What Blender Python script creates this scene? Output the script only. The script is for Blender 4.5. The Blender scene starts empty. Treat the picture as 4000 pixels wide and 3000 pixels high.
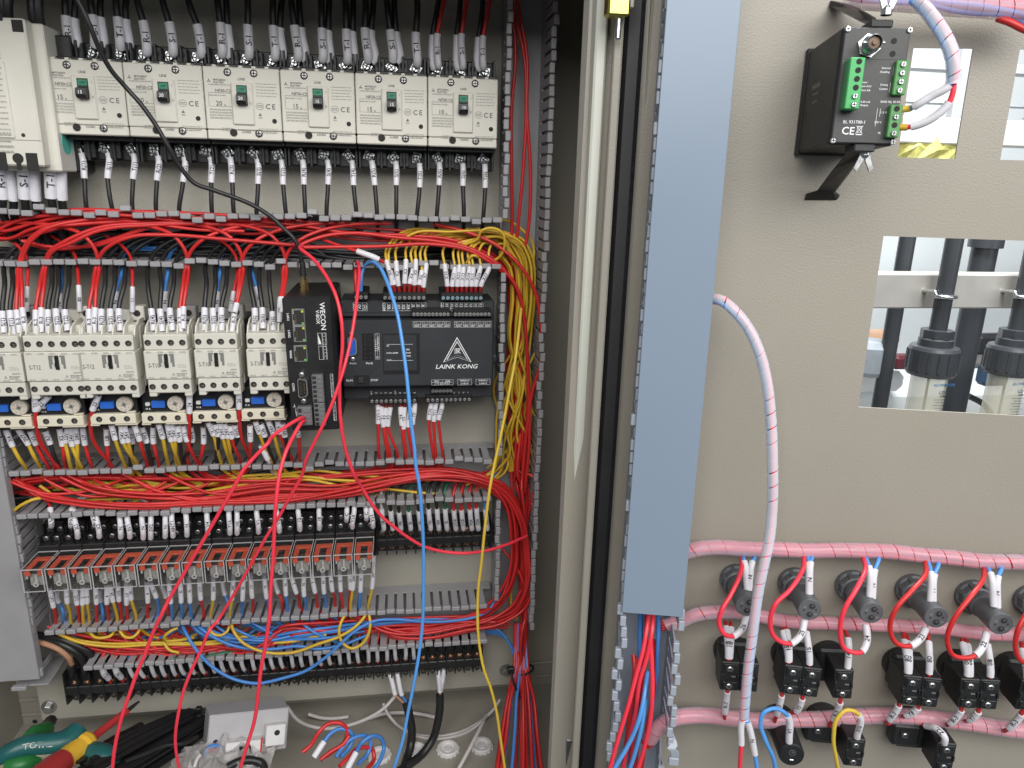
import bpy, math, random
from mathutils import Vector, Matrix, noise
random.seed(7)
sc = bpy.context.scene
col = sc.collection
# ------------------------------------------------------------------ camera
FPX = 2850.0
YAW, PITCH, ROLL = 0.1537607, 0.27280047, -0.02670456
DIST = 0.8
CAM = Vector((0, -DIST, 1.35))
def rot_rows(y, p, r):
    cy, sy, cp, sp, cr, sr = math.cos(y), math.sin(y), math.cos(p), math.sin(p), math.cos(r), math.sin(r)
    f = Vector((sy*cp, cy*cp, -sp)); rt = Vector((cy, -sy, 0)); dn = f.cross(rt)
    return rt*cr + dn*sr, -rt*sr + dn*cr, f
RT, DN, FW = rot_rows(YAW, PITCH, ROLL)
cam = bpy.data.cameras.new('camera'); cam.sensor_width = 36; cam.lens = FPX/4000*36
cam.clip_start = 0.01; cam.clip_end = 100
camo = bpy.data.objects.new('camera', cam); col.objects.link(camo)
camo.matrix_world = Matrix(((RT.x, -DN.x, -FW.x, CAM.x), (RT.y, -DN.y, -FW.y, CAM.y), (RT.z, -DN.z, -FW.z, CAM.z), (0, 0, 0, 1)))
sc.camera = camo
# ------------------------------------------------------------------ light (indoor, soft daylight from the hall in front of the cabinet)
w = bpy.data.worlds.new('World'); sc.world = w; w.use_nodes = True
w.node_tree.nodes['Background'].inputs[0].default_value = (0.86, 0.92, 1.0, 1)
w.node_tree.nodes['Background'].inputs[1].default_value = 0.14
def area(name, loc, target, sx, sy, power, color):
    l = bpy.data.lights.new(name, 'AREA'); l.shape = 'RECTANGLE'; l.size = sx; l.size_y = sy; l.energy = power; l.color = color
    o = bpy.data.objects.new(name, l); col.objects.link(o); o.location = loc
    o.rotation_euler = (Vector(target)-Vector(loc)).to_track_quat('-Z', 'Y').to_euler()
    return o
area('hall_window_light', (0.30, -1.75, 2.30), (0.3, 0, 1.30), 2.6, 1.2, 62, (1.0, 0.985, 0.96))
area('hall_side_light', (2.4, -1.6, 1.7), (0.3, -0.2, 1.2), 0.9, 1.3, 12, (0.80, 0.90, 1.0))
area('workshop_light', (1.0, 0.35, 2.9), (0.9, 1.1, 1.2), 0.9, 0.6, 115, (0.95, 0.98, 1.0))
sc.view_settings.view_transform = 'Standard'; sc.view_settings.look = 'None'
sc.view_settings.exposure = 0.0; sc.view_settings.gamma = 1.0
sc.cycles.max_bounces = 8; sc.cycles.transparent_max_bounces = 12
# ------------------------------------------------------------------ pixel -> place
def ray(px, py):
    return RT*((px-2000)/FPX) + DN*((py-1500)/FPX) + FW
def U(p, d):
    """point seen at photo pixel p, d metres in front of the mounting plate (plane Y=-d)"""
    r = ray(*p); return CAM + r*((DIST-d)/r.y)
def UX(p, X):
    r = ray(*p); return CAM + r*((X-CAM.x)/r.x)
def UZ(p, Z):
    r = ray(*p); return CAM + r*((Z-CAM.z)/r.z)
# door frame: columns u (right), n (into the door), v (up)
DU = Vector((0.96954121, -0.24492349, -0.00152202)); DN_ = Vector((0.24468785, 0.96884624, -0.03827307)); DV = Vector((0.01084858, 0.0367349, 0.99926616))
DP0 = U((2440, 1400), 0.205)
DOORM = Matrix(((DU.x, DN_.x, DV.x, DP0.x), (DU.y, DN_.y, DV.y, DP0.y), (DU.z, DN_.z, DV.z, DP0.z), (0, 0, 0, 1)))
DOORI = DOORM.inverted()
def DP(p, h):
    """point seen at photo pixel p, h metres in front of the open door's inner face"""
    r = ray(*p); o = DP0 - DN_*h; return CAM + r*(((o-CAM).dot(DN_))/r.dot(DN_))
def DL(p, h):
    return DOORI @ DP(p, h)
def zm(x0, y0, s): return lambda x, y: (x0+s*x, y0+s*y)
z1 = zm(0, 0, .5426); z2 = zm(1000, 0, .5425); z3 = zm(0, 800, .6027); z4 = zm(1000, 900, .6027); z5 = zm(0, 1700, .5425)
z6 = zm(1000, 1800, .5425); z7 = zm(0, 2300, .5425); z8 = zm(1000, 2400, .5425)
b1 = zm(1900, 0, .5424); b2 = zm(3000, 0, .5426); b3 = zm(2600, 800, .6329); b4 = zm(1900, 2200, .4822); b5 = zm(2600, 2000, .6029); b6 = zm(3200, 2000, .6029)
a2 = zm(0, 2650, .5425); a3 = zm(1000, 2650, .4521)
# ------------------------------------------------------------------ materials
MATS = {}
def mat(name, rgb, rough=0.5, metal=0.0, var=0.08, vscale=60, bump=0.0, bscale=400, spec=0.5, alpha=None, emit=None, coat=0.0):
    if name in MATS: return MATS[name]
    m = bpy.data.materials.new(name); m.use_nodes = True; nt = m.node_tree; N = nt.nodes; L = nt.links
    b = N['Principled BSDF']; out = N['Material Output']
    b.inputs['Roughness'].default_value = rough; b.inputs['Metallic'].default_value = metal
    b.inputs['Specular IOR Level'].default_value = spec; b.inputs['Coat Weight'].default_value = coat
    tc = N.new('ShaderNodeTexCoord')
    if var > 0:
        n = N.new('ShaderNodeTexNoise'); n.inputs['Scale'].default_value = vscale; n.inputs['Detail'].default_value = 4
        L.new(tc.outputs['Object'], n.inputs['Vector'])
        r = N.new('ShaderNodeMapRange'); r.inputs['From Min'].default_value = 0.25; r.inputs['From Max'].default_value = 0.75
        r.inputs['To Min'].default_value = 1-var; r.inputs['To Max'].default_value = 1+var*0.7
        L.new(n.outputs['Fac'], r.inputs['Value'])
        mx = N.new('ShaderNodeVectorMath'); mx.operation = 'SCALE'; mx.inputs[0].default_value = rgb
        L.new(r.outputs['Result'], mx.inputs['Scale']); L.new(mx.outputs['Vector'], b.inputs['Base Color'])
        r2 = N.new('ShaderNodeMapRange'); r2.inputs['To Min'].default_value = max(0.02, rough-0.08); r2.inputs['To Max'].default_value = min(1, rough+0.1)
        L.new(n.outputs['Fac'], r2.inputs['Value']); L.new(r2.outputs['Result'], b.inputs['Roughness'])
    else:
        b.inputs['Base Color'].default_value = (*rgb, 1)
    if bump > 0:
        n2 = N.new('ShaderNodeTexNoise'); n2.inputs['Scale'].default_value = bscale; n2.inputs['Detail'].default_value = 2
        L.new(tc.outputs['Object'], n2.inputs['Vector'])
        bp = N.new('ShaderNodeBump'); bp.inputs['Strength'].default_value = bump; bp.inputs['Distance'].default_value = 0.0012
        L.new(n2.outputs['Fac'], bp.inputs['Height']); L.new(bp.outputs['Normal'], b.inputs['Normal'])
    if emit:
        b.inputs['Emission Color'].default_value = (*rgb, 1); b.inputs['Emission Strength'].default_value = emit
    if alpha is not None:
        t = N.new('ShaderNodeBsdfTransparent'); mixn = N.new('ShaderNodeMixShader'); mixn.inputs['Fac'].default_value = alpha
        t.inputs['Color'].default_value = (1, 1, 1, 1)
        L.new(t.outputs[0], mixn.inputs[1]); L.new(b.outputs[0], mixn.inputs[2]); L.new(mixn.outputs[0], out.inputs['Surface'])
    MATS[name] = m; return m
M_paint = mat('beige_grey_paint', (.315, .295, .25), .5, var=.05, vscale=9, bump=.25, bscale=520)
M_door = mat('door_powder_coat', (.325, .298, .250), .42, var=.04, vscale=7, bump=.22, bscale=620)
M_rim = mat('cabinet_rim_paint', (.62, .63, .56), .65, var=.05, vscale=12, bump=.15, bscale=520)
M_plate = mat('mounting_plate_paint', (.335, .32, .275), .42, var=.06, vscale=10, bump=.3, bscale=500)
M_duct = mat('grey_pvc_duct', (.31, .305, .315), .42, var=.07, vscale=30, bump=.05)
M_cover = mat('bluish_grey_duct_cover', (.225, .285, .365), .33, var=.05, vscale=4, bump=.02, bscale=60)
M_rub = mat('black_rubber', (.012, .012, .013), .55, var=.2, vscale=30, bump=.1)
M_ivory = mat('ivory_plastic', (.62, .60, .53), .45, var=.04, vscale=40, bump=.06, bscale=900)
M_cream = mat('cream_plastic', (.68, .63, .50), .45, var=.04, vscale=40, bump=.06, bscale=900)
M_black = mat('black_plastic', (.013, .013, .014), .42, var=.25, vscale=60, bump=.08, bscale=700)
M_dkgrey = mat('dark_grey_plastic', (.035, .036, .04), .5, var=.12, vscale=50, bump=.12, bscale=900)
M_plc = mat('charcoal_housing', (.026, .028, .033), .55, var=.12, vscale=40, bump=.12, bscale=1100)
M_hole = mat('deep_hole_shade', (.02, .019, .018), .8, var=0)
M_zinc = mat('zinc_steel', (.62, .64, .64), .28, 1.0, var=.1, vscale=200)
M_copper = mat('copper_screw', (.55, .33, .22), .4, 1.0, var=.15, vscale=300)
M_steel = mat('dull_steel', (.45, .45, .44), .4, 1.0, var=.12, vscale=100)
M_brass = mat('yellow_zinc', (.70, .62, .16), .28, 1.0, var=.15, vscale=90)
M_gold = mat('gold_plate', (.80, .58, .24), .25, 1.0, var=.1, vscale=90)
M_sleeve = mat('white_marker_sleeve', (.70, .69, .73), .45, var=.05, vscale=80)
M_ink = mat('black_ink', (.03, .03, .035), .7, var=0)
M_inkg = mat('grey_print', (.15, .15, .15), .7, var=0)
M_inkl = mat('light_grey_print', (.36, .35, .32), .7, var=0)
M_white = mat('white_print', (.78, .79, .80), .6, var=0)
M_whitep = mat('white_plastic', (.68, .67, .66), .45, var=.04, vscale=50)
M_green = mat('green_mark', (.02, .22, .12), .5, var=.1)
M_bluebtn = mat('blue_button', (.02, .12, .52), .4, var=.08)
M_red = mat('red_wire', (.56, .024, .024), .38, var=.12, vscale=25)
M_redlit = mat('bright_red_wire', (.86, .045, .075), .36, var=.1, vscale=20)  # red wire colour lightened for loose wires nearer the light
M_yel = mat('yellow_wire', (.62, .40, .035), .4, var=.1, vscale=25)
M_blue = mat('blue_wire', (.06, .22, .58), .38, var=.1, vscale=25)
M_blk = mat('black_wire', (.015, .015, .016), .42, var=.2, vscale=30)
M_grn = mat('green_wire', (.01, .12, .06), .45, var=.1)
M_wht = mat('white_cable', (.55, .51, .50), .5, var=.08, vscale=30)
M_brown = mat('brown_wire', (.42, .22, .13), .5, var=.1)
WC = dict(red=M_red, bright=M_redlit, yellow=M_yel, blue=M_blue, black=M_blk, green=M_grn, white=M_wht, brown=M_brown)
M_clear = mat('clear_relay_cover', (.06, .06, .06), .06, var=0, alpha=.14)
M_wrap = mat('translucent_spiral_wrap', (.90, .64, .76), .18, var=.05, vscale=40, alpha=.44)
M_wrapc = mat('clear_spiral_wrap', (.78, .80, .88), .2, var=.05, vscale=40, alpha=.48)
M_bag = mat('clear_plastic_bag', (.55, .53, .52), .15, var=.1, alpha=.45)
# ------------------------------------------------------------------ mesh helper
class MB:
    def __init__(s): s.v = []; s.f = []; s.sm = []; s.mi = []; s.cur = 0
    def add(s, vs, fs, smooth=False):
        o = len(s.v); s.v += [tuple(v) for v in vs]
        for f in fs: s.f.append([i+o for i in f]); s.sm.append(smooth); s.mi.append(s.cur)
        return s
    def m(s, i): s.cur = i; return s
    def box(s, a, b, bev=0.0):
        lo = [min(a[i], b[i]) for i in range(3)]; hi = [max(a[i], b[i]) for i in range(3)]
        if bev <= 0:
            v = [(x, y, z) for x in (lo[0], hi[0]) for y in (lo[1], hi[1]) for z in (lo[2], hi[2])]
            return s.add(v, [(0, 1, 3, 2), (4, 6, 7, 5), (0, 4, 5, 1), (2, 3, 7, 6), (0, 2, 6, 4), (1, 5, 7, 3)])
        bev = min(bev, min(hi[i]-lo[i] for i in range(3))*0.45)
        v = []; idx = {}
        for c in range(8):
            sg = [(c >> k) & 1 for k in range(3)]
            for k in range(3):
                p = [((hi[i] if sg[i] else lo[i]) if i == k else ((hi[i]-bev) if sg[i] else (lo[i]+bev))) for i in range(3)]
                idx[(c, k)] = len(v); v.append(p)
        fs = []
        for k in range(3):
            a1, a2_ = [i for i in range(3) if i != k]
            for sgn in (0, 1):
                base = sgn << k
                cs = [base, base | (1 << a1), base | (1 << a1) | (1 << a2_), base | (1 << a2_)]
                fs.append([idx[(c, k)] for c in cs])
        for k in range(3):
            a1, a2_ = [i for i in range(3) if i != k]
            for s1 in (0, 1):
                for s2 in (0, 1):
                    c0 = (s1 << a1) | (s2 << a2_); c1 = c0 | (1 << k)
                    fs.append([idx[(c0, a1)], idx[(c1, a1)], idx[(c1, a2_)], idx[(c0, a2_)]])
        for c in range(8): fs.append([idx[(c, 0)], idx[(c, 1)], idx[(c, 2)]])
        ctr = Vector([(lo[i]+hi[i])/2 for i in range(3)]); out = []
        for f in fs:
            p = [Vector(v[i]) for i in f]; nn = (p[1]-p[0]).cross(p[2]-p[0]); cc = sum(p, Vector())/len(p)
            out.append(f if nn.dot(cc-ctr) > 0 else f[::-1])
        return s.add(v, out)
    def cyl(s, p0, p1, r0, r1=None, n=12, cap=True, smooth=True):
        p0 = Vector(p0); p1 = Vector(p1); r1 = r0 if r1 is None else r1
        ax = (p1-p0).normalized(); t = ax.orthogonal().normalized(); b = ax.cross(t)
        A = [p0+(t*math.cos(2*math.pi*i/n)+b*math.sin(2*math.pi*i/n))*r0 for i in range(n)]
        B = [p1+(t*math.cos(2*math.pi*i/n)+b*math.sin(2*math.pi*i/n))*r1 for i in range(n)]
        s.add(A+B, [(i, (i+1) % n, n+(i+1) % n, n+i) for i in range(n)], smooth)
        if cap:
            s.add(A, [list(range(n))[::-1]]); s.add(B, [list(range(n))])
        return s
    def lathe(s, prof, p0, axis, n=16, smooth=True):
        """prof: (radius, distance along axis); each profile step is a band of its own"""
        p0 = Vector(p0); ax = Vector(axis).normalized()
        for (ra, ha), (rb, hb) in zip(prof[:-1], prof[1:]):
            if abs(ra-rb) < 1e-7 and abs(ha-hb) < 1e-7: continue
            t = ax.orthogonal().normalized(); b = ax.cross(t)
            A = [p0+ax*ha+(t*math.cos(2*math.pi*i/n)+b*math.sin(2*math.pi*i/n))*max(ra, 1e-6) for i in range(n)]
            B = [p0+ax*hb+(t*math.cos(2*math.pi*i/n)+b*math.sin(2*math.pi*i/n))*max(rb, 1e-6) for i in range(n)]
            s.add(A+B, [(i, (i+1) % n, n+(i+1) % n, n+i) for i in range(n)], smooth)
        return s
    def tube(s, pts, r, n=8, cap=True, rad=None):
        pts = [Vector(p) for p in pts]; k = len(pts)
        tans = [(pts[min(i+1, k-1)]-pts[max(i-1, 0)]).normalized() for i in range(k)]
        nrm = tans[0].orthogonal().normalized(); vs = []; fs = []
        for i in range(k):
            t = tans[i]; nrm = (nrm-t*nrm.dot(t)).normalized(); b = t.cross(nrm); rr = r if rad is None else rad[i]
            vs += [pts[i]+(nrm*math.cos(2*math.pi*j/n)+b*math.sin(2*math.pi*j/n))*rr for j in range(n)]
        for i in range(k-1):
            for j in range(n): fs.append((i*n+j, i*n+(j+1) % n, (i+1)*n+(j+1) % n, (i+1)*n+j))
        s.add(vs, fs, True)
        if cap:
            s.add(vs[:n], [list(range(n))[::-1]]); s.add(vs[-n:], [list(range(n))])
        return s
    def prism(s, poly, y0, y1, plane='xz'):
        mp = {'xz': lambda a, b, c: (a, c, b), 'xy': lambda a, b, c: (a, b, c), 'yz': lambda a, b, c: (c, a, b)}[plane]
        n = len(poly); A = [mp(a, b, y0) for a, b in poly]; B = [mp(a, b, y1) for a, b in poly]
        return s.add(A+B, [list(range(n)), list(range(n, 2*n))[::-1]]+[(i, n+i, n+(i+1) % n, (i+1) % n) for i in range(n)])
    def disc(s, c, axis, r, n=12):
        c = Vector(c); ax = Vector(axis).normalized(); t = ax.orthogonal().normalized(); b = ax.cross(t)
        return s.add([c+(t*math.cos(2*math.pi*i/n)+b*math.sin(2*math.pi*i/n))*r for i in range(n)], [list(range(n))])
    def rect(s, x0, z0, x1, z1, y):
        return s.add([(x0, y, z0), (x1, y, z0), (x1, y, z1), (x0, y, z1)], [(0, 1, 2, 3)])
    def frame(s, x0, z0, x1, z1, y, t):
        s.rect(x0, z0, x1, z0+t, y); s.rect(x0, z1-t, x1, z1, y); s.rect(x0, z0+t, x0+t, z1-t, y); return s.rect(x1-t, z0+t, x1, z1-t, y)
    def text(s, txt, size, o, xd=(1, 0, 0), yd=(0, 0, 1), align='c', squash=1.0, shear=0.0):
        vs, fs, w_ = glyphs(txt); o = Vector(o); xd = Vector(xd); yd = Vector(yd)
        ox = {'c': -w_/2, 'l': 0, 'r': -w_}[align]
        return s.add([o+xd*((x+ox+shear*y)*size*squash)+yd*((y-.35)*size) for x, y in vs], fs)
    def xf(s, M): s.v = [tuple(M @ Vector(v)) for v in s.v]; return s
    def mesh(s, name, mats):
        me = bpy.data.meshes.new(name); me.from_pydata(s.v, [], s.f)
        me.polygons.foreach_set('use_smooth', s.sm); me.polygons.foreach_set('material_index', s.mi)
        for m_ in (mats if isinstance(mats, (list, tuple)) else [mats]): me.materials.append(m_)
        me.update(); return me
    def obj(s, name, mats, parent=None, M=None): return inst(s.mesh(name, mats), name, parent, M)
def inst(me, name, parent=None, M=None):
    o = bpy.data.objects.new(name, me); col.objects.link(o)
    if parent is not None: o.parent = parent
    if M is not None: o.matrix_local = M
    return o
def T(x, y, z): return Matrix.Translation((x, y, z))
GL = {}
def glyphs(txt):
    if txt not in GL:
        c = bpy.data.curves.new('t', 'FONT'); c.body = txt; c.resolution_u = 2; c.size = 1; c.offset = .014
        o = bpy.data.objects.new('t', c); me = o.to_mesh()
        vs = [(v.co.x, v.co.y) for v in me.vertices]; fs = [list(p.vertices) for p in me.polygons]
        w_ = max([v[0] for v in vs], default=0); o.to_mesh_clear(); bpy.data.objects.remove(o); bpy.data.curves.remove(c)
        GL[txt] = (vs, fs, w_)
    return GL[txt]
def tag(o, label, cat, group=None, kind=None):
    o['label'] = label; o['category'] = cat
    if group: o['group'] = group
    if kind: o['kind'] = kind
    return o
def thing(name, label, cat, M=None, group=None):
    o = bpy.data.objects.new(name, None); o.empty_display_size = .01; col.objects.link(o)
    if M is not None: o.matrix_world = M
    return tag(o, label, cat, group)
def stuff(o): o['kind'] = 'stuff'; return o
def struct(o): o['kind'] = 'structure'; return o
def catmull(P, n=6):
    P = [Vector(p) for p in P]
    if len(P) < 3: return [P[0].lerp(P[-1], i/n) for i in range(n+1)]
    Q = [P[0]*2-P[1]]+P+[P[-1]*2-P[-2]]; out = []
    for i in range(1, len(Q)-2):
        p0, p1, p2, p3 = Q[i-1:i+3]
        # centripetal-ish tangents keep the bends round
        d1 = max((p2-p1).length, 1e-6); d0 = max((p1-p0).length, 1e-6); d2 = max((p3-p2).length, 1e-6)
        m1 = ((p1-p0)/d0*d1*(d1/(d0+d1)) + (p2-p1)*(d0/(d0+d1))); m2 = ((p2-p1)*(d2/(d1+d2)) + (p3-p2)/d2*d1*(d1/(d1+d2)))
        for k in range(n):
            t = k/n; t2 = t*t; t3 = t2*t
            out.append(p1*(2*t3-3*t2+1)+m1*(t3-2*t2+t)+p2*(-2*t3+3*t2)+m2*(t3-t2))
    out.append(P[-1]); return out
def wire(label, color, pts, r, sleeves=(), group='wires', name='wire', n=6, sides=8, cat='wire', srad=1.35, ferrule=None, flip=False):
    """one wire: the insulated conductor, and its printed sleeves / ferrule as parts. pts are world points; a sleeve is (first index, last index, text)"""
    S = catmull(pts, n); mb = MB().tube(S, r, sides)
    cn = {'bright': 'red', 'brightblue': 'blue', 'brightyellow': 'yellow'}.get(color, color)
    if name == 'wire': name = f'{cn}_wire' if cat == 'wire' else f'{cn}_cable'
    if cat in ('wire', 'cable'): cat = f'{cn} {cat}'
    o = mb.obj(name, WC[color]); tag(o, label, cat, group)
    for i0, i1, txt in sleeves:
        seg = S[int(i0*n):int(i1*n)+1]
        sl = MB().tube(seg, r*srad, sides+2).obj('marker_sleeve', M_sleeve, o)
        if txt: sleeve_text(seg, r*srad, txt, sl, flip)
    if ferrule:
        i0, i1, fm, fr = ferrule
        MB().tube(S[int(i0*n):int(i1*n)+1], fr, sides).obj('ferrule', fm, o)
    return o
def sleeve_text(seg, r, txt, parent, flip=False, size=None):
    L = [0]
    for a, b in zip(seg[:-1], seg[1:]): L.append(L[-1]+(b-a).length)
    vs, fs, w_ = glyphs(txt); size = size or min(r*1.7, L[-1]*.85/max(w_, .1)); mid = L[-1]*.52
    def at(s_):
        s_ = min(max(s_, 0), L[-1]-1e-7)
        for i in range(len(L)-1):
            if s_ <= L[i+1]:
                t = (s_-L[i])/max(L[i+1]-L[i], 1e-9); return seg[i].lerp(seg[i+1], t), (seg[i+1]-seg[i]).normalized()
    out = []
    for x, y in vs:
        sx = (x-w_/2)*size; sy = (y-.35)*size
        p, t = at(mid - sx if not flip else mid + sx)
        c = (CAM-p); c = (c-t*c.dot(t)).normalized(); b = t.cross(c)   # path runs top->bottom, text reads bottom->top
        a = sy/r; sg = 1 if not flip else -1
        out.append(p+c*(r+.0002)+b*(sy*sg))
    stuff(MB().add(out, fs).obj('print', M_ink, parent))
ORD = ['first', 'second', 'third', 'fourth', 'fifth', 'sixth', 'seventh', 'eighth', 'ninth', 'tenth', 'eleventh', 'twelfth', 'thirteenth', 'fourteenth', 'fifteenth', 'sixteenth']
def screw_mesh(name, r, h, m_, slots=2):
    """pan-head screw pointing to -Y, head top at y=-h, with a dark driver cross"""
    mb = MB().lathe([(r, 0), (r, -h*.0-h*.7), (r*.8, -h), (0, -h)], (0, 0, 0), (0, 1, 0), 12)
    mb.m(1).box((-r*.7, -h-.00012, -r*.13), (r*.7, -h+.0002, r*.13))
    if slots > 1: mb.box((-r*.13, -h-.00018, -r*.7), (r*.13, -h+.0002, r*.7))
    return mb.mesh(name, [m_, M_hole])
# ================================================================== cabinet
PXL = U((150, 2740), 0).x; PXR = U((2155, 200), .056).x+.006; PZT = 1.35+0.195; PZB = (U((152, 2813), 0).z+U((1976, 2677), 0).z)/2
FLZ = PZB-0.052; BKY = 0.062; WLX = PXL-0.055; WRX = 0.202; RIMY = -0.20
cab = thing('electrical_cabinet', 'beige grey steel electrical cabinet standing open, full of wired devices', 'cabinet', T(0, 0, FLZ))
def cpart(mb, name, m_): return mb.xf(T(0, 0, -FLZ)).obj(name, m_, cab)
# the mounting plate with folded lower edge
mb = MB().box((PXL, 0, PZB), (PXR, .002, PZT), .0008); mb.box((PXL, .002, PZB), (PXR, .014, PZB+.002))
cpart(mb, 'mounting_plate', M_plate)
cpart(MB().box((WLX-.05, BKY, FLZ-.002), (WRX+.05, BKY+.0015, PZT+.03)), 'back_wall', M_paint)
cpart(MB().box((WLX-.0015, RIMY, FLZ-.002), (WLX, BKY, PZT+.03)), 'side_wall', M_paint)
cpart(MB().box((WRX, RIMY+.02, FLZ-.002), (WRX+.0015, BKY, PZT+.03)), 'side_wall', M_paint)
cpart(MB().box((WLX, RIMY, FLZ-.0015), (WRX, BKY, FLZ)), 'floor_panel', M_paint)
cpart(MB().box((WLX, RIMY, PZT+.03), (WRX+.05, BKY, PZT+.0315)), 'roof_panel', M_paint)
# right rim: flange turned in, lip turned out, rain gutter
ZL, ZH = FLZ-.03, PZT+.03
xa = U((2262, 1400), .2).x; xb = U((2303, 1400), .2).x
mb = MB().box((xa, RIMY, ZL), (xb, RIMY+.047, ZH), .0016)
cpart(mb, 'rim_lip', M_rim)
cpart(MB().box((xb-.0005, RIMY+.044, ZL), (xb+.034, RIMY+.046, ZH)), 'rain_gutter', M_paint)
cpart(MB().box((xb+.034, RIMY+.002, ZL), (xb+.0355, RIMY+.05, ZH)), 'outer_edge', M_paint)
cpart(MB().box((WLX, RIMY, 1.350+.172), (xa, RIMY+.012, PZT+.03), .002), 'added_shade_lintel', M_rim)  # unseen lintel over the opening, added to shade the top of the plate
# back wall ribs seen under the plate
for k, (dz, hh) in enumerate(((.012, .004), (.034, .004))):
    cpart(MB().box((WLX, BKY-.003, FLZ+dz), (WRX, BKY+.0002, FLZ+dz+hh), .001), 'back_wall_rib', M_paint)
# plate bolts
bolt_me = MB().lathe([(.0085, 0), (.0085, -.0015), (.0055, -.0016)], (0, 0, 0), (0, 1, 0), 16).lathe([(.0055, -.0016), (.0055, -.0065), (.0045, -.0075), (0, -.0075)], (0, 0, 0), (0, 1, 0), 6, False).mesh('plate_bolt', M_steel)
for p in [z7(352, 850), z8(1800, 400)]:
    q = U(p, .001); inst(bolt_me, 'plate_bolt', cab, T(q.x, -.0001, q.z-FLZ))
hm = MB().disc((0, 0, 0), (0, 1, 0), .003, 12).mesh('wall_hole', M_hole)
for p in [z7(250, 957), z8(1385, 585), z8(930, 800)]:
    q = U(p, -BKY+.0015); inst(hm, 'wall_hole', cab, T(q.x, BKY-.0012, q.z-FLZ))
# ================================================================== door
door = thing('cabinet_door', 'beige grey steel cabinet door swung open with rectangular cutouts', 'door', DOORM)
def duv(p, h=0): q = DL(p, h); return q.x, q.z
cu0 = [.2021, .1722, .2455, .2523]; 
cu1 = [duv((3984, 195))[0], .1722, duv((3984, 195))[0]+.0434, .2523]
cu2 = [.2003, -.0322, .3480, .1112]
cuS = [.1290, .1770, .1650, .2460]
holes = [cu0, cu1, cu2, cuS]
us = sorted({-.046, .52} | {h[i] for h in holes for i in (0, 2)}); vs_ = sorted({-.62, .46} | {h[i] for h in holes for i in (1, 3)})
mb = MB(); TH = .0016
def inhole(u, v): return any(h[0]-1e-9 <= u <= h[2] and h[1]-1e-9 <= v <= h[3] for h in holes)
for i in range(len(us)-1):
    for j in range(len(vs_)-1):
        uc, vc = (us[i]+us[i+1])/2, (vs_[j]+vs_[j+1])/2
        if inhole(uc, vc): continue
        x0, x1, y0, y1 = us[i], us[i+1], vs_[j], vs_[j+1]
        mb.add([(x0, 0, y0), (x1, 0, y0), (x1, 0, y1), (x0, 0, y1)], [(0, 1, 2, 3)]); mb.add([(x0, TH, y0), (x1, TH, y0), (x1, TH, y1), (x0, TH, y1)], [(3, 2, 1, 0)])
for h in holes:
    x0, y0, x1, y1 = h
    for a, b in (((x0, y0), (x1, y0)), ((x1, y0), (x1, y1)), ((x1, y1), (x0, y1)), ((x0, y1), (x0, y0))):
        mb.add([(a[0], 0, a[1]), (b[0], 0, b[1]), (b[0], TH, b[1]), (a[0], TH, a[1])], [(0, 1, 2, 3)])
mb.obj('door_panel', M_door, door)
mb = MB().box((-.0365, -.022, -.62), (-.035, .0012, .46)); mb.box((-.0365, -.0236, -.62), (-.027, -.0215, .46), .0007)
ud = duv((2325, 1400), .0235)[0]; ue = duv((2358, 1400), .0235)[0]; ug0 = duv((2359, 1400), .013)[0]; ug1 = duv((2431, 1400), .013)[0]
mb = MB().box((ud, -.0235, -.62), (ue, -.0001, .46), .0012); mb.obj('door_return_flange', M_paint, door)
MB().box((max(ug0, ue+.0002), -.013, -.62), (ug1, -.0002, .46), .0035).obj('rubber_gasket', M_rub, door)
# latch bracket of yellow passivated steel, hinge pin low down
q = U((2415, -40), .222); hb = thing('hinge_bracket', 'yellow passivated steel hinge bracket on the cabinet rim', 'hinge', T(q.x, q.y, q.z))
MB().box((-.0085, -.006, -.0185), (.0085, .007, .03), .0016).obj('bracket_body', M_brass, hb)
MB().box((.0085, -.002, -.012), (.0125, .008, .03), .001).obj('bracket_plate', M_paint, hb)
MB().lathe([(.0022, -.018), (.0022, -.0325), (.0014, -.0335), (0, -.0335)], (.002, .001, 0), (0, 0, 1), 12).obj('hinge_pin', M_zinc, hb)
q = U(b4(740, 1560), .215); hb = thing('hinge', 'dull steel pin hinge low on the cabinet rim', 'hinge', T(q.x, q.y, q.z))
MB().lathe([(.005, -.035), (.005, .022), (0, .022)], (0, 0, 0), (0, 0, 1), 14).obj('hinge_barrel', M_steel, hb)
MB().lathe([(.0035, .022), (.003, .028), (0, .029)], (0, 0, 0), (0, 0, 1), 12).obj('hinge_pin', M_zinc, hb)
MB().box((-.012, .002, -.03), (-.0035, .006, .018), .001).obj('hinge_leaf', M_steel, hb)
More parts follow.
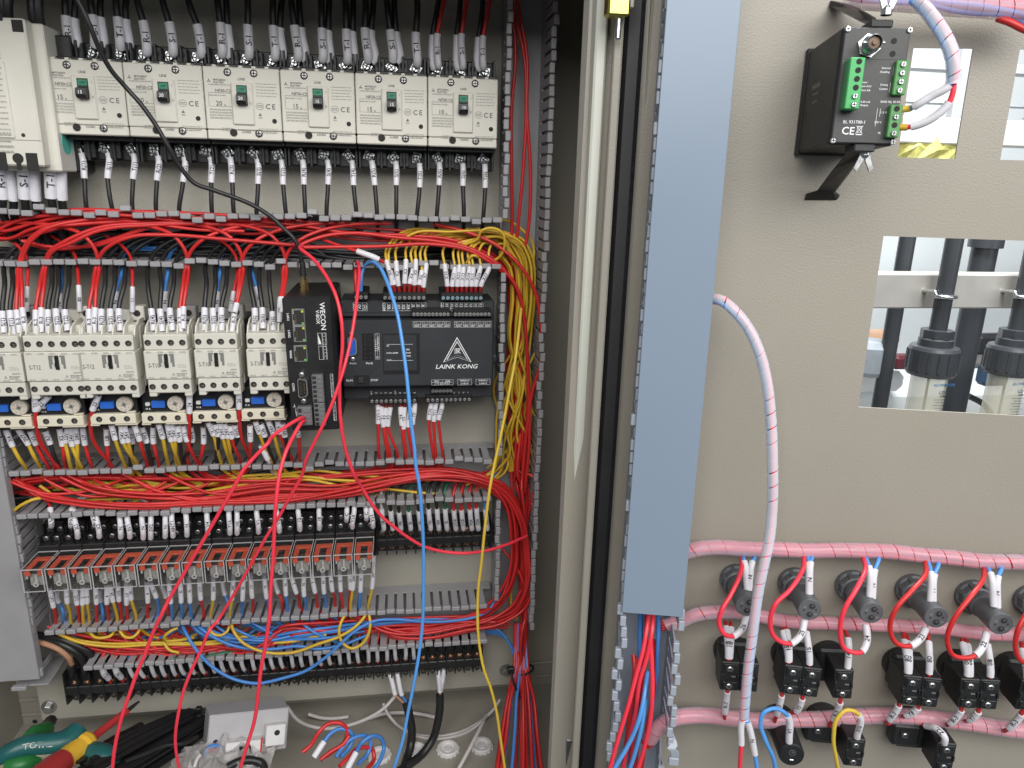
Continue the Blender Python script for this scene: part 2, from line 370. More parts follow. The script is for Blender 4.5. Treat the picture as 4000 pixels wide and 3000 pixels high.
# ================================================================== wiring ducts
DH = .058
def finger_mesh(L=.0075, lip=.0094, d0=.016, d1=.0545, d2=DH, t=.0015, out=1):
    """one duct finger standing on the wall base, local: x along the duct, y out of the plate, z across; lip on the outer side"""
    mb = MB()
    mb.prism([(-L/2, 0), (L/2, 0), (L/2, d1-.006), (lip/2, d1-.003), (lip/2, d1), (-lip/2, d1), (-lip/2, d1-.003), (-L/2, d1-.006)], 0, 0, 'xy') if False else None
    mb.box((-L/2, -d1, -t/2), (L/2, -d0, t/2), .0003)
    mb.box((-lip/2, -d2, -.0026+.0012*out), (lip/2, -d1+.0012, .0026+.0012*out), .0007)
    return mb.mesh('finger', M_duct)
FM_UP, FM_DN = finger_mesh(out=1), finger_mesh(out=-1)
RZ90 = Matrix.Rotation(math.radians(90), 4, 'Y')
def hduct(label, zu, zl, x0, x1, pitch=.0106, x0l=None, bent=.05, seed=1, x1l=None):
    t = thing('wiring_duct', label, 'duct', T(x0, 0, zl), 'slotted wiring ducts')
    rnd = random.Random(seed); W = x1-x0; H = zu-zl; x0l = x0 if x0l is None else x0l; x1l = x1 if x1l is None else x1l
    MB().box((0, -.0025, .001), (W, -.0004, H-.001)).obj('duct_base', M_duct, t)
    for zz, me, s, a, b in ((H, FM_UP, 1, x0, x1), (0, FM_DN, -1, x0l, x1l)):
        MB().box((a-x0, -.0165, zz-.00075), (b-x0, -.0004, zz+.00075), .0003).obj('duct_wall', M_duct, t)
        n = int((b-a)/pitch)
        for k in range(n):
            ang = rnd.gauss(0, bent*.55) if rnd.random() < .75 else rnd.gauss(0, bent*1.6)
            ang = max(-.12, min(.12, ang))
            M = T(a-x0+(k+.5)*pitch+rnd.gauss(0, .00015), -.016, zz) @ Matrix.Rotation(ang*s, 4, 'X') @ T(0, .016, 0)
            inst(me, 'finger', t, M)
    return t
def lipz(a, b): return (U(a, DH-.002).z+U(b, DH-.002).z)/2
ZD = dict(u1=lipz((33, 835), (1922, 862)), l1=lipz((36, 1020), (1910, 1036)), u2=lipz((33, 1857), (1958, 1795)), l2=lipz((60, 2015), (1933, 1942)),
          u3=lipz((130, 2470), (1930, 2375)), l3=lipz((320, 2604), (1911, 2500)))
VXL = U((1990, 300), DH-.002).x; VXR = (U((2155, 200), DH-.002).x+U((2075, 2380), DH-.002).x)/2
LDX = (U(z5(30, 250), DH).x+U(z5(205, 1380), DH).x)/2
hduct('grey slotted duct below the breakers carrying red wires', ZD['u1'], ZD['l1'], U((-60, 900), DH).x, VXL-.003, seed=3)
hduct('grey slotted duct between overload relays and plug-in relays', ZD['u2'], ZD['l2'], LDX+.004, VXL-.003, seed=5, bent=.03)
hduct('grey slotted duct below the plug-in relays above the bottom terminal strip', ZD['u3'], ZD['l3'], LDX+.012, VXL-.003, x0l=U((320, 2604), DH).x, seed=8, bent=.025)
def vduct(label, xl, xr, zt, zb, gaps, pitch=.0106, seed=2, left=True, right=True, cover=False):
    t = thing('wiring_duct', label, 'duct', T(xl, 0, zb), 'slotted wiring ducts'); rnd = random.Random(seed); W = xr-xl
    MB().box((0, -.0025, 0), (W, -.0004, zt-zb)).obj('duct_base', M_duct, t)
    for xx, me, s, on, gp in ((0, FM_DN, 1, left, gaps), (W, FM_UP, -1, right, [] if left else gaps)):
        MB().box((xx-.00075, -.0165, 0), (xx+.00075, -.0004, zt-zb), .0003).obj('duct_wall', M_duct, t)
        if not on: continue
        for k in range(int((zt-zb)/pitch)):
            z = zb+(k+.5)*pitch
            if any(a < z < b for a, b in gp): continue
            ang = max(-.1, min(.1, rnd.gauss(0, .018)))
            M = T(xx, -.016, z-zb) @ Matrix.Rotation(ang, 4, 'Z') @ T(0, .016, 0) @ RZ90
            inst(me, 'finger', t, M)
    if cover:
        mb = MB().box((-.0015, -DH-.0035, 0), (W+.0022, -DH-.0018, zt-zb), .0005); mb.box((W+.0008, -DH-.002, 0), (W+.0022, -DH+.008, zt-zb), .0004)
        mb.obj('duct_cover', M_duct, t)
    return t
E_ = .004
vduct('grey slotted vertical duct beside the PLC and breakers full of red and yellow wires', VXL, VXR, U((2000, -60), DH).z, U((2000, 2470), DH).z,
      [(ZD['l1']-E_, ZD['u1']+E_), (ZD['l2']-E_, ZD['u2']+E_), (ZD['l3']-E_, ZD['u3']+E_)], seed=4)
vduct('grey vertical duct with its cover on beside the plug-in relay row', LDX-.045, LDX, U((5, 1640), DH).z, U(z7(250, 640), DH).z,
      [(ZD['l2'], ZD['u2']-.004), (ZD['l3'], ZD['u3']-.004)], seed=6, left=False, right=True, cover=True)
# broken end of duct wall left over beside the covered duct
q = U(z7(330, 600), .03); o = thing('duct_offcut', 'short loose grey duct wall piece below the covered duct', 'duct', T(q.x, -.002, q.z))
MB().box((-.022, -.05, -.0007), (.012, 0, .0008), .0003).obj('duct_wall', M_duct, o); MB().box((-.023, -.056, -.002), (-.008, -.05, .003), .0008).obj('lip', M_duct, o)
# ================================================================== small breakers
BX0 = U((173, 380), .056).x; BX6 = U((1945, 445), .056).x; BP = (BX6-BX0)/6
BZT = (U((163, 228), .056).z+U((1948, 310), .056).z)/2; BZB = (U((211, 523), .056).z+U((1943, 579), .056).z)/2
BH = BZT-BZB; BW = BP-.0008
print('breaker pitch', BP, 'face h', BH)
TERM = MB()
TERM.box((-.0052, -.0012, -.004), (.0052, 0, .0048), .0004)
TERM.lathe([(.0046, -.0012), (.0046, -.0022), (.0040, -.0024)], (0, 0, 0), (0, 1, 0), 14)
TERM.lathe([(.0036, -.0022), (.0036, -.0046), (.0028, -.0054), (0, -.0054)], (0, 0, 0), (0, 1, 0), 12)
TERM.m(1).box((-.0027, -.00555, -.0005), (.0027, -.0052, .0005)).box((-.0005, -.0056, -.0027), (.0005, -.0052, .0027))
TERM_ME = TERM.mesh('terminal_screw', [M_zinc, M_hole])
CS_ME = MB().lathe([(.0034, .0), (.0034, -.0003)], (0, 0, 0), (0, 1, 0), 14).m(1).disc((0, -.0003, 0), (0, -1, 0), .0034, 14).m(0).lathe([(.0026, -.0004), (.002, -.0007), (0, -.0007)], (0, 0, 0), (0, 1, 0), 10).m(1).box((-.002, -.0009, -.0004), (.002, -.0006, .0004)).box((-.0004, -.00095, -.002), (.0004, -.0006, .002)).mesh('cover_screw', [M_steel, M_hole])
HOLE_ME = {}
def hole_mesh(r, rim=M_hole):
    k = round(r*1e5)
    if k not in HOLE_ME: HOLE_ME[k] = MB().disc((0, -.00025, 0), (0, -1, 0), r, 16).mesh('screw_hole', M_hole)
    return HOLE_ME[k]
mb = MB(); mb.box((-BW/2, -.0235, -BH/2-.021), (BW/2, -.0006, BH/2+.019), .0008)
mb.box((-BW/2, -.044, -BH/2-.004), (BW/2, -.03, BH/2+.004), .0006)
for k in (-1, 0, 1, 2):   # barriers between the poles, top and bottom
    x = (k-.5)*BW/3
    for z0, z1_ in ((BH/2, BH/2+.0195), (-BH/2-.022, -BH/2)):
        x_ = max(-BW/2+.0012, min(BW/2-.0012, x))
        mb.box((x_-.0011, -.034, z0), (x_+.0011, -.022, z1_), .0004)
for k in (0, 1):          # screw wells between poles
    x = (k-.5)*BW/3
    mb.box((x-.0048, -.031, BH/2+.001), (x+.0048, -.022, BH/2+.0175), .0006); mb.box((x-.0048, -.031, -BH/2-.0195), (x+.0048, -.022, -BH/2-.001), .0006)
BBASE = mb.mesh('breaker_base', M_black)
WELL = MB().disc((0, -.0003, 0), (0, -1, 0), .0030, 12).mesh('mounting_hole', M_hole)
mb = MB(); mb.box((-BW/2, -.056, -BH/2+.0085), (BW/2, -.042, BH/2), .0009); mb.box((-BW/2+.0001, -.0555, -BH/2), (BW/2-.0001, -.042, -BH/2+.0082), .0009)
for k in range(5): mb.box((-BW/2+.008+k*.0115, -.0545, BH/2-.0004), (-BW/2+.0115+k*.0115, -.044, BH/2+.0018), .0003)
BCOV = mb.mesh('breaker_cover', M_ivory)
zt = BH/2
HPL = MB().box((-.0097, -.0578, zt-.0495), (.0097, -.0555, zt-.0128), .0011).mesh('handle_plate', M_ivory)
mb = MB().box((-.0046, -.0582, zt-.0325), (.0046, -.0575, zt-.0152)); mb.prism([(-.0575, zt-.0222), (-.0650, zt-.0240), (-.0660, zt-.0292), (-.0630, zt-.0322), (-.0575, zt-.0325)], -.0042, .0042, 'yz')
HND = mb.mesh('handle', M_black)
OFFM = MB().rect(-.0038, zt-.0212, .0038, zt-.0162, -.0584).mesh('off_mark', M_green)
def logo3(mb, x, z, s, y):
    for a in (90, 210, 330):
        ca, sa = math.cos(math.radians(a)), math.sin(math.radians(a)); L_ = s*.5; wd = s*.29
        mb.add([(x, y, z), (x+ca*L_-sa*wd, y, z+sa*L_+ca*wd), (x+ca*2*L_, y, z+sa*2*L_), (x+ca*L_+sa*wd, y, z+sa*L_-ca*wd)], [(0, 3, 2, 1)])
def fineprint(mb, x0, x1, z, y, h=.0006, seed=0):
    r = random.Random(seed); x = x0
    while x < x1-.0012:
        w_ = min(r.uniform(.0008, .0035), x1-x); mb.rect(x, z, x+w_, z+h, y); x += w_+.0006
def breaker_print(amp):
    mb = MB(); y = -.0563; L = -BW/2
    logo3(mb, L+.0049, zt-.0123, .0019, y); mb.text('MITSUBISHI', .0021, (L+.0088, y, zt-.0112), align='l'); mb.text('ELECTRIC', .0021, (L+.0088, y, zt-.0134), align='l')
    mb.text('NF30-CS', .0037, (L+.0235, y, zt-.0203), align='r')
    mb.frame(L+.0036, zt-.0340, L+.0236, zt-.0222, y, .0002); mb.text(str(amp), .0056, (L+.0152, y, zt-.0312), align='r'); mb.text('A', .0024, (L+.0176, y, zt-.0325))
    mb.text('LINE', .0030, (0, y, zt-.0098)); mb.text('LOAD', .0029, (.0016, y, zt-.0552))
    xr = .0135
    n = 14
    for (rx, rz, r0) in ((.0036, .0030, .00025),):
        for i in range(18):
            a0, a1_ = 2*math.pi*i/18, 2*math.pi*(i+1)/18
            mb.add([(xr+.0013+rx*math.cos(a0), y, zt-.0325+rz*math.sin(a0)), (xr+.0013+rx*math.cos(a1_), y, zt-.0325+rz*math.sin(a1_)), (xr+.0013+(rx-r0)*math.cos(a1_), y, zt-.0325+(rz-r0)*math.sin(a1_)), (xr+.0013+(rx-r0)*math.cos(a0), y, zt-.0325+(rz-r0)*math.sin(a0))], [(0, 1, 2, 3)])
    mb.text('CCC', .0030, (xr+.0013, y, zt-.0325), squash=.8); mb.text('C', .0062, (xr+.0085, y, zt-.0325)); mb.text('E', .0062, (xr+.0135, y, zt-.0325))
    mb.text('TUV', .0018, (xr+.0012, y, zt-.0425)); mb.add([(xr-.0003, y, zt-.0408), (xr+.0027, y, zt-.0408), (xr+.0012, y, zt-.0382)], [(0, 1, 2)])
    mb.text('I', .0026, (.0072, -.05795, zt-.018)); mb.text('O', .0026, (.0072, -.05795, zt-.0305))
    mb.m(1)
    for k in range(5): fineprint(mb, .0122, .0305, zt-.0135-k*.0026, y, seed=k+3)
    fineprint(mb, L+.0042, L+.0225, zt-.0158, y, .0009, 1); fineprint(mb, L+.0042, L+.0200, zt-.0248, y, .0008, 2)
    for k in range(4): fineprint(mb, L+.0038, L+.0236, zt-.0368-k*.0024, y, .0007, 20+k); mb.rect(L+.0036, zt-.0374-k*.0024, L+.0236, zt-.0372-k*.0024, y)
    for k in range(3): fineprint(mb, .0125, .0300, zt-.0525-k*.0016, y, .0006, 30+k)
    for k in range(2): fineprint(mb, L+.0135, L+.0235, zt-.0530-k*.0019, y, .0007, 40+k)
    mb.m(2).text(str(amp), .0040, (0, -.06655, zt-.0272), yd=(0, .12, 1)); mb.m(3).text('OFF', .0026, (0, -.0586, zt-.0187))
    return mb.mesh('print', [M_inkg, M_inkl, M_white, M_ink])
AMPS = [15, 20, 20, 15, 15, 10]; BPR = {a: breaker_print(a) for a in set(AMPS)}
BPOLE = BW*.352; BXC = []; BCZ = (BZT+BZB)/2
tl = [z1(478, 385), z1(678, 395), z1(875, 405), z1(1050, 420), z1(1243, 438), z1(1435, 450), z1(1598, 455), z1(1790, 470), z2(130, 475), z2(293, 470), z2(485, 488), z2(660, 497), z2(810, 495), z2(985, 510), z2(1160, 520), z2(1315, 520), z2(1488, 535), z2(1655, 545)]
tb = [z1(560, 1040), z1(755, 1045), z1(950, 1050), z1(1118, 1065), z1(1305, 1075), z1(1497, 1080), z1(1655, 1082), z2(-5, 1090), z2(175, 1098), z2(335, 1100), z2(510, 1100), z2(685, 1105), z2(832, 1105), z2(1000, 1108), z2(1170, 1112), z2(1312, 1115), z2(1485, 1120), z2(1645, 1128)]
for k, amp in enumerate(AMPS):
    xc = BX0+(k+.5)*BP; BXC.append(xc)
    t = thing('circuit_breaker', f'ivory {amp} A three-pole circuit breaker, {ORD[k]} small breaker counted from the large breaker', 'breaker', T(xc, 0, BCZ), 'small breakers in a row')
    inst(BBASE, 'breaker_base', t); c = inst(BCOV, 'breaker_cover', t); inst(HPL, 'handle_plate', t)
    h = inst(HND, 'handle', t); inst(OFFM, 'off_mark', h); stuff(inst(BPR[amp], 'print', t))
    for x, z in ((-.0118, zt-.0045), (.0112, zt-.0045), (-.0100, -zt+.0062), (.0125, -zt+.0062)):
        inst(CS_ME if not (x < 0 and z < 0) else hole_mesh(.0033), 'cover_screw', t, T(x, -.0561, z))
    inst(hole_mesh(.0021), 'screw_hole', t, T(.0272, -.0561, -zt+.0175))
    for j in range(3):
        for z in (BH/2+.0098, -BH/2-.0105):
            x = (j-1)*BPOLE
            inst(TERM_ME, 'terminal_screw', t, T(x, -.0240, z) @ Matrix.Rotation(random.uniform(0, 3), 4, 'Y'))
    for j in (0, 1):
        for z in (BH/2+.0115, -BH/2-.0135): inst(WELL, 'mounting_hole', t, T((j-.5)*BW/3, -.0312, z))
def bterm(i, top): k, j = divmod(i, 3); return Vector((BXC[k]+(j-1)*BPOLE, -.0275, BCZ+((BH/2+.0098) if top else (-BH/2-.0105))))
# --- wires into the breakers
TOPW = [  # sleeve start, sleeve end, wire at the frame top, double?, colour
 (z1(475, 135), z1(492, 335), z1(468, -90), 1), (z1(668, 128), z1(684, 330), z1(650, -90), 1), (z1(850, 145), z1(868, 345), z1(838, -90), 1),
 (z1(1035, 175), z1(1055, 380), z1(965, -90), 0), (z1(1222, 185), z1(1245, 385), z1(1150, -90), 0), (z1(1425, 203), z1(1445, 395), z1(1330, -90), 0),
 (z1(1588, 188), z1(1598, 395), z1(1550, -90), 1), (z1(1785, 205), z1(1790, 405), z1(1783, -90), 0), (z2(125, 212), z2(135, 415), z2(130, -90), 1),
 (z2(280, 210), z2(300, 420), z2(240, -90), 1), (z2(475, 232), z2(478, 430), z2(468, -90), 1), (z2(650, 240), z2(656, 440), z2(636, -90), 1),
 (z2(785, 230), z2(806, 435), z2(790, -90), 1), (z2(970, 245), z2(985, 437), z2(935, -90), 1), (z2(1150, 265), z2(1160, 460), z2(1158, -90), 0),
 (z2(1303, 275), z2(1312, 480), z2(1380, -90), 2), (z2(1478, 275), z2(1488, 485), z2(1530, -90), 2), (z2(1633, 292), z2(1640, 490), z2(1690, -90), 2)]
PH = 'RST'
for i, (s0, s1, tp, dbl) in enumerate(TOPW):
    k, j = divmod(i, 3); end = bterm(i, True); txt = f'{PH[j]}-1'
    colr = 'red' if dbl == 2 else 'black'; rr = .0021 if dbl == 2 else .0030; d = .031
    a, b_ = U(s0, d), U(s1, d); top = U(tp, d-.006); mid = a.lerp(top, .5)+Vector((random.uniform(-.001, .001), -.002, 0))
    e0 = Vector((b_.x*.6+end.x*.4, end.y-.0005, end.z+.0045))
    MBf = (3.05, 4, M_zinc, .0026)
    wire(f'{colr} wire with white sleeve {txt} above the {ORD[k]} small breaker', colr, [top, mid, a, b_, e0], rr, [(1.92, 3, txt)], 'wires above the breakers', ferrule=(3, 4, M_zinc, .0028), srad=1.42 if dbl != 2 else 1.6)
    if dbl:
        sh = Vector((.0052 if dbl == 1 else -.0042, .004, -.001))
        colr2 = 'black'; rr2 = .0029 if dbl == 1 else .0025
        top2 = top+sh*1.5
        wire(f'black wire half hidden behind the {txt} wire above the {ORD[k]} small breaker', colr2, [top2, mid+sh*1.2, a+sh, b_+sh*.8, e0+sh*.3], rr2, [(1.92, 3, None)], 'wires above the breakers', srad=1.42)
BOTW = [((585, 1100), (608, 1285), (625, 1505)), ((778, 1100), (775, 1285), (810, 1510)), ((962, 1105), (958, 1290), (955, 1515)), ((1138, 1120), (1130, 1300), (1125, 1525)), ((1328, 1130), (1318, 1310), (1290, 1530)), ((1515, 1130), (1520, 1315), (1528, 1545)), ((1655, 1130), (1672, 1315), (1685, 1550)),
 ((10, 1145), (15, 1325), (5, 1560)), ((183, 1150), (195, 1330), (218, 1555)), ((335, 1150), (345, 1330), (358, 1555)), ((515, 1150), (518, 1330), (508, 1550)), ((690, 1155), (702, 1335), (725, 1550)), ((832, 1155), (855, 1335), (873, 1560)), ((1005, 1160), (1010, 1335), (1010, 1575)), ((1177, 1175), (1178, 1350), (1158, 1570)), ((1318, 1165), (1318, 1335), (1300, 1575)), ((1488, 1175), (1490, 1340), (1497, 1570)), ((1647, 1180), (1650, 1355), (1635, 1575))]
for i, (p0, p1_, p2_) in enumerate(BOTW):
    zz = z1 if i < 7 else z2; k, j = divmod(i, 3); s = bterm(i, False)
    A, B, Cc = U(zz(*p0), .028), U(zz(*p1_), .031), U(zz(*p2_), .032); txt = f'{PH[j]}({k+1})'
    low = Cc+Vector((0, .012, -.02))
    wire(f'black wire with white sleeve {txt} below the {ORD[k]} small breaker', 'black', [Vector((A.x*.75+s.x*.25, s.y-.001, s.z-.001)), A, B, Cc, low], .00215, [(1, 2.0, txt)], 'wires below the breakers', ferrule=(0, 1.0, M_zinc, .0023), srad=1.4)
# ================================================================== large breaker at the frame edge
q = U(z1(330, 640), .07)
XR = (U(z1(330, 190), .062).x+U(z1(425, 1230), .062).x)/2; ZT_ = U(z1(200, 110), .075).z; ZB_ = U(z1(380, 1235), .062).z
lb = thing('main_breaker', 'large ivory moulded-case breaker beside the row of small breakers', 'breaker', T(XR, 0, ZB_))
Hh = ZT_-ZB_; Wd = .105
mb = MB(); mb.box((-Wd, -.062, .0), (0, -.0006, Hh*.97), .0012)
mb.obj('breaker_case', M_ivory, lb)
zc0, zc1 = Hh*.155, Hh*.98
def lbx(p): q = U(z1(*p), .0752); return q.x-XR, q.z-ZB_
MB().box((-Wd, -.075, .004), (-.0085, -.060, zc1), .0015).obj('front_cover', M_ivory, lb)
MB().box((-Wd, -.0765, Hh*.215), (-.0285, -.0745, Hh*.71), .0007).obj('label_panel', M_ivory, lb)
for a_, b_ in (((-30, 1095), (62, 1235)), ((182, 1100), (285, 1235)), ((78, 140), (172, 232)), ((-60, 90), (20, 150))):
    q0, q1 = lbx(a_), lbx(b_); MB().box((q0[0], -.0757, max(q1[1], .0)), (q1[0], -.0748, q0[1]), .0003).obj('terminal_opening', M_hole, lb)
q0 = lbx((130, 1140)); MB().disc((q0[0], -.0754, q0[1]), (0, -1, 0), .0045, 16).obj('screw_hole', M_hole, lb); MB().box((q0[0]-.0018, -.0756, q0[1]-.010), (q0[0]+.0018, -.0750, q0[1])).obj('key_slot', M_hole, lb)
MB().box((-Wd, -.0756, Hh*.205), (-.009, -.0748, Hh*.208)).obj('seam', M_inkl, lb)
mb = MB(); y = -.0768
mb.text('CCC', .004, (-.035, -.0753, Hh*.80)); mb.text('C', .0075, (-.0385, -.0753, Hh*.745)); mb.text('E', .0075, (-.0325, -.0753, Hh*.745))
for k in range(16): fineprint(mb, -.060, -.031, Hh*.66-k*.0045, y, .0012, 60+k)
fineprint(mb, -.060, -.031, Hh*.24, y, .0016, 90)
stuff(mb.obj('print', M_inkl, lb))
for x, z in ((-.0545, Hh*.79),): inst(CS_ME, 'cover_screw', lb, Matrix.Translation((x, -.0752, z)) @ Matrix.Scale(1.7, 4))
for x, z in ((-.0305, Hh*.88), (-.022, .03)): inst(hole_mesh(.0016 if z > .02 else .004), 'screw_hole', lb, T(x, -.0752 if z > .02 else -.0748, z))
inst(MB().lathe([(.0105, 0), (.0105, -.0006), (0, -.0006)], (0, 0, 0), (1, 0, 0), 20).mesh('round_sticker', mat('teal_sticker', (.10, .42, .36), .5)), 'round_sticker', lb, T(.0007, -.045, .026))
for a_, b_ in (((-.002, -.030, .0), (.006, -.001, .03)), ((-.002, -.040, Hh*.70), (.012, -.001, Hh*.93)), ((-.0005, -.052, Hh*.45), (.006, -.02, Hh*.58))): MB().box(a_, b_, .001).obj('terminal_barrier', M_black, lb)
for i, (s0, s1, e, txt, dx) in enumerate([(z1(165, 1235), z1(178, 1430), z1(190, 1520), 'S-1', 1), (z1(360, 1245), z1(370, 1425), z1(385, 1515), 'T-1', 1), (z1(-5, 1240), z1(18, 1430), z1(20, 1520), 'R-1', 0)]):
    d = .048; a, b_, c_ = U(s0, d), U(s1, d), U(e, d-.004)
    for q2 in range(2):
        sh = Vector((.0068*q2, .005*q2, -.0015*q2))
        wire(f'thick black cable with white sleeve {txt} under the large breaker, {"front" if q2 == 0 else "rear"} one of its pair', 'black', [a+sh+Vector((0, .002, .012)), a+sh, b_+sh, c_+sh, c_+sh+Vector((0, .015, -.03))], .0036, [(0.4, 2, txt if q2 == 0 else None)], 'cables of the large breaker', srad=1.45)
for i, (tp, e) in enumerate([(z1(30, -80), z1(30, 130)), (z1(65, -80), z1(55, 120)), (z1(235, -80), z1(250, 150)), (z1(275, -80), z1(282, 150))]):
    a, e2 = U(tp, .05), U(e, .05)
    wire('thick black cable coming down into the top of the large breaker', 'black', [a, a.lerp(e2, .5)+Vector((0, -.002, 0)), e2, e2+Vector((0, .006, -.012))], .0048, group='cables into the large breaker')
# ================================================================== contactors
KC = .000151
CD = .100
CCX = [(-45, 1052, 5), (355, 1045, 5), (700, 1040, 5), (1085, 1033, 4), (1408, 1025, 4), (1742, 1020, 4)]
CH = U(z3(355, 850), CD).z-U(z3(355, 1238), CD).z
def contactor_meshes(npole):
    Wc = .0495 if npole == 5 else .0398; h = CH/2; r = {}
    r['W'] = Wc
    r['base'] = MB().box((-Wc/2+.001, -.066, -h-.012), (Wc/2-.001, -.009, h+.005), .001).mesh('contactor_base', M_black)
    mb = MB().box((-Wc/2, -.082, -h+.002), (Wc/2, -.065, h+.006), .0012)
    for k in range(npole+1):
        x = -Wc/2+.0012+k*(Wc-.0024)/npole
        mb.prism([(-.095, h-.003), (-.090, h+.0055), (-.078, h+.0105), (-.066, h+.0105), (-.066, h-.003)], x-.0007, x+.0007, 'yz')
    r['body'] = mb.mesh('contactor_body', M_ivory)
    up = MB().box((-Wc/2+.0008, -CD, h*.47), (Wc/2-.0008, -.08, h), .001)
    r['upper'] = up.mesh('terminal_cover', M_ivory)
    lo = MB().box((-Wc/2+.0008, -CD, -h), (Wc/2-.0008, -.08, -h*.52), .001)
    for s in (-1, 1): lo.box((s*Wc/2-s*.0008, -CD+.0006, -h-.0035), (s*Wc/2-s*.0075, -.082, -h+.002), .0007)
    r['lower'] = lo.mesh('terminal_cover', M_ivory)
    r['face'] = MB().box((-Wc/2, -CD-.0012, -h*.515), (Wc/2, -.08, h*.465), .0009).mesh('face_panel', M_ivory)
    x0 = .0062 if npole == 5 else .0
    x0 = -.0002 if npole == 4 else .0030
    r['x0'] = x0
    r['slider'] = MB().box((x0-.0017, -CD-.0024, -h*.11), (x0+.0017, -CD-.001, h*.36), .0004).box((x0-.0014, -CD-.0042, -h*.02), (x0+.0014, -CD-.002, h*.14), .0005).mesh('slider', M_black)
    g = MB()
    for s in (-1, 1):
        xa = x0+s*.0048; g.rect(xa-.0022, h*.30, xa+.0022, h*.36, -CD-.00135)
        g.rect(*(sorted((xa+s*.0022, xa))[0], -h*.08, sorted((xa+s*.0022, xa))[1], h*.30, -CD-.00135)); g.rect(*(sorted((xa-s*.0012, xa))[0], h*.06, sorted((xa-s*.0012, xa))[1], h*.30, -CD-.00135))
    r['grip'] = g.mesh('slot_recess', mat('grey_recess', (.20, .195, .18), .6))
    p = MB(); y = -CD-.0014
    p.text('S-T12' if npole == 5 else 'S-T10', .0058, (-Wc/2+.0035, y, -h*.03), align='l', squash=.72)
    logo3(p, Wc/2-.0150, -h*.345, .0016, y); p.text('MITSUBISHI', .0020, (Wc/2-.0120, y, -h*.32), align='l', squash=.9); p.text('ELECTRIC', .0020, (Wc/2-.0120, y, -h*.385), align='l', squash=.9)
    p.text('220X1' if npole == 4 else '22XW1', .0022, (Wc/2-.0025, y, -h*.22), align='r')
    p.m(1)
    for k in range(npole):
        x = -Wc/2+(k+.5)*Wc/npole
        p.frame(x-.0026, h*.385, x+.0026, h*.445, y, .00022); fineprint(p, x-.002, x+.0022, h*.405, y, .0007, k); p.frame(x-.0026, -h*.485, x+.0026, -h*.425, y, .00022); fineprint(p, x-.002, x+.0022, -h*.465, y, .0007, k+9)
    for k in range(3): fineprint(p, Wc/2-.0105, Wc/2-.003, -h*.02-k*.0012, y, .0005, k+30)
    r['print'] = p.mesh('print', [M_inkg, M_inkl])
    return r
TS_ME = MB().disc((0, -.0004, 0), (0, -1, 0), .00285, 14).m(1).disc((.0004, -.0005, -.0007), (0, -1, 0), .0016, 10).m(0).box((-.0011, -.0007, -.0010), (.0019, -.0005, -.0004)).mesh('terminal_hole', [M_hole, mat('recessed_screw', (.12, .105, .085), .5)])
CMESH = {n: contactor_meshes(n) for n in (4, 5)}
CPOS = []
for k, (cx, cy, n) in enumerate(CCX):
    q = U(z3(cx, cy), CD); m = CMESH[n]; h = CH/2; Wc = m['W']
    CPOS.append((q.x, q.z, Wc))
    lab = ['ivory contactor cut by the frame edge beside the first S-T12 contactor', 'ivory S-T12 contactor, the one next to the cropped contactor', 'ivory S-T12 contactor with its right flank free beside the S-T10 ones', 'ivory S-T10 contactor next to the S-T12 ones', 'ivory S-T10 contactor in the middle of the three S-T10 contactors', 'ivory S-T10 contactor partly covered by the black gateway box'][k]
    t = thing('contactor', lab, 'contactor', T(q.x, 0, q.z), 'contactors in a row')
    inst(m['base'], 'contactor_base', t); inst(m['body'], 'contactor_body', t); inst(m['upper'], 'terminal_cover', t); inst(m['lower'], 'terminal_cover', t)
    f = inst(m['face'], 'face_panel', t); inst(m['slider'], 'slider', t); inst(m['grip'], 'slot_recess', t); stuff(inst(m['print'], 'print', t))
    for j in range(n):
        x = -Wc/2+.0048+j*(Wc-.0096)/(n-1)
        inst(TS_ME, 'terminal_hole', t, T(x, -CD, h*.73)); inst(TS_ME, 'terminal_hole', t, T(x, -CD, -h*.77))
    # coil terminal block behind the top
    bx = MB().box((Wc/2-.014, -.062, h+.006), (Wc/2-.001, -.05, h+.0205), .0008).box((-Wc/2+.004, -.060, h+.006), (Wc/2-.014, -.05, h+.0165), .0006).obj('coil_terminal', M_ivory if k in (1, 2) else mat('grey_plastic', (.30, .29, .28), .5), t)
    inst(hole_mesh(.0032), 'screw_hole', t, T(Wc/2-.0075, -.0621, h+.0135))
RAILS = []
def rail(label, z, x0, x1):
    o = thing('din_rail', label, 'rail', T(x0, 0, z), 'mounting rails')
    MB().prism([(-.001, -.0175), (-.0075, -.0175), (-.0075, -.0125), (-.002, -.0125), (-.002, .0125), (-.0075, .0125), (-.0075, .0175), (-.001, .0175)], 0, x1-x0, 'yz').obj('rail_profile', M_steel, o)
rail('steel mounting rail behind the contactors', CPOS[3][1]+.008, CPOS[0][0]-.03, U((1320, 1400), .0).x)
rail('steel mounting rail behind the PLC', U(z4(1000, 760), .01).z, U((1330, 1400), .0).x, U((1950, 1400), 0).x)
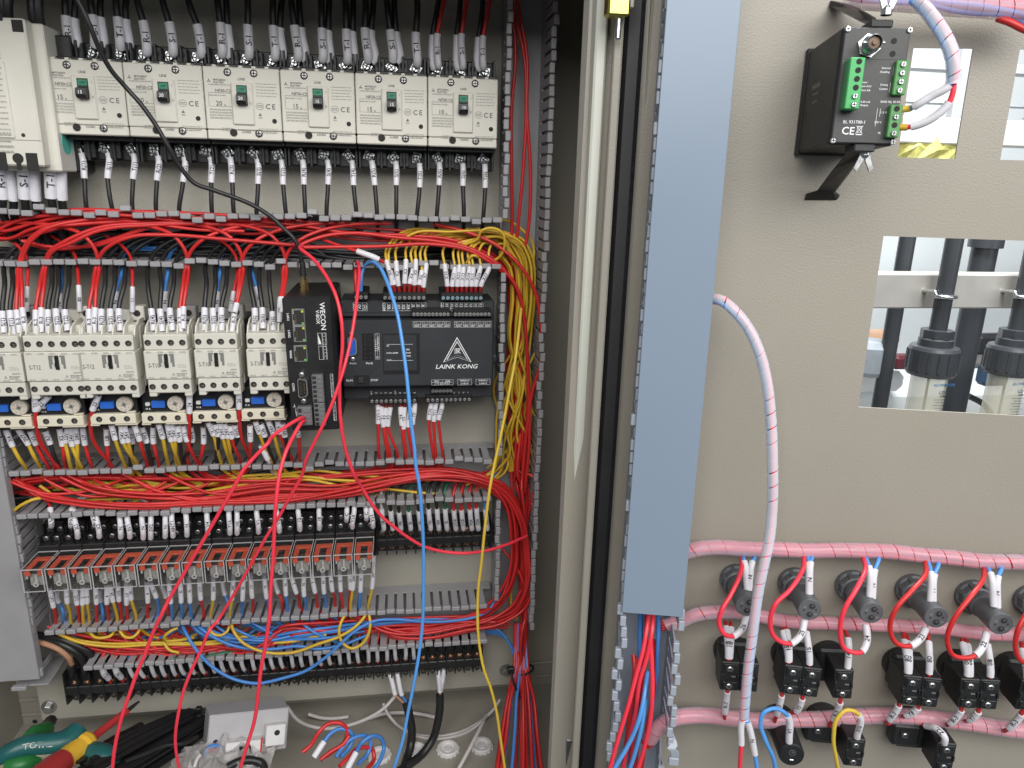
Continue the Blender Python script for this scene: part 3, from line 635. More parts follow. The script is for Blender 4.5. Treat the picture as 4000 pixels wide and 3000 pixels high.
# ================================================================== overload relays
OLD = .086
OLP = [(50, 1415), (390, 1406), (732, 1392), (1063, 1386), (1390, 1375), (1705, 1360)]
ob = MB(); ob.box((-.0215, -.072, -.012), (.0225, -.01, .030), .001); ob.box((-.0205, -.081, .004), (.0215, -.07, .0275), .001)
OL_BODY = ob.mesh('overload_body', M_black)
o2 = MB(); o2.box((-.0205, -OLD, -.0050), (.0205, -.066, .0055), .0008); o2.box((.012, -OLD+.001, .0058), (.0203, -.066, .0072), .0006); o2.box((-.0213, -OLD+.001, -.0068), (-.013, -.068, -.0045), .0006); o2.box((.0005, -OLD+.001, -.0066), (.0213, -.068, -.0045), .0006)
OL_BLK = o2.mesh('terminal_block', M_cream)
OL_DIAL = MB().lathe([(.0074, 0), (.0074, -.0035), (.0070, -.0042), (0, -.0042)], (0, 0, 0), (0, 1, 0), 24).mesh('setting_dial', mat('dial_beige', (.55, .50, .42), .5))
dp = MB()
for a in range(0, 360, 45):
    ca, sa = math.cos(math.radians(a+10)), math.sin(math.radians(a+10)); dp.text(str(7+a//45*2), .0017, (ca*.0052, -.0043, sa*.0052))
for a in (20, 65, 110, 155):
    ca, sa = math.cos(math.radians(a)), math.sin(math.radians(a)); L = .0032 if a in (20, 110) else .0022; wv = .0004
    dp.add([(-ca*L+sa*wv, -.00435, -sa*L-ca*wv), (ca*L+sa*wv, -.00435, sa*L-ca*wv), (ca*L-sa*wv, -.00435, sa*L+ca*wv), (-ca*L-sa*wv, -.00435, -sa*L+ca*wv)], [(0, 1, 2, 3)])
OL_DP = dp.mesh('dial_scale', M_inkg)
OL_BTN = MB().box((-.0062, -.0045, -.0034), (.0062, 0, .0034), .0006).mesh('reset_button', M_bluebtn)
OL_TAB = MB().box((-.0022, -.003, -.0018), (.0022, 0, .0018), .0006).mesh('trip_lever', M_whitep)
lp = MB().text('H A', .0026, (-.0150, -.0812, .0088)); OL_PR = lp.mesh('print', M_white)
OPOS = []
for k, (x, y) in enumerate(OLP):
    q = U(z3(x, y), OLD); OPOS.append(q)
    t = thing('overload_relay', f'black overload relay with blue reset button under the {["cropped contactor", "first full S-T12 contactor", "second full S-T12 contactor", "first S-T10 contactor", "second S-T10 contactor", "third S-T10 contactor"][k]}', 'overload relay', T(q.x, 0, q.z), 'overload relays in a row')
    inst(OL_BODY, 'overload_body', t); b_ = inst(OL_BLK, 'terminal_block', t); d_ = inst(OL_DIAL, 'setting_dial', t, T(.0112, -.081, .0145)); stuff(inst(OL_DP, 'dial_scale', d_))
    inst(OL_BTN, 'reset_button', t, T(-.0045, -.081, .0140)); inst(OL_TAB, 'trip_lever', t, T(-.0145, -.081, .0140)); stuff(inst(OL_PR, 'print', t))
    inst(OL_TAB, 'trip_lever', t, T(.0055, -.079, .0262))
    for xx in (-.0122, 0, .0128): inst(TS_ME, 'terminal_hole', b_, T(xx, -OLD, .0006))
# ================================================================== wires above the contactors (out of the duct below the breakers)
def W(label, colr, pts, r, sl=(), group='wires', **k):
    return wire(label, colr, [U(p, d) for p, d in pts], r, sl, group, **k)
CW = [
 (0, 'black', (15, 690), (25, 830), 'S(1)', 30), (0, 'black', (65, 685), (85, 840), 'T(1)', 85), (0, 'red', (107, 682), (130, 832), 'R-3', -1), (0, 'red', (145, 668), (165, 822), 'R-3', -2),
 (1, 'red', (232, 682), (236, 842), 'R-3', -1), (1, 'red', (268, 667), (266, 826), 'R-3', -2), (1, 'black', (310, 680), (318, 830), 'R(2)', 345), (1, 'black', (362, 674), (378, 826), 'S(2)', 385), (1, 'black', (420, 680), (440, 816), 'T(2)', 455),
 (2, 'red', (576, 676), (584, 840), 'R-3', -1), (2, 'red', (616, 667), (606, 830), 'R-3', -2), (2, 'black', (657, 676), (660, 822), 'R(3)', 690), (2, 'black', (715, 675), (722, 822), 'S(3)', 755), (2, 'black', (770, 674), (782, 816), 'T(3)', 825),
 (3, 'black', (980, 674), (998, 816), 'R(4)', 965), (3, 'black', (1038, 676), (1054, 820), 'S(4)', 1040), (3, 'black', (1100, 670), (1118, 815), 'T(4)', 1135), (3, 'red', (1166, 672), (1170, 822), 'R-3', -1), (3, 'red', (1190, 660), (1188, 802), 'R-3', -2),
 (4, 'black', (1326, 667), (1328, 816), 'R(5)', 1335), (4, 'black', (1380, 670), (1388, 820), 'S(5)', 1400), (4, 'black', (1435, 667), (1438, 816), 'T(5)', 1480), (4, 'red', (1525, 660), (1505, 822), 'R-3', -1), (4, 'red', (1535, 640), (1520, 700), None, -2),
 (5, 'black', (1650, 670), (1650, 822), 'R(6)', 1625), (5, 'black', (1700, 667), (1705, 802), 'S(6)', 1690), (5, 'black', (1765, 692), (1770, 816), 'T(6)', 1755), (5, 'red', (1818, 600), (1812, 760), '20', -1), (5, 'red', (1832, 600), (1826, 700), None, -2)]
CNAME = ['the cropped contactor', 'the first full S-T12 contactor', 'the second full S-T12 contactor', 'the first S-T10 contactor', 'the second S-T10 contactor', 'the third S-T10 contactor']
rl = random.Random(11)
REDTOP = {0: 120, 1: 285, 2: 625, 3: 1205, 4: 1560, 5: 1840}
# long red runs in the duct: px paths (z3 coords), taken by the red contactor wires
for c, colr, s0, s1, txt, tx in CW:
    lo_d, mid_d = .086, .080
    base = [(z3(*s1), lo_d), (z3(*s0), mid_d)]
    if colr == 'black':
        m = ((s0[0]+tx)/2+ (8 if tx > s0[0] else -14), 520); x = tx
        rest = [(z3(*m), .070), (z3(x, 385), .047), (z3(x+45, 300), .034), (z3(x+140, 235), .024), (z3(x+330, 190+rl.uniform(-10, 25)), .018), (z3(x+600, 180+rl.uniform(-10, 30)), .014)]
        W(f'black wire with white sleeve {txt} into the top of {CNAME[c]}', 'black', (base+rest)[::-1], .00215, [(6, 7, txt)], 'wires above the contactors', srad=1.36)
    else:
        x = REDTOP[c]+(0 if tx == -1 else 16)
        rest = [(z3((s0[0]+x)/2+rl.uniform(-4, 4), 530), .071), (z3(x, 395), .052)]
        right = (tx == -1)
        if c == 0: rest += [(z3(x+60, 240), .056), (z3(x+180, 150), .058), (z3(x+400, 100+25*(tx+2)), .052), (z3(x+800, 85+20*(tx+2)), .046), (z3(x+1400, 105), .04)]
        elif c == 1: rest += [(z3(x+40, 300), .056), (z3(x+140, 215-20*tx), .058), (z3(x+330, 140-15*tx), .055), (z3(x+700, 110-10*tx), .05), (z3(x+1300, 130), .046)]
        elif c == 2 and right: rest += [(z3(x+45, 300), .057), (z3(x+130, 240), .060), (z3(x+250, 202), .060), (z3(x+450, 195), .058), (z3(x+850, 225), .058), (z3(x+1365, 268), .057)]
        elif right: rest += [(z3(x+30, 305), .054), (z3(x+110, 225), .056), (z3(x+230, 170), .05), (z3(x+420, 130), .045), (z3(x+700, 120), .04)]
        else: rest += [(z3(x-25, 290), .054), (z3(x-90, 205), .055), (z3(x-210, 150), .05), (z3(x-420, 120), .045), (z3(x-700, 110), .04)]
        pts = (base+rest)[::-1]; nn = len(pts)
        W(f'red wire{" with white sleeve "+txt if txt else ""} into {CNAME[c]}, {"front" if right else "rear"} one of two', 'red', pts, .00182, [(nn-2, nn-1, txt)], 'red wires of the contactors', srad=1.45)
# thin coil wires behind: red with number sleeves, blue neutrals
for c, colr, s0, s1, txt, top in [(0, 'red', (175, 530), (172, 690), '98', (180, 400)), (1, 'red', (510, 522), (516, 690), '80', (500, 405)), (2, 'red', (858, 532), (857, 694), '11', (855, 405)), (1, 'blue', (382, 577), (386, 700), 'N', (400, 520)), (2, 'blue', (750, 562), (746, 690), 'N', (790, 440)), (3, 'blue', (1069, 562), (1070, 690), 'N', (1090, 430)), (4, 'blue', (1408, 562), (1402, 690), 'N', (1425, 430)), (5, 'blue', (1662, 532), (1690, 660), 'N', (1635, 440)), (4, 'red', (1515, 560), (1492, 690), '17', (1540, 420))]:
    up = [((top[0]+(10 if colr == 'blue' else -14), 330), .040 if colr == 'red' else .022), ((top[0]+(60 if colr == 'blue' else -60), 270), .034 if colr == 'red' else .012), ((top[0]+(160 if colr == 'blue' else -170), 230 if colr == 'blue' else 200), .026 if colr == 'red' else .006)]
    pts = [(z3(*p), d) for p, d in up][::-1]+[(z3(*top), .048), (z3(*s0), .062), (z3(*s1), .064)]
    W(f'{colr} coil wire with white sleeve {txt} behind {CNAME[c]}', colr, pts, .0016 if colr == 'red' else .0019, [(4, 5, txt)], 'coil wires of the contactors', srad=1.5)
# ================================================================== wires below the overload relays (into the next duct)
LOWW = [  # sleeve start (z3), sleeve end (z3), lip point (z5), colour, text
 (0, (38, 1455), (82, 1565), (185, 240), 'yellow', 'X4'), (0, (118, 1455), (185, 1555), (288, 225), 'yellow', '0V7'), (0, (195, 1465), (235, 1555), (350, 235), 'red', 'V3'),
 (1, (225, 1245), (230, 1335), (425, 240), 'red', '21'), (1, (315, 1240), (240, 1330), (395, 235), 'red', '22'), (1, (290, 1465), (325, 1550), (420, 215), 'black', 'A1'), (1, (385, 1450), (405, 1560), (470, 215), 'red', 'X2'), (1, (440, 1445), (425, 1540), (512, 238), 'yellow', 'LV1'), (1, (462, 1440), (468, 1562), (590, 240), 'yellow', '24V'), (1, (490, 1440), (500, 1545), (560, 225), 'yellow', '24V'), (1, (535, 1440), (552, 1555), (662, 235), 'red', 'U7'),
 (2, (640, 1235), (600, 1330), (805, 225), 'red', '23'), (2, (690, 1450), (695, 1556), (785, 215), 'red', 'U8'), (2, (722, 1425), (747, 1520), (898, 210), 'yellow', 'X1'), (2, (785, 1430), (800, 1540), (985, 205), 'yellow', '24V'), (2, (805, 1430), (830, 1535), (965, 200), 'yellow', '24V'), (2, (838, 1440), (856, 1545), (940, 190), 'black', 'V3'), (2, (872, 1430), (905, 1527), (1058, 198), 'red', 'J2'), (2, (918, 1440), (950, 1540), (1090, 190), 'black', 'W3'),
 (3, (994, 1440), (996, 1545), (1140, 195), 'red', '11'), (3, (1028, 1420), (1055, 1512), (1210, 198), 'yellow', 'X10'), (3, (1085, 1420), (1110, 1530), (1290, 198), 'yellow', '24V'), (3, (1110, 1420), (1135, 1525), (1270, 195), 'yellow', '24V'), (3, (1150, 1430), (1165, 1530), (1310, 185), 'black', 'V4'), (3, (1228, 1225), (1228, 1348), (1355, 195), 'red', '24'), (3, (1190, 1430), (1212, 1530), (1420, 200), 'red', '13'), (3, (1232, 1440), (1243, 1535), (1330, 180), 'black', 'W4'),
 (4, (1318, 1440), (1320, 1545), (1440, 195), 'red', '14'), (4, (1348, 1410), (1385, 1492), (1590, 188), 'yellow', 'X11'), (4, (1395, 1420), (1412, 1495), (1560, 180), 'black', 'V5'), (4, (1425, 1415), (1445, 1510), (1655, 188), 'yellow', '24V'), (4, (1455, 1415), (1475, 1508), (1675, 185), 'yellow', '24V'), (4, (1490, 1430), (1502, 1512), (1730, 185), 'red', '16'), (4, (1548, 1200), (1550, 1320), (1800, 188), 'red', '26'), (4, (1525, 1425), (1540, 1500), (1650, 175), 'black', 'W5'),
 (5, (1620, 1430), (1623, 1530), (1800, 178), 'red', '17'), (5, (1655, 1405), (1682, 1480), (1950, 185), 'yellow', 'X12'), (5, (1690, 1420), (1715, 1500), (1960, 165), 'black', 'U6'), (5, (1738, 1400), (1775, 1490), (2030, 188), 'yellow', '24V'), (5, (1800, 1400), (1812, 1480), (2100, 165), 'red', '19'), (5, (1690, 1560), (1735, 1650), (1945, 205), 'white', None), (5, (1828, 1420), (1848, 1500), (2080, 160), 'black', 'W6'), (5, (1930, 1475), (1936, 1500), (2160, 175), 'red', '1')]
YDIR = {}
for i, (c, s0, s1, e, colr, txt) in enumerate(LOWW):
    front = s0[1] < 1400
    d0 = .088 if front else (.074 if s0[1] < 1435 else .064)
    P0, P1, E1 = z3(*s0), z3(*s1), z5(*e)
    mid = ((P1[0]*.55+E1[0]*.45), (P1[1]*.5+E1[1]*.5))
    if front: mid = (P1[0]*.85+E1[0]*.15-(12 if c == 2 else 0), P1[1]*.5+E1[1]*.5)
    g = 1 if rl.random() < .8 else -1
    ln = rl.uniform(60, 160)
    pts = [(P0, d0), (P1, d0-.002), (mid, (d0+.05)/2+.004), (E1, .048), ((E1[0]+g*14, E1[1]+38), .036), ((E1[0]+g*ln, E1[1]+75+rl.uniform(-8, 12)), .030), ((E1[0]+g*ln*3, E1[1]+88+rl.uniform(-18, 18)-(30 if g > 0 else 0)), .022)]
    W(f'{colr} wire{" with white sleeve "+txt if txt else ""} under the overload relay of {CNAME[c]}', colr, pts, .0019 if colr != 'black' else .0021, [(0, 1, txt)], 'wires below the overload relays', srad=1.5)
# ================================================================== gateway box
VD = .113
cs = [U(z4(*p), VD) for p in ((165, 428), (490, 434), (235, 1300), (545, 1296))]
vc = sum(cs, Vector())/4; VW = ((cs[1]-cs[0]).length+(cs[3]-cs[2]).length)/2; VH = ((cs[0]-cs[2]).length+(cs[1]-cs[3]).length)/2
up = (cs[0]+cs[1]-cs[2]-cs[3]).normalized(); ang = math.atan2(up.x, up.z)
VM = T(vc.x, 0, vc.z) @ Matrix.Rotation(ang, 4, 'Y'); VI = VM.inverted()
def vl(x, y, d=VD): q = VI @ U(z4(x, y), d); return q.x, q.z
print('gateway', VW, VH, math.degrees(ang))
vb = thing('gateway_box', 'black industrial gateway box with network sockets and gold antenna plug', 'gateway', VM)
mb = MB().box((-VW/2, -VD, -VH/2), (VW/2, -.014, VH/2), .0018); mb.obj('housing', mat('black_metal_housing', (.014, .014, .015), .38, var=.2, vscale=60, bump=.15, bscale=1200), vb)
MB().box((-VW/2+.006, -.014, -VH/2+.02), (VW/2-.006, -.009, VH/2-.02), .001).obj('rail_clip', M_black, vb)
M_jack = mat('jack_shield', (.55, .54, .50), .35, .9, var=.1)
M_led = mat('jack_led', (.45, .50, .06), .4, var=0); M_ledg = mat('jack_led_green', (.15, .42, .12), .4, var=0)
def jack(x0, y0, x1, y1, cells, name):
    a = vl(x0, y0); b = vl(x1, y1); xl, xr, zt_, zb_ = a[0], b[0], a[1], b[1]
    j = MB().box((xl, -VD-.0012, zb_), (xr, -VD+.002, zt_), .0005).obj(name, M_jack, vb)
    hc = (zt_-zb_)/cells
    for k in range(cells):
        z1_ = zt_-k*hc; z0_ = z1_-hc
        MB().box((xl+.0022, -VD-.0014, z0_+.0012), (xr-.0008, -VD-.0011, z1_-.0012)).box((xl+.0009, -VD-.00142, z0_+hc*.32), (xl+.0023, -VD-.0011, z1_-hc*.32)).obj('socket_opening', M_hole, j)
        MB().box((xr-.0030, -VD-.0018, z1_-.0034), (xr-.001, -VD-.0012, z1_-.0014)).obj('indicator', M_led, j); MB().box((xr-.0030, -VD-.0018, z0_+.0012), (xr-.001, -VD-.0012, z0_+.0030)).obj('indicator', M_ledg, j)
        g = MB()
        for q in range(8): g.box((xl+.0024, -VD-.0017, z0_+.0022+q*.00105), (xl+.0040, -VD-.0013, z0_+.0026+q*.00105))
        stuff(g.obj('contact_pins', M_gold, j))
jack(229, 508, 329, 722, 2, 'double_network_socket'); jack(242, 745, 337, 850, 1, 'network_socket')
def dsub(cx, cz, w_, h_, parent, yb, body, pin, Mr=None):
    M = T(cx, yb, cz)
    pol = [(-w_/2, h_/2-.002), (-w_/2+.0015, h_/2), (w_/2-.0015, h_/2-.0015), (w_/2, h_/2-.0035), (w_/2, -h_/2+.0035), (w_/2-.0015, -h_/2+.0015), (-w_/2+.0015, -h_/2), (-w_/2, -h_/2+.002)]
    o = MB().prism(pol, -.0045, 0).obj('serial_connector', M_jack, parent, M)
    MB().prism([(x*.82, z*.9) for x, z in pol], -.0048, -.001).obj('connector_insert', body, o)
    g = MB()
    for r_, nn in ((-.0016, 5), (.0016, 4)):
        for q in range(nn): g.cyl((r_, -.0058 if pin is M_gold else -.0049, (q-(nn-1)/2)*.0027), (r_, -.0045, (q-(nn-1)/2)*.0027), .00055, n=6)
    stuff(g.obj('pins', pin, o))
    for s in (-1, 1): inst(SCR_HEX, 'jack_screw', o, T(0, -.0002, s*(h_/2+.0032)))
    return o
SCR_HEX = MB().lathe([(.0026, 0), (.0026, -.0042), (.0014, -.0045), (0, -.003)], (0, 0, 0), (0, 1, 0), 6, False).lathe([(.0016, -.0042), (.0016, -.0055), (0, -.0055)], (0, 0, 0), (0, 1, 0), 8).mesh('jack_screw', M_zinc)
x, z = vl(306, 1015); dsub(x, z, .0088, .0195, vb, -VD, M_black, M_gold)
M_gterm = mat('grey_connector', (.16, .16, .165), .5, var=.1)
def plug(x0, y0, x1, y1, n, name='terminal_plug', cols=1, hs=.6):
    a = vl(x0, y0); b = vl(x1, y1); xl, xr, zt_, zb_ = a[0], b[0], a[1], b[1]
    j = MB().box((xl, -VD-.0065, zb_), (xr, -VD+.002, zt_), .0006).obj(name, M_gterm, vb)
    for k in range(n):
        zc = zt_-(k+.5)*(zt_-zb_)/n; hh = (zt_-zb_)/n*.32
        MB().box((xl+.0009, -VD-.0069, zc-hh), (xl+.0042, -VD-.0064, zc+hh)).obj('wire_slot', M_hole, j)
        MB().box((xl+.0055, -VD-.0072, zc-hh*1.1), (xr-.001, -VD-.0063, zc+hh*1.1), .0003).obj('lever', M_gterm, j)
plug(362, 930, 448, 1102, 6); plug(377, 1108, 458, 1252, 5); plug(270, 1135, 372, 1250, 3, 'power_plug')
mb = MB(); y = -VD-.0003; D_ = dict(xd=(0, 0, -1), yd=(1, 0, 0))
x, z = vl(434, 556); mb.text('WECON', .0064, (x, y, z), **D_, squash=1.06); x, z = vl(401, 562); mb.text('V-BOX', .0043, (x, y, z), **D_)
for s, px, py in (('LAN1', 208, 560), ('LAN2', 216, 670), ('WAN', 226, 802), ('COM1', 243, 1015)):
    x, z = vl(px, py); mb.text(s, .0030, (x, y, z), **D_)
x, z = vl(262, 1180); mb.text('L-24V+', .0026, (x, y, z), **D_)
x, z = vl(250, 1145); mb.rect(x-.0014, z, x+.0014, z+.0003, y).rect(x-.0009, z+.0009, x+.0009, z+.0012, y).rect(x-.0002, z, x+.0002, z+.003, y)
def grid(mb, p0, p1, cx, cz, y, loc, t=.00022):
    a = loc(*p0); b = loc(*p1); mb.frame(a[0], b[1], b[0], a[1], y, t)
    for i in range(1, cx): xx = a[0]+(b[0]-a[0])*i/cx; mb.rect(xx-t/2, b[1], xx+t/2, a[1], y)
    for i in range(1, cz): zz = b[1]+(a[1]-b[1])*i/cz; mb.rect(a[0], zz-t/2, b[0], zz+t/2, y)
grid(mb, (398, 665), (460, 742), 2, 1, y, vl); grid(mb, (405, 752), (464, 835), 2, 1, y, vl); grid(mb, (430, 665), (460, 835), 1, 8, y, vl)
a = vl(402, 672); b = vl(424, 735); mb.add([(a[0], y, a[1]), (b[0], y, b[1]), (a[0], y, b[1])], [(0, 1, 2)])
grid(mb, (480, 930), (508, 1082), 1, 6, y, vl); grid(mb, (497, 1108), (524, 1232), 1, 5, y, vl)
for k in range(6): x, z = vl(494, 943+k*25); mb.text(['A+', 'B-', 'GD', 'X1', 'X2', 'CM'][k], .0017, (x, y, z), **D_)
for k in range(5): x, z = vl(510, 1120+k*25); mb.text(['Y1', 'A1', 'A2', 'B2', 'GND'][k], .0016, (x, y, z), **D_)
stuff(mb.obj('print', M_white, vb))
# antenna socket and top screws
q = VI @ U(z4(314, 384), .072); zt_ = VH/2
sk = MB().lathe([(.0045, 0), (.0045, .002), (.0031, .0021), (.0031, .004)], (q.x, q.y, zt_), (0, 0, 1), 6, False).obj('antenna_socket', M_gold, vb)
SMA = VM @ Vector((q.x, q.y, zt_))
for xx, yy in ((.012, -.05), (.016, -.085)): MB().disc((xx, yy, zt_+.0002), (0, 0, 1), .002, 10).obj('top_screw', M_dkgrey, vb)
# the antenna cable: plug, crimp and black coax, one thing
ac = [(z1(535, -40), .118), (z1(590, 60), .116), (z1(640, 170), .114), (z1(735, 395), .104), (z1(800, 505), .098), (z1(900, 622), .092), (z1(1010, 745), .09), (z1(1110, 882), .088), (z1(1212, 1055), .086), (z1(1300, 1205), .080), (z1(1400, 1318), .076), (z1(1540, 1370), .074), (z1(1843, 1490), .070), (z2(120, 1570), .070), (z2(205, 1650), .072), (z4(235, 40), .074), (z4(280, 125), .073), (z4(298, 220), .072)]
pts = [U(p, d) for p, d in ac]+[SMA+Vector((-.0006, 0, .016)), SMA+Vector((0, 0, .009))]
cable = wire('thin black antenna cable looping down over the breakers to the gold plug', 'black', pts, .0021, (), 'loose wires', cat='cable', name='antenna_cable', n=8)
S0 = SMA+Vector((0, 0, .002))
MB().lathe([(.0040, 0), (.0042, .0055), (.0033, .0056), (.0033, .0085), (.0026, .0086), (.0026, .0125), (0, .0125)], S0, (-.03, 0, 1), 6, False).obj('screw_plug', M_gold, cable)
MB().lathe([(.0031, .012), (.0027, .024), (.0021, .025)], S0, (-.03, 0, 1), 12).obj('strain_relief', M_blk, cable)
# ================================================================== PLC
PF, PG = .074, .056
pa, pb = U(z4(548, 760), PF), U(z4(1553, 760), PF); ptop = U(z4(1000, 455), PG).z; pbot = U(z4(1000, 1088), PG).z
PX, PZ = (pa.x+pb.x)/2, (ptop+pbot)/2; PW, PHt = pb.x-pa.x, ptop-pbot
plc = thing('plc_controller', 'charcoal programmable controller with triangle logo and green-blue screw terminals', 'controller', T(PX, 0, PZ))
def pl(x, y, d=PF): q = U(z4(x, y), d); return q.x-PX, q.z-PZ
zf1 = pl(1000, 583)[1]; zf0 = pl(1000, 1012)[1]
mb = MB().box((-PW/2, -PG, -PHt/2), (PW/2, -.008, PHt/2), .001); mb.obj('housing', M_plc, plc)
mb = MB().box((-PW/2+.001, -PF, zf0), (PW/2-.002, -PG+.001, zf1), .0016); mb.obj('front_panel', M_plc, plc)
zz = pl(1000, 540, .062)[1]
MB().box((-PW/2+.002, -.062, pl(1000, 558, .062)[1]), (PW/2-.002, -PG+.001, pl(1000, 535, .062)[1]), .0006).obj('step_rail', M_plc, plc)
# display inset
a, b = pl(820, 668), pl(1062, 930)
MB().box((a[0], -PF-.0003, b[1]), (b[0], -PF+.0005, a[1])).obj('display_bezel', M_black, plc)
a, b = pl(826, 678), pl(1042, 905); MB().rect(a[0], b[1], b[0], a[1], -PF-.0005).obj('display_window', mat('display_grey', (.036, .038, .042), .35, var=.1), plc)
# screws / terminal strips
TSC = {}
def tscrew(m_): 
    if m_.name not in TSC: TSC[m_.name] = MB().lathe([(.00185, 0), (.00185, -.0006), (.0015, -.0009), (0, -.0009)], (0, 0, 0), (0, 1, 0), 12).m(1).box((-.0013, -.00105, -.00025), (.0013, -.0008, .00025)).mesh('terminal_screw', [m_, M_hole])
    return TSC[m_.name]
M_scb = mat('bluish_screw', (.38, .55, .62), .35, .6, var=.1); M_scn = mat('nickel_screw', (.55, .55, .53), .35, .9, var=.15)
def strip(x0, y0, x1, y1, n, m_, d, name='terminal_strip', sy=None, ledges=True):
    a, b = pl(x0, y0, d), pl(x1, y1, d); xl, xr, zt_, zb_ = a[0], b[0], a[1], b[1]
    s = MB().box((xl, -d, zb_), (xr, -.02, zt_), .0007).obj(name, M_black, plc)
    zs = zb_+(zt_-zb_)*.34 if sy is None else pl(x0, sy, d)[1]; out = []
    for k in range(n):
        x = xl+(k+.5)*(xr-xl)/n; inst(tscrew(m_), 'terminal_screw', s, T(x, -d, zs) @ Matrix.Rotation(random.uniform(-.6, 1.2), 4, 'Y'))
        out.append(Vector((PX+x, -d, PZ+zt_)))
        if k: MB().box((xl+k*(xr-xl)/n-.0002, -d-.0006, zb_), (xl+k*(xr-xl)/n+.0002, -d+.001, zt_)).obj('divider', M_black, s)
    return out
T24 = strip(632, 398, 728, 452, 3, M_scn, .064); TXA = strip(820, 402, 1103, 455, 9, M_scn, .064); TXB = strip(1198, 403, 1472, 457, 9, M_scb, .064)
strip(1010, 508, 1257, 562, 10, M_scn, .067, 'analog_terminals'); strip(1280, 508, 1522, 562, 10, M_scn, .067, 'analog_terminals')
TYA = strip(735, 1076, 1042, 1120, 10, M_scn, .062); TYB = strip(1100, 1070, 1397, 1112, 10, M_scn, .062)
strip(1135, 1020, 1275, 1050, 6, M_scn, .060, 'analog_terminals')
# ports, switch
x, z = pl(625, 748); dsub(x, z, .0088, .0195, plc, -PF, M_bluebtn, M_hole)
a, b = pl(688, 668), pl(762, 838); pp = MB().box((a[0], -PF-.001, b[1]), (b[0], -PF+.001, a[1]), .0004).obj('port_header', M_black, plc)
g = MB()
for i in range(2):
    for k in range(6): xx = a[0]+(i+.5)*(b[0]-a[0])/2; z_ = b[1]+(k+.5)*(a[1]-b[1])/6; g.box((xx-.0013, -PF-.0012, z_-.0008), (xx+.0013, -PF-.0009, z_+.0008))
stuff(g.obj('pin_slots', M_hole, pp))
a, b = pl(637, 938), pl(735, 1003); MB().box((a[0], -PF-.0006, b[1]), (b[0], -PF+.001, a[1]), .0004).obj('mode_switch', M_black, plc)
a, b = pl(662, 950), pl(712, 985); MB().box((a[0], -PF-.0028, b[1]), (b[0]-.002, -PF, a[1]), .0006).obj('switch_knob', M_dkgrey, plc)
# printing
mb = MB(); y = -PF-.0003; yg = -PG-.0003; yr = -.0625
def pt(s, px, py, size, d=PF, **k): x, z = pl(px, py, d); mb.text(s, size, (x, -d-.0003, z), **k)
grid(mb, (1017, 590), (1258, 608), 10, 1, y, pl, .0002); grid(mb, (1017, 608), (1258, 628), 5, 1, y, pl, .0002); grid(mb, (1285, 590), (1523, 608), 10, 1, y, pl, .0002); grid(mb, (1285, 608), (1523, 628), 5, 1, y, pl, .0002)
for k in range(5):
    pt(f'AD{k}', 1042+k*48.5, 618, .0027); pt(f'AD{k+5}', 1310+k*47.5, 618, .0027)
    for i, c in enumerate('+-'): pt(c, 1029+k*48.5+i*24, 599, .0026); pt(c, 1297+k*47.5+i*24, 599, .0026)
DG = PG
D_ = dict(xd=(0, 0, -1), yd=(1, 0, 0))
for i, s in enumerate(['COM', 'X0', 'X1', 'X2', 'X3', 'X4', 'X5', 'X6', 'X7']): pt(s, 831+i*31.5, 494, .0041 if i else .0036, DG, **D_)
for i, s in enumerate(['COM', 'X10', 'X11', 'X12', 'X13', 'X14', 'X15', 'X16', 'X17']): pt(s, 1208+i*31, 490, .0036, DG, **D_)
for i, s in enumerate(['24V', '0V']): pt(s, 639+i*32, 494, .0040, DG, **D_)
def plg(x, y): return pl(x, y, DG)
grid(mb, (820, 468), (1103, 521), 9, 1, yg, plg, .00022); grid(mb, (1198, 468), (1472, 521), 9, 1, yg, plg, .00022); grid(mb, (628, 468), (722, 521), 3, 1, yg, plg, .00022)
x, z = pl(704, 497, DG)
for i in range(14):
    a0, a1_ = 2*math.pi*i/14, 2*math.pi*(i+1)/14; r0, r1 = .0024, .0020
    mb.add([(x+r0*math.cos(a0), yg, z+r0*math.sin(a0)), (x+r0*math.cos(a1_), yg, z+r0*math.sin(a1_)), (x+r1*math.cos(a1_), yg, z+r1*math.sin(a1_)), (x+r1*math.cos(a0), yg, z+r1*math.sin(a0))], [(0, 1, 2, 3)])
mb.rect(x-.0012, z-.0002, x+.0012, z+.0002, yg).rect(x-.0002, z-.0012, x+.0002, z+.0012, yg)
pt('Port1', 628, 860, .0030); pt('Port2', 735, 860, .0030); pt('RUN', 606, 972, .0031); pt('STOP', 767, 970, .0031)
pt('CAN|485-2|485-1', 792, 735, .0021, **D_); pt('L H B A B A', 776, 745, .0024, **D_); pt('SG', 787, 822, .0024)
grid(mb, (770, 668), (803, 835), 2, 1, y, pl, .0002)
grid(mb, (1137, 968), (1278, 984), 2, 1, y, pl, .0002); grid(mb, (1137, 984), (1278, 1001), 6, 1, y, pl, .0002); grid(mb, (1306, 964), (1398, 982), 1, 1, y, pl, .0002); grid(mb, (1306, 982), (1398, 1001), 4, 1, y, pl, .0002); grid(mb, (1425, 963), (1517, 981), 1, 1, y, pl, .0002); grid(mb, (1425, 981), (1517, 1000), 4, 1, y, pl, .0002)
pt('DA1', 1170, 976, .0025); pt('DA0', 1243, 976, .0025); pt('WEIGH-2', 1352, 973, .0024); pt('WEIGH-1', 1471, 972, .0024)
pt('I V G I V G', 1207, 993, .0023, squash=1.25); pt('E-E+S-S+', 1352, 992, .0022); pt('E-E+S-S+', 1471, 991, .0022)
for i, s in enumerate(['COM', '0', '1', '2', '3', 'COM', '4', '5', '6', '7']): pt(s, 748+i*31, 1052, .0030 if len(s) < 2 else .0022, DG, **D_)
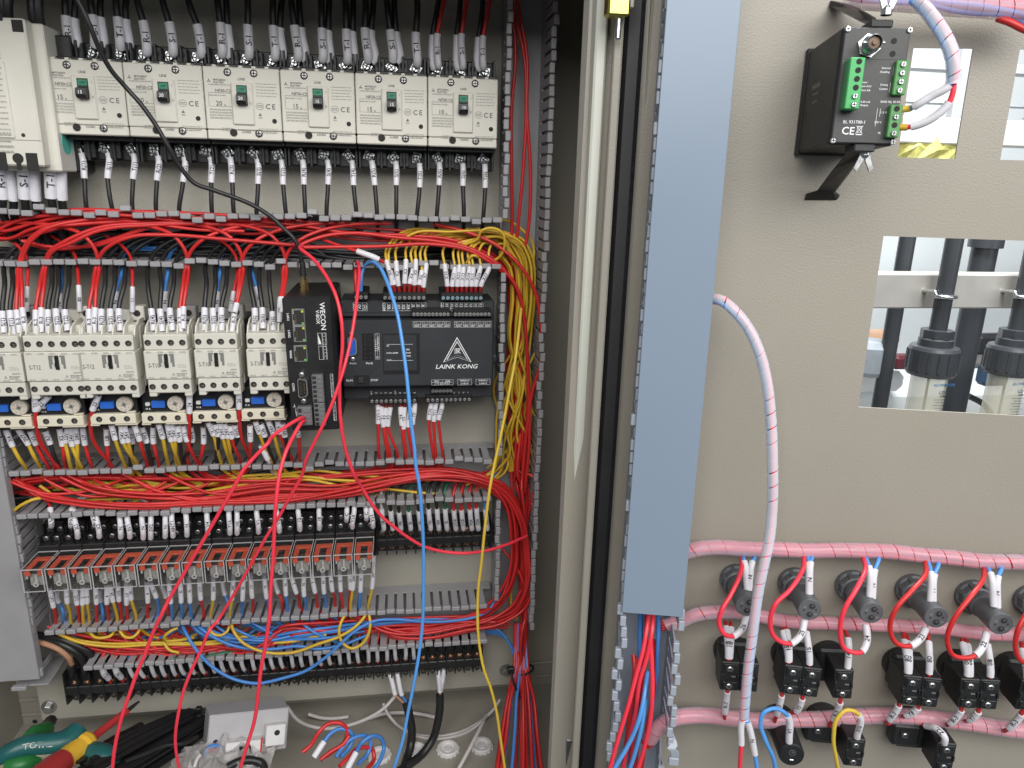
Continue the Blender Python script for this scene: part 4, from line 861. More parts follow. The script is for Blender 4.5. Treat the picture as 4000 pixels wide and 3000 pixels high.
for i, s in enumerate(['10', '11', '12', '13', '14', '15', '16', '17']): pt(s, 1165+i*30, 1052, .0024, DG, **D_) if i > 3 else None
yw = -PF-.0007
def pw(s, px, py, size, **k): x, z = pl(px, py, PF); mb.text(s, size, (x, yw, z), **k)
for px, py, s in ((854, 747, 'IN'), (884, 793, 'LK3U-32MR'), (862, 840, 'OUT'), (985, 771, 'ERR'), (987, 792, 'RUN'), (987, 813, 'PWR')): pw(s, px, py, .0023)
for py in (739, 844): a = pl(848, py); b = pl(1017, py); mb.rect(a[0], a[1], b[0], a[1]+.0003, yw)
# triangular emblem: arrow head outline with an inner one, letters, and the maker's name
def poly_line(pts_, t):
    n = len(pts_)
    c = (sum(p[0] for p in pts_)/n, sum(p[1] for p in pts_)/n)
    inn = [(p[0]+(c[0]-p[0])*t, p[1]+(c[1]-p[1])*t) for p in pts_]
    P = [pl(*p) for p in pts_]; Q = [pl(*p) for p in inn]
    for i in range(n):
        j = (i+1) % n; mb.add([(P[i][0], y, P[i][1]), (P[j][0], y, P[j][1]), (Q[j][0], y, Q[j][1]), (Q[i][0], y, Q[i][1])], [(0, 1, 2, 3)])
poly_line([(1303, 690), (1396, 853), (1303, 822), (1212, 855)], .10); poly_line([(1303, 716), (1375, 838), (1303, 808), (1234, 840)], .11)
pt('IK', 1312, 783, .0062, squash=.9); a = pl(1288, 765); b = pl(1292, 800); mb.rect(a[0], b[1], b[0], a[1], y); a = pl(1288, 765); b = pl(1322, 769); mb.rect(a[0], b[1], b[0], a[1], y)
pt('LAINK KONG', 1298, 881, .0063, squash=1.12, shear=.22)
stuff(mb.obj('print', M_white, plc))
# ---- PLC input wires: red ferrule, white sleeve, yellow wire arching into the duct
XW = [((845, 195), (880, 352), 0, 'X0'), ((872, 262), (893, 352), 1, 'X1'), ((908, 200), (923, 358), 2, 'X2'), ((972, 190), (963, 342), 3, 'X3'), ((1018, 250), (996, 345), 4, 'X4'), ((1036, 190), (1027, 352), 5, 'X5'), ((1075, 260), (1058, 352), 6, 'X6'), ((1103, 215), (1086, 366), 7, 'X7'),
      ((1222, 218), (1240, 360), 10, 'X10'), ((1288, 240), (1271, 362), 11, 'X11'), ((1318, 225), (1304, 362), 12, 'X12'), ((1345, 238), (1334, 362), 13, 'X13'), ((1384, 235), (1364, 362), 14, 'X14'), ((1408, 240), (1396, 362), 15, 'X15'), ((1455, 232), (1424, 362), 16, 'X16'), ((1512, 238), (1457, 362), 17, 'X17')]
M_ferr = mat('red_ferrule', (.30, .02, .02), .4)
ry = random.Random(21)
for i, (s0, s1, k, txt) in enumerate(XW):
    tip = (TXA[k+1] if k < 8 else TXB[k-9]) + Vector((0, .006, -.0005)) if k < 8 else TXB[k-9]+Vector((0, .006, -.0005))
    x0, y0 = s0; far = (17-i)/16
    ty = 0+i*5.5; xr = 1806-i*10; dw = .034+ry.uniform(-.012, .014)
    rise = [(z4(x0-6+ry.uniform(-6, 6), 130), .050), (z4(x0+22, 75+ry.uniform(0, 15)), .046), (z4(min(x0+100, 1560), ty+14), (.046+dw)/2)]
    if x0 < 1350: rise.append((z4((x0+1600)/2, ty-2), dw))
    rise += [(z4(1620, ty+14), dw), (z4(xr-75, ty+62), dw), (z4(xr-18, ty+165), dw), (z4(xr, 400), dw), (z4(xr-12-ry.uniform(0, 30), 700), dw-.004), (z4(1725+ry.gauss(0, 60), 1030), .026+ry.uniform(-.01, .012)), (z4(1700+ry.gauss(0, 70), 1320), .026+ry.uniform(-.01, .01)), (z4(1690+ry.gauss(0, 60), 1560), .022)]
    pts = [U(p, d) for p, d in rise][::-1]+[U(z4(*s0), .056), U(z4(*s1), .060), tip]; n = len(pts)
    wire(f'yellow wire with white sleeve {txt} and red ferrule into the controller input row', 'yellow', pts, .00140, [(n-3, n-2, txt)], 'controller input wires', srad=1.8, ferrule=(n-2, n-1, M_ferr, .0019))
YW = [((788, 1128), (791, 1250), (795, 1440), 1, 'LV1-1'), ((812, 1140), (826, 1272), (852, 1450), 2, 'Y1'), ((842, 1148), (834, 1265), (868, 1450), 3, 'Y2'), ((872, 1145), (856, 1268), (912, 1430), 4, 'Y3'), ((936, 1142), (944, 1262), (968, 1450), 6, 'Y4'), ((962, 1145), (957, 1285), (975, 1455), 7, 'Y5'), ((1000, 1145), (986, 1272), (1010, 1430), 8, 'Y6'), ((1028, 1120), (1016, 1255), (1030, 1430), 9, 'Y7'),
      ((1137, 1118), (1120, 1225), (1148, 1450), 1, 'Y10'), ((1168, 1115), (1152, 1236), (1165, 1455), 2, 'Y11'), ((1206, 1115), (1184, 1226), (1208, 1440), 3, 'Y12')]
for i, (s0, s1, e, k, txt) in enumerate(YW):
    tip = (TYA if i < 8 else TYB)[k].copy(); tip.z = U(z4(1000, 1112 if i < 8 else 1102), .055).z; tip.y = -.052
    g = ry.choice((-1, 1))
    pts = [tip, U(z4(*s0), .053), U(z4(*s1), .055), U(z4((s1[0]*.6+e[0]*.4), (s1[1]+e[1])/2), .053), U(z4(*e), .048), U(z4(e[0]+5, e[1]+60), .040), U(z4(e[0]+g*60, e[1]+130), .034), U(z4(e[0]+g*260, e[1]+165), .026)]
    wire(f'red wire with white sleeve {txt} under the controller output row', 'red', pts, .00165, [(1, 2, txt)], 'controller output wires', srad=1.6, ferrule=(0, 1, M_ferr, .0018))
# supply pair of the controller
wire('dark red supply wire into the controller 24V terminal', 'red', [U(z4(646, 235), .05), U(z4(645, 300), .056), U(z4(648, 385), .058), T24[0]+Vector((0, .006, -.003))], .0019, (), 'controller supply wires')
wire('blue supply wire into the controller 0V terminal', 'blue', [U(z4(770, 225), .046), U(z4(725, 215), .05), U(z4(692, 260), .055), U(z4(683, 330), .058), U(z4(681, 385), .058), T24[1]+Vector((0, .006, -.003))], .0018, (), 'controller supply wires')
# ================================================================== plug-in relays
RD = .088; NR = 16
rx0 = U(z5(170, 1150), RD).x; rx1 = U(z6(852, 800), RD).x; RP = (rx1-rx0)/NR
rzb = (U(z5(170, 1150), RD).z+U(z6(852, 803), RD).z)/2; rzt = (U(z5(152, 985), RD).z+U(z6(716, 660), RD).z)/2
print('relay pitch', RP, 'height', rzt-rzb)
RH = rzt-rzb; RW = RP*.93; RB = -.050
szt = (U(z5(300, 600), .026).z+U(z6(800, 355), .026).z)/2
sm = MB(); st = szt-rzb
sm.box((-RP/2+.0003, -.030, -.014), (RP/2-.0003, -.009, st), .0008); sm.box((-RP/2+.0003, -.050, -.006), (RP/2-.0003, -.028, RH+.006), .0008); sm.box((-RP/2+.0003, -.040, RH), (RP/2-.0003, -.028, (RH+st)/2), .0006)
for s in (-1, 0, 1): sm.box((s*(RP/2-.0012)-.0006, -.0445, RH+.004), (s*(RP/2-.0012)+.0006, -.03, (RH+st)/2+.001)); sm.box((s*(RP/2-.0012)-.0006, -.0345, (RH+st)/2), (s*(RP/2-.0012)+.0006, -.028, st-.001))
SOCK = sm.mesh('relay_socket', M_black)
ST_ME = MB().lathe([(.0026, 0), (.0026, -.001), (.0018, -.0014), (0, -.0014)], (0, 0, 0), (0, 1, 0), 10).m(1).box((-.0019, -.0016, -.0003), (.0019, -.0012, .0003)).box((-.0003, -.0016, -.0019), (.0003, -.0012, .0019)).mesh('socket_screw', [M_steel, M_hole])
# relay: clear cover (open box of thin walls), core, red lever frame, coil, white yoke
cv = MB(); t_ = .0008; x, z0, z1_, yf, yb = RW/2, 0, RH, -RD, RB
cv.box((-x, yf, z0), (x, yf+t_, z1_)); cv.box((-x, yf+t_, z1_-t_), (x, yb, z1_)); cv.box((-x, yf+t_, z0), (x, yb, z0+t_)); cv.box((-x, yf+t_, z0+t_), (-x+t_, yb, z1_-t_)); cv.box((x-t_, yf+t_, z0+t_), (x, yb, z1_-t_))
RCOV = cv.mesh('clear_cover', M_clear)
ed = MB()
for sx in (-1, 1):
    ed.box((sx*x-sx*.0009, yf-.0002, z0), (sx*x, yf+.0009, z1_)); ed.box((sx*x-sx*.0007, yf, z1_-.0006), (sx*x, yb, z1_+.0001))
ed.box((-x, yf-.0002, z1_-.0008), (x, yf+.0008, z1_+.0001)); ed.box((-x, yf-.0002, z0), (x, yf+.0008, z0+.0007)); ed.box((-x, yb-.001, z1_-.0006), (x, yb, z1_+.0002))
REDG = ed.mesh('cover_edge_highlights', mat('cover_edge', (.62, .62, .62), .12, var=0, alpha=.62))  # real cover edges, with a pale colour painted in as highlights
rf = MB(); M_lever = mat('red_lever', (.85, .13, .06), .45, var=.1)
zl = RH-.0022
rf.box((-RW*.44, -.0640, zl-.0018), (RW*.44, -.0570, zl), .0004)
for sx in (-1, 1): rf.box((sx*RW*.44-sx*.0054, -.0835, zl-.0018), (sx*RW*.44, -.0640, zl), .0004); rf.box((sx*RW*.44-sx*.0054, -.0850, zl-.0068), (sx*RW*.44, -.0833, zl), .0004)
RLEV = rf.mesh('lever_frame', M_lever)
co = MB().box((-RW*.33, -.0655, .002), (RW*.33, -.051, RH-.004), .0006); RCORE = co.mesh('relay_base', M_black)
ck = MB().cyl((0, -.0725, .004), (0, -.0725, RH-.008), .0062, n=14); RCOIL = ck.mesh('coil', mat('coil_wrap', (.10, .085, .07), .4, var=.15))
yk = MB().box((-RW*.34, -.0800, .003), (RW*.34, -.0788, RH*.62), .0004); RYOKE = yk.mesh('yoke', mat('yoke_grey', (.50, .48, .44), .4, .1, var=.2, vscale=150))
RPINW = MB().box((-.0011, -.0835, .0072), (.0011, -.0798, .0155), .0004).mesh('contact_arm', M_whitep)
RTAB = MB().lathe([(.0029, 0), (.0029, -.001), (.0014, -.0011), (.0014, -.0003)], (0, -.0835, .0062), (0, 1, 0), 8).mesh('indicator_ring', M_whitep)
RHOOK = MB().box((-.0008, -.0845, .0125), (.0008, -.0825, .0185), .0004).mesh('contact_spring', M_whitep)
for k in range(NR):
    xc = rx0+(k+.5)*RP; zb_ = rzb
    so = thing('relay_socket', f'black screw-terminal socket of the {ORD[k]} plug-in relay from the covered duct', 'relay socket', T(xc, 0, zb_), 'relay sockets in a row')
    inst(SOCK, 'socket_body', so)
    for sx in (-1, 1):
        for zq, yq in ((RH+.010, -.0400), (st-.008, -.0300), (st-.018, -.0300)):
            inst(ST_ME, 'terminal_screw', so, T(sx*RP*.24, yq, zq) @ Matrix.Rotation(random.uniform(0, 1.5), 4, 'Y'))
    t = thing('plug_in_relay', f'clear cased plug-in relay with red lever, {ORD[k]} from the covered duct', 'relay', T(xc, 0, zb_), 'plug-in relays in a row')
    inst(RCOV, 'clear_cover', t); stuff(inst(REDG, 'cover_edge_highlights', t)); inst(RLEV, 'lever_frame', t); inst(RCORE, 'relay_base', t); inst(RCOIL, 'coil', t); inst(RYOKE, 'yoke', t); inst(RPINW, 'contact_arm', t, T(.0005, 0, 0)); inst(RTAB, 'indicator_ring', t)
    for sx in (-1, 1): inst(RHOOK, 'contact_spring', t, T(sx*RW*.36, 0, 0))
rail('steel mounting rail behind the plug-in relays', rzb+.012, rx0-.01, rx1+.01)
# sleeves on the upper socket terminals
RT_ = [(z5, 365, 560, 370, 655, 'LV2'), (z5, 532, 570, 560, 735, 'X1'), (z5, 692, 570, 716, 732, 'X3'), (z5, 862, 590, 870, 735, 'N'), (z5, 915, 580, 936, 735, 'SV1'), (z5, 1022, 575, 1032, 742, 'N'), (z5, 1085, 570, 1086, 742, 'SV2'), (z5, 1192, 570, 1190, 732, 'N'), (z5, 1236, 570, 1246, 728, 'ANT1'), (z5, 1338, 565, 1347, 722, 'N'), (z5, 1490, 555, 1497, 708, 'V4'), (z5, 1648, 550, 1656, 708, 'Y16'), (z5, 1706, 550, 1708, 708, 'V0'), (z5, 1848, 540, 1862, 700, 'V1'), (z5, 1992, 540, 2012, 694, 'V2'), (z5, 2145, 528, 2157, 680, '12'), (z6, 303, 340, 317, 498, '13'), (z6, 455, 335, 456, 490, '18'), (z6, 708, 335, 694, 480, 'Y10'), (z6, 828, 340, 842, 475, 'Y11'), (z6, 655, 335, 652, 430, 'C'), (z6, 790, 335, 795, 420, 'C'), (z5, 515, 560, 512, 655, 'PR1'), (z5, 670, 570, 685, 650, 'PR2')]
for i, (zf, x0, y0, x1, y1, txt) in enumerate(RT_):
    g = 1 if i % 3 else -1; c = ry.choice(['red', 'red', 'red', 'yellow', 'white'])
    e = zf(x0, y0)
    pts = [U((e[0]+g*120, e[1]-75), .026), U((e[0]+g*40, e[1]-62), .032), U((e[0]+g*6, e[1]-34), .042), U(e, .050), U(zf(x1*.85+x0*.15, y1*.7+y0*.3), .054), U(zf(x1, y1), .049), U(zf(x1+2, y1+32), .043)]
    wire(f'{c} wire with bent white sleeve {txt} on the upper relay socket terminals', c, pts, .0014, [(2.6, 5, txt)], 'wires above the plug-in relays', srad=1.95, ferrule=(5, 6, M_zinc, .0015))
RL_ = [(z5, 365, 1150, 385, 1235, 400, 1305, 'red', 'LV1'), (z5, 415, 1160, 425, 1205, 450, 1255, 'blue', None), (z5, 480, 1140, 485, 1205, 505, 1275, 'yellow', '1'), (z5, 545, 1145, 555, 1215, 570, 1290, 'red', 'LV2'), (z5, 597, 1140, 595, 1215, 600, 1330, 'yellow', '2'), (z5, 624, 1140, 628, 1205, 640, 1285, 'yellow', '2'), (z5, 690, 1140, 695, 1210, 695, 1300, 'red', 'X4'), (z5, 722, 1150, 727, 1200, 737, 1255, 'blue', None), (z5, 770, 1130, 770, 1210, 780, 1275, 'red', '4'), (z5, 798, 1120, 815, 1195, 842, 1295, 'yellow', '24'), (z5, 850, 1110, 858, 1190, 870, 1260, 'red', 'LV5'), (z5, 910, 1110, 912, 1215, 916, 1270, 'red', 'LV'), (z5, 938, 1110, 946, 1180, 978, 1290, 'yellow', '24'), (z5, 1058, 1110, 1065, 1200, 1062, 1260, 'red', '4'), (z5, 1095, 1100, 1125, 1165, 1142, 1225, 'blue', 'N'), (z5, 1170, 1110, 1195, 1170, 1205, 1220, 'red', None), (z5, 1218, 1090, 1230, 1205, 1240, 1285, 'blue', 'N'), (z5, 1300, 1090, 1305, 1200, 1310, 1285, 'blue', 'N'), (z5, 1362, 1080, 1369, 1200, 1375, 1285, 'blue', 'N'), (z5, 1438, 1075, 1446, 1180, 1465, 1260, 'red', 'LV1'), (z5, 1536, 1070, 1535, 1180, 1520, 1280, 'yellow', '24V'), (z5, 1605, 1090, 1620, 1150, 1640, 1200, 'blue', None), (z5, 1680, 1060, 1670, 1180, 1655, 1300, 'yellow', '24V'), (z5, 1752, 1055, 1746, 1185, 1742, 1240, 'blue', 'N'), (z5, 1808, 1050, 1815, 1165, 1822, 1205, 'red', 'LV'), (z6, 62, 865, 76, 985, 90, 1030, 'blue', 'N'), (z6, 140, 890, 162, 955, 180, 990, 'red', None), (z6, 208, 855, 216, 965, 226, 1050, 'blue', 'N'), (z6, 258, 850, 290, 950, 310, 985, 'red', 'J'), (z6, 345, 848, 346, 970, 362, 1040, 'blue', 'N'), (z6, 402, 838, 425, 945, 437, 990, 'red', '7'), (z6, 484, 835, 490, 950, 500, 1000, 'blue', 'N'), (z6, 538, 832, 550, 935, 566, 985, 'red', '8'), (z6, 605, 830, 610, 935, 622, 1040, 'red', '5'), (z6, 672, 830, 680, 920, 672, 1000, 'red', 'LV'), (z6, 708, 810, 696, 925, 680, 1060, 'yellow', '24V'), (z6, 757, 812, 752, 940, 745, 1040, 'blue', 'N'), (z6, 842, 775, 836, 915, 806, 1070, 'yellow', '24V')]
for i, (zf, x0, y0, x1, y1, x2, y2, c, txt) in enumerate(RL_):
    g = ry.choice((-1, 1, 1)); e = zf(x2, y2); dd = .060 if txt else .046
    pts = [U(zf(x0-(x1-x0)*.5, y0-(y1-y0)*.5-14), dd), U(zf(x1, y1), dd-.004), U(e, .046), U((e[0]+g*8, e[1]+45), .036), U((e[0]+g*60, e[1]+85), .030), U((e[0]+g*200, e[1]+100+ry.uniform(-15, 20)), .022)]
    wire(f'{c} wire with white sleeve{" "+txt if txt else ""} hanging below the plug-in relays', c, pts, .0017, [(0, 1, txt)], 'wires below the plug-in relays', srad=1.55)
# ================================================================== terminal block beside the relays
def tblock(name, label, pL, pR, d, n, ztop, zbot, zs1, zs2, m_, tooth=.006, m2=None):
    A, B = U(pL, d), U(pR, d); t = thing(name, label, 'terminal block', T(A.x, 0, zbot)); Wt = B.x-A.x; p = Wt/n; Ht = ztop-zbot
    MB().box((0, -d+.008, tooth), (Wt, -.001, Ht), .0006).obj('block_body', M_black, t); MB().box((0, -d, Ht*.38), (Wt, -.001, Ht*.60), .0008).obj('centre_rib', M_black, t)
    bm = MB().prism([(-.0005, 0), (-d-.001, tooth*.9), (-d-.001, Ht*.96), (-.0005, Ht)], -.0008, .0008, 'yz').mesh('barrier', M_black)
    for k in range(n+1): inst(bm, 'barrier', t, T(k*p, 0, 0))
    for k in range(n):
        for zq, mm in ((zs1, m_), (zs2, m2 or m_)): inst(tb_screw(mm), 'terminal_screw', t, T((k+.5)*p, -d+.008, zq-zbot) @ Matrix.Rotation(random.uniform(0, 1.5), 4, 'Y'))
    return t, [Vector((A.x+(k+.5)*p, -d+.006, zs1)) for k in range(n)]
TBS = {}
def tb_screw(m_):
    if m_.name not in TBS: TBS[m_.name] = MB().box((-.0032, -.0006, -.0030), (.0032, 0, .0030), .0002).lathe([(.0024, -.0005), (.0024, -.0017), (.0016, -.0021), (0, -.0021)], (0, 0, 0), (0, 1, 0), 10).m(1).box((-.0017, -.0023, -.0003), (.0017, -.0019, .0003)).box((-.0003, -.0023, -.0017), (.0003, -.0019, .0017)).mesh('terminal_screw', [m_, M_hole])
    return TBS[m_.name]
dT = .030
_, TR = tblock('terminal_block', 'black screw terminal block with copper screws beside the last plug-in relay', z6(872, 580), z6(1692, 545), dT, 12, U(z6(1280, 460), dT).z, U(z6(1280, 690), dT).z, U(z6(1280, 525), dT).z, U(z6(1280, 625), dT).z, M_copper)
TRW = [(905, 350, 'white', 'UB'), (970, 360, 'black', 'VB'), (1030, 370, 'black', 'WB'), (1100, 365, 'green', '3E'), (1172, 360, 'black', 'UA'), (1243, 345, 'black', 'VA'), (1303, 345, 'black', 'WA'), (1362, 345, 'green', '3E'), (1425, 355, 'red', 'LV1-8'), (1480, 355, 'red', 'LV1-8'), (1540, 350, 'red', 'PS24'), (1588, 340, 'red', 'PS24'), (1652, 350, 'blue', 'N24')]
for i, (x, y_, c, txt) in enumerate(TRW):
    tip = U(z6([905, 975, 1045, 1113, 1178, 1243, 1310, 1376, 1438, 1493, 1548, 1603, 1664][i], 512-i*1.5), .026)
    s0 = z6(x, y_)
    pts = [U((s0[0]+60, s0[1]-150), .022), U((s0[0]+14, s0[1]-110), .03), U((s0[0]-3, s0[1]-60), .040), U(s0, .044), U(z6(x+8, 440), .038), U(z6(x+14, 492), .032), tip]
    wire(f'{c} wire with white sleeve {txt} on the terminal block beside the relays', c, pts, .0018, [(3, 5, txt)], 'wires of the upper terminal block', srad=1.6, ferrule=(5, 6, M_steel, .0013))
# ================================================================== bottom terminal strip
zt1 = (U(z7(700, 600), .03).z+U(z8(1500, 240), .03).z)/2; zb1 = (U(z7(660, 850), .03).z+U(z8(1500, 450), .03).z)/2
s1z = (U(z7(700, 665), .022).z+U(z8(1420, 300), .022).z)/2; s2z = (U(z7(720, 775), .022).z+U(z8(1420, 385), .022).z)/2
M_dkscrew = mat('dark_screw', (.12, .11, .10), .45, .8, var=.2)
_, TQ0 = tblock('terminal_strip', 'black five-pole end of the bottom terminal strip beside the plate bolt', z7(470, 720), z7(925, 690), .032, 5, zt1+.004, zb1-.002, s1z, s2z, M_copper, .009, M_dkscrew)
_, TQ = tblock('terminal_strip', 'long black terminal strip with many white-sleeved wires at the plate bottom', z7(935, 690), z8(1628, 340), .030, 37, zt1, zb1, s1z, s2z, M_copper, .009, M_dkscrew)
for k in range(30):
    tip = TQ[k].copy(); up_ = Vector((0, -.014, .030)); sh = Vector((random.uniform(-.0012, .0012), 0, 0))
    c = ry.choice(['red', 'red', 'blue', 'red', 'black'])
    pts = [tip+Vector((.02, .0, .060)), tip+Vector((.004, -.008, .050)), tip+Vector((0, -.0155, .036))+sh, tip+Vector((0, -.0135, .022))+sh, tip+Vector((0, -.006, .0075))+sh*.5, tip+Vector((0, -.0015, .001))]
    wire(f'{c} wire with grubby white sleeve on the long bottom terminal strip', c, pts, .0015, [(2, 4, None)], f'wires of the bottom terminal strip in {c}', srad=1.55, ferrule=(4, 5, M_copper, .0014))
for k, x in ((3, 795), (4, 882)):
    tip = TQ0[k]; pts = [tip+Vector((.01, .0, .062)), tip+Vector((0, -.016, .040)), tip+Vector((0, -.015, .024)), tip+Vector((0, -.006, .010)), tip+Vector((0, -.002, .001))]
    wire(f'red wire with wide white sleeve on the {ORD[k]} pole of the five-pole strip', 'red', pts, .0018, [(1, 3, 'L1' if k == 3 else 'N')], 'wires of the five-pole strip', srad=1.9)
# ================================================================== wire bundles in the ducts
rb = random.Random(5)
def bundle(label, colr, master, n, sx, sy, sd, r, group, wob=.35, cut=None, nseg=5):
    for i in range(n):
        ox, oy, od = rb.gauss(0, sx), rb.gauss(0, sy), rb.uniform(-sd, sd)
        M = master if cut is None else master[rb.randint(0, cut[0]):len(master)-rb.randint(0, cut[1])]
        pts = [U((p[0]+ox+rb.gauss(0, sx*wob), p[1]+oy+rb.gauss(0, sy*wob)), max(.006, min(.058, d+od+rb.gauss(0, sd*.3)))) for p, d in M]
        wire(label, colr, pts, r, (), group, n=nseg, sides=7)
G1 = 'red wires in the duct below the breakers'
bundle('red wire lying in the bundle of the duct below the breakers', 'red', [(z3(-60, 215), .034), (z3(120, 135), .038), (z3(420, 88), .042), (z3(900, 88), .042), (z3(1400, 108), .042), (z3(1990, 150), .040), (z4(600, 25), .038), (z4(1000, 50), .038), (z4(1300, 85), .038), (z4(1500, 165), .036), (z4(1640, 300), .034), (z4(1700, 500), .03), (z4(1720, 800), .026), (z4(1700, 1200), .024), (z4(1690, 1620), .022)], 6, 7, 9, .010, .00162, G1)
bundle('short red wire in the left run of the duct below the breakers', 'red', [(z3(-80, 180), .03), (z3(60, 200), .035), (z3(220, 150), .04), (z3(500, 90), .045), (z3(900, 95), .045), (z3(1300, 130), .04), (z3(1600, 150), .035), (z3(1900, 130), .03)], 9, 12, 16, .010, .00162, 'short red wires in the duct below the breakers', cut=(2, 2))
bundle('red wire crossing low in the duct below the breakers', 'red', [(z3(150, 230), .04), (z3(280, 270), .04), (z3(450, 290), .04), (z3(620, 265), .042), (z3(800, 200), .044), (z3(1000, 140), .044), (z3(1300, 110), .04)], 2, 10, 10, .006, .00162, 'crossing red wires in the duct')
bundle('black wire at the bottom of the duct below the breakers', 'black', [(z3(-60, 300), .012), (z3(400, 290), .012), (z3(900, 280), .012), (z3(1500, 275), .012), (z3(1990, 280), .012), (z4(500, 150), .014), (z4(900, 150), .014), (z4(1300, 120), .012)], 10, 14, 26, .006, .0023, 'black wires in the duct below the breakers')
bundle('blue wire low in the duct below the breakers', 'blue', [(z3(180, 90), .014), (z3(260, 110), .014), (z3(500, 200), .012), (z3(800, 260), .012), (z3(1100, 300), .014)], 2, 14, 14, .004, .002, 'blue wires in the duct below the breakers')
W('red wire running from the gateway corner down the vertical duct side', 'red', [(z3(1880, 262), .050), (z3(1940, 280), .056), (z4(275, 112), .064), (z4(450, 108), .064), (z4(800, 104), .060), (z4(1150, 90), .058), (z4(1380, 130), .056), (z4(1550, 230), .055), (z4(1660, 330), .050), (z4(1730, 520), .046), (z4(1760, 900), .042), (z4(1755, 1300), .040), (z4(1720, 1700), .036)], .0019, group='outer red wires')
W('red wire arching over the yellow wires into the vertical duct', 'red', [(z4(260, 108), .062), (z4(330, 75), .060), (z4(450, 35), .056), (z4(650, 18), .052), (z4(900, 45), .052), (z4(1200, 75), .052), (z4(1420, 130), .054), (z4(1560, 215), .056), (z4(1690, 370), .054), (z4(1740, 600), .050), (z4(1765, 1000), .046), (z4(1770, 1400), .042), (z4(1740, 1700), .036)], .0019, group='outer red wires')
W('red wire hugging the outer wall of the vertical duct', 'red', [(z4(1150, -40), .040), (z4(1330, 0), .046), (z4(1550, 90), .052), (z4(1720, 240), .056), (z4(1810, 400), .056), (z4(1848, 620), .054), (z4(1845, 850), .050), (z4(1790, 1050), .046), (z4(1760, 1250), .044), (z4(1725, 1600), .040)], .0019, group='outer red wires')
for i, px in enumerate(((1848, 60, 1868, 1838, 1842), (1862, 40, 1930, 1945, 1885), (1890, 0, 1950, 1950, 1960))):
    a, y0, b, c, e = px
    W(['red wire hugging the inner wall at the top of the vertical duct', 'red wire crossing between the others at the top of the vertical duct', 'red wire bowing outwards at the top of the vertical duct'][i], 'red', [(z2(a-40, y0-150), .03), (z2(a, y0+60), .03), (z2(b, 400), .03), (z2(c, 800), .03), (z2((c+e)/2+10*i, 1200), .03), (z2(e, 1650), .028), (z4(1640+30*i, 300), .024), (z4(1660+30*i, 800), .022), (z4(1670+30*i, 1400), .02)], .0018, group='red wires at the top of the vertical duct')
bundle('red wire deep in the vertical duct beside the controller', 'red', [(z4(1640, 60), .012), (z4(1660, 250), .012), (z4(1670, 500), .012), (z4(1670, 900), .012), (z4(1680, 1300), .014), (z4(1690, 1700), .016)], 9, 16, 10, .006, .00162, 'deep red wires in the vertical duct')
bundle('yellow wire curling down the vertical duct beside the controller', 'yellow', [(z4(1500, 10), .024), (z4(1660, 40), .030), (z4(1770, 140), .034), (z4(1800, 350), .034), (z4(1770, 650), .032), (z4(1700, 900), .032), (z4(1640, 1150), .034), (z4(1650, 1380), .036), (z4(1600, 1520), .034), (z4(1450, 1600), .030)], 5, 26, 18, .012, .0014, 'yellow wires in the vertical duct', wob=.7)
W('yellow wire making a loose loop above the duct corner', 'yellow', [(z4(1480, 190), .05), (z4(1400, 165), .058), (z4(1365, 210), .052)], .0015, group='yellow loops')
W('yellow wire in a round loop at the duct corner', 'yellow', [(z4(1350, 95), .046), (z4(1440, 50), .052), (z4(1460, 5), .056), (z4(1530, -15), .058), (z4(1600, 20), .058), (z4(1612, 90), .056), (z4(1580, 170), .05), (z4(1500, 215), .044)], .0015, group='yellow loops')
# second duct
G2 = 'red wires in the duct above the plug-in relays'
F1 = [(z5(110, 310), .040), (z5(260, 400), .046), (z5(520, 470), .050), (z5(950, 500), .050), (z5(1500, 480), .050), (z5(2100, 455), .050), (z6(700, 195), .050), (z6(1050, 120), .050), (z6(1380, 92), .050), (z6(1640, 135), .050), (z6(1810, 240), .050), (z6(1910, 410), .050), (z6(1950, 650), .048), (z6(1950, 900), .046), (z6(1880, 1060), .044), (z6(1650, 1150), .040), (z6(1300, 1200), .036)]
F2 = [(z5(480, 300), .042), (z5(700, 395), .046), (z5(1000, 430), .046), (z5(1500, 440), .046), (z6(100, 190), .046), (z6(600, 195), .046), (z6(1000, 125), .046), (z6(1400, 105), .046), (z6(1660, 170), .046), (z6(1810, 320), .046), (z6(1860, 560), .046), (z6(1850, 800), .046), (z6(1770, 990), .046), (z6(1600, 1110), .044), (z6(1300, 1190), .040), (z6(900, 1200), .036)]
F3 = [(z5(60, 330), .03), (z5(400, 300), .03), (z5(900, 295), .03), (z5(1500, 310), .03), (z6(100, 140), .03), (z6(600, 100), .03), (z6(1100, 60), .03), (z6(1500, 70), .03), (z6(1780, 170), .032), (z6(1890, 330), .03), (z6(1930, 700), .026), (z6(1940, 1100), .024)]
F4 = [(z5(900, 300), .044), (z5(1100, 390), .048), (z5(1350, 460), .05), (z5(1700, 480), .05), (z6(150, 260), .05), (z6(500, 260), .052), (z6(900, 190), .052), (z6(1200, 140), .05), (z6(1450, 110), .05), (z6(1700, 165), .05)]
bundle('red wire sweeping along the duct above the relays and round the corner', 'red', F1, 8, 9, 10, .006, .0016, G2); bundle('red wire of the inner curve from the relay duct round the corner', 'red', F2, 6, 8, 9, .006, .0016, 'inner curve red wires')
bundle('red wire at the back of the duct above the relays', 'red', F3, 6, 8, 9, .010, .0016, 'back red wires of the relay duct'); bundle('short red wire crossing the duct above the relays', 'red', F4, 5, 26, 8, .006, .0016, 'crossing red wires of the relay duct', cut=(1, 3))
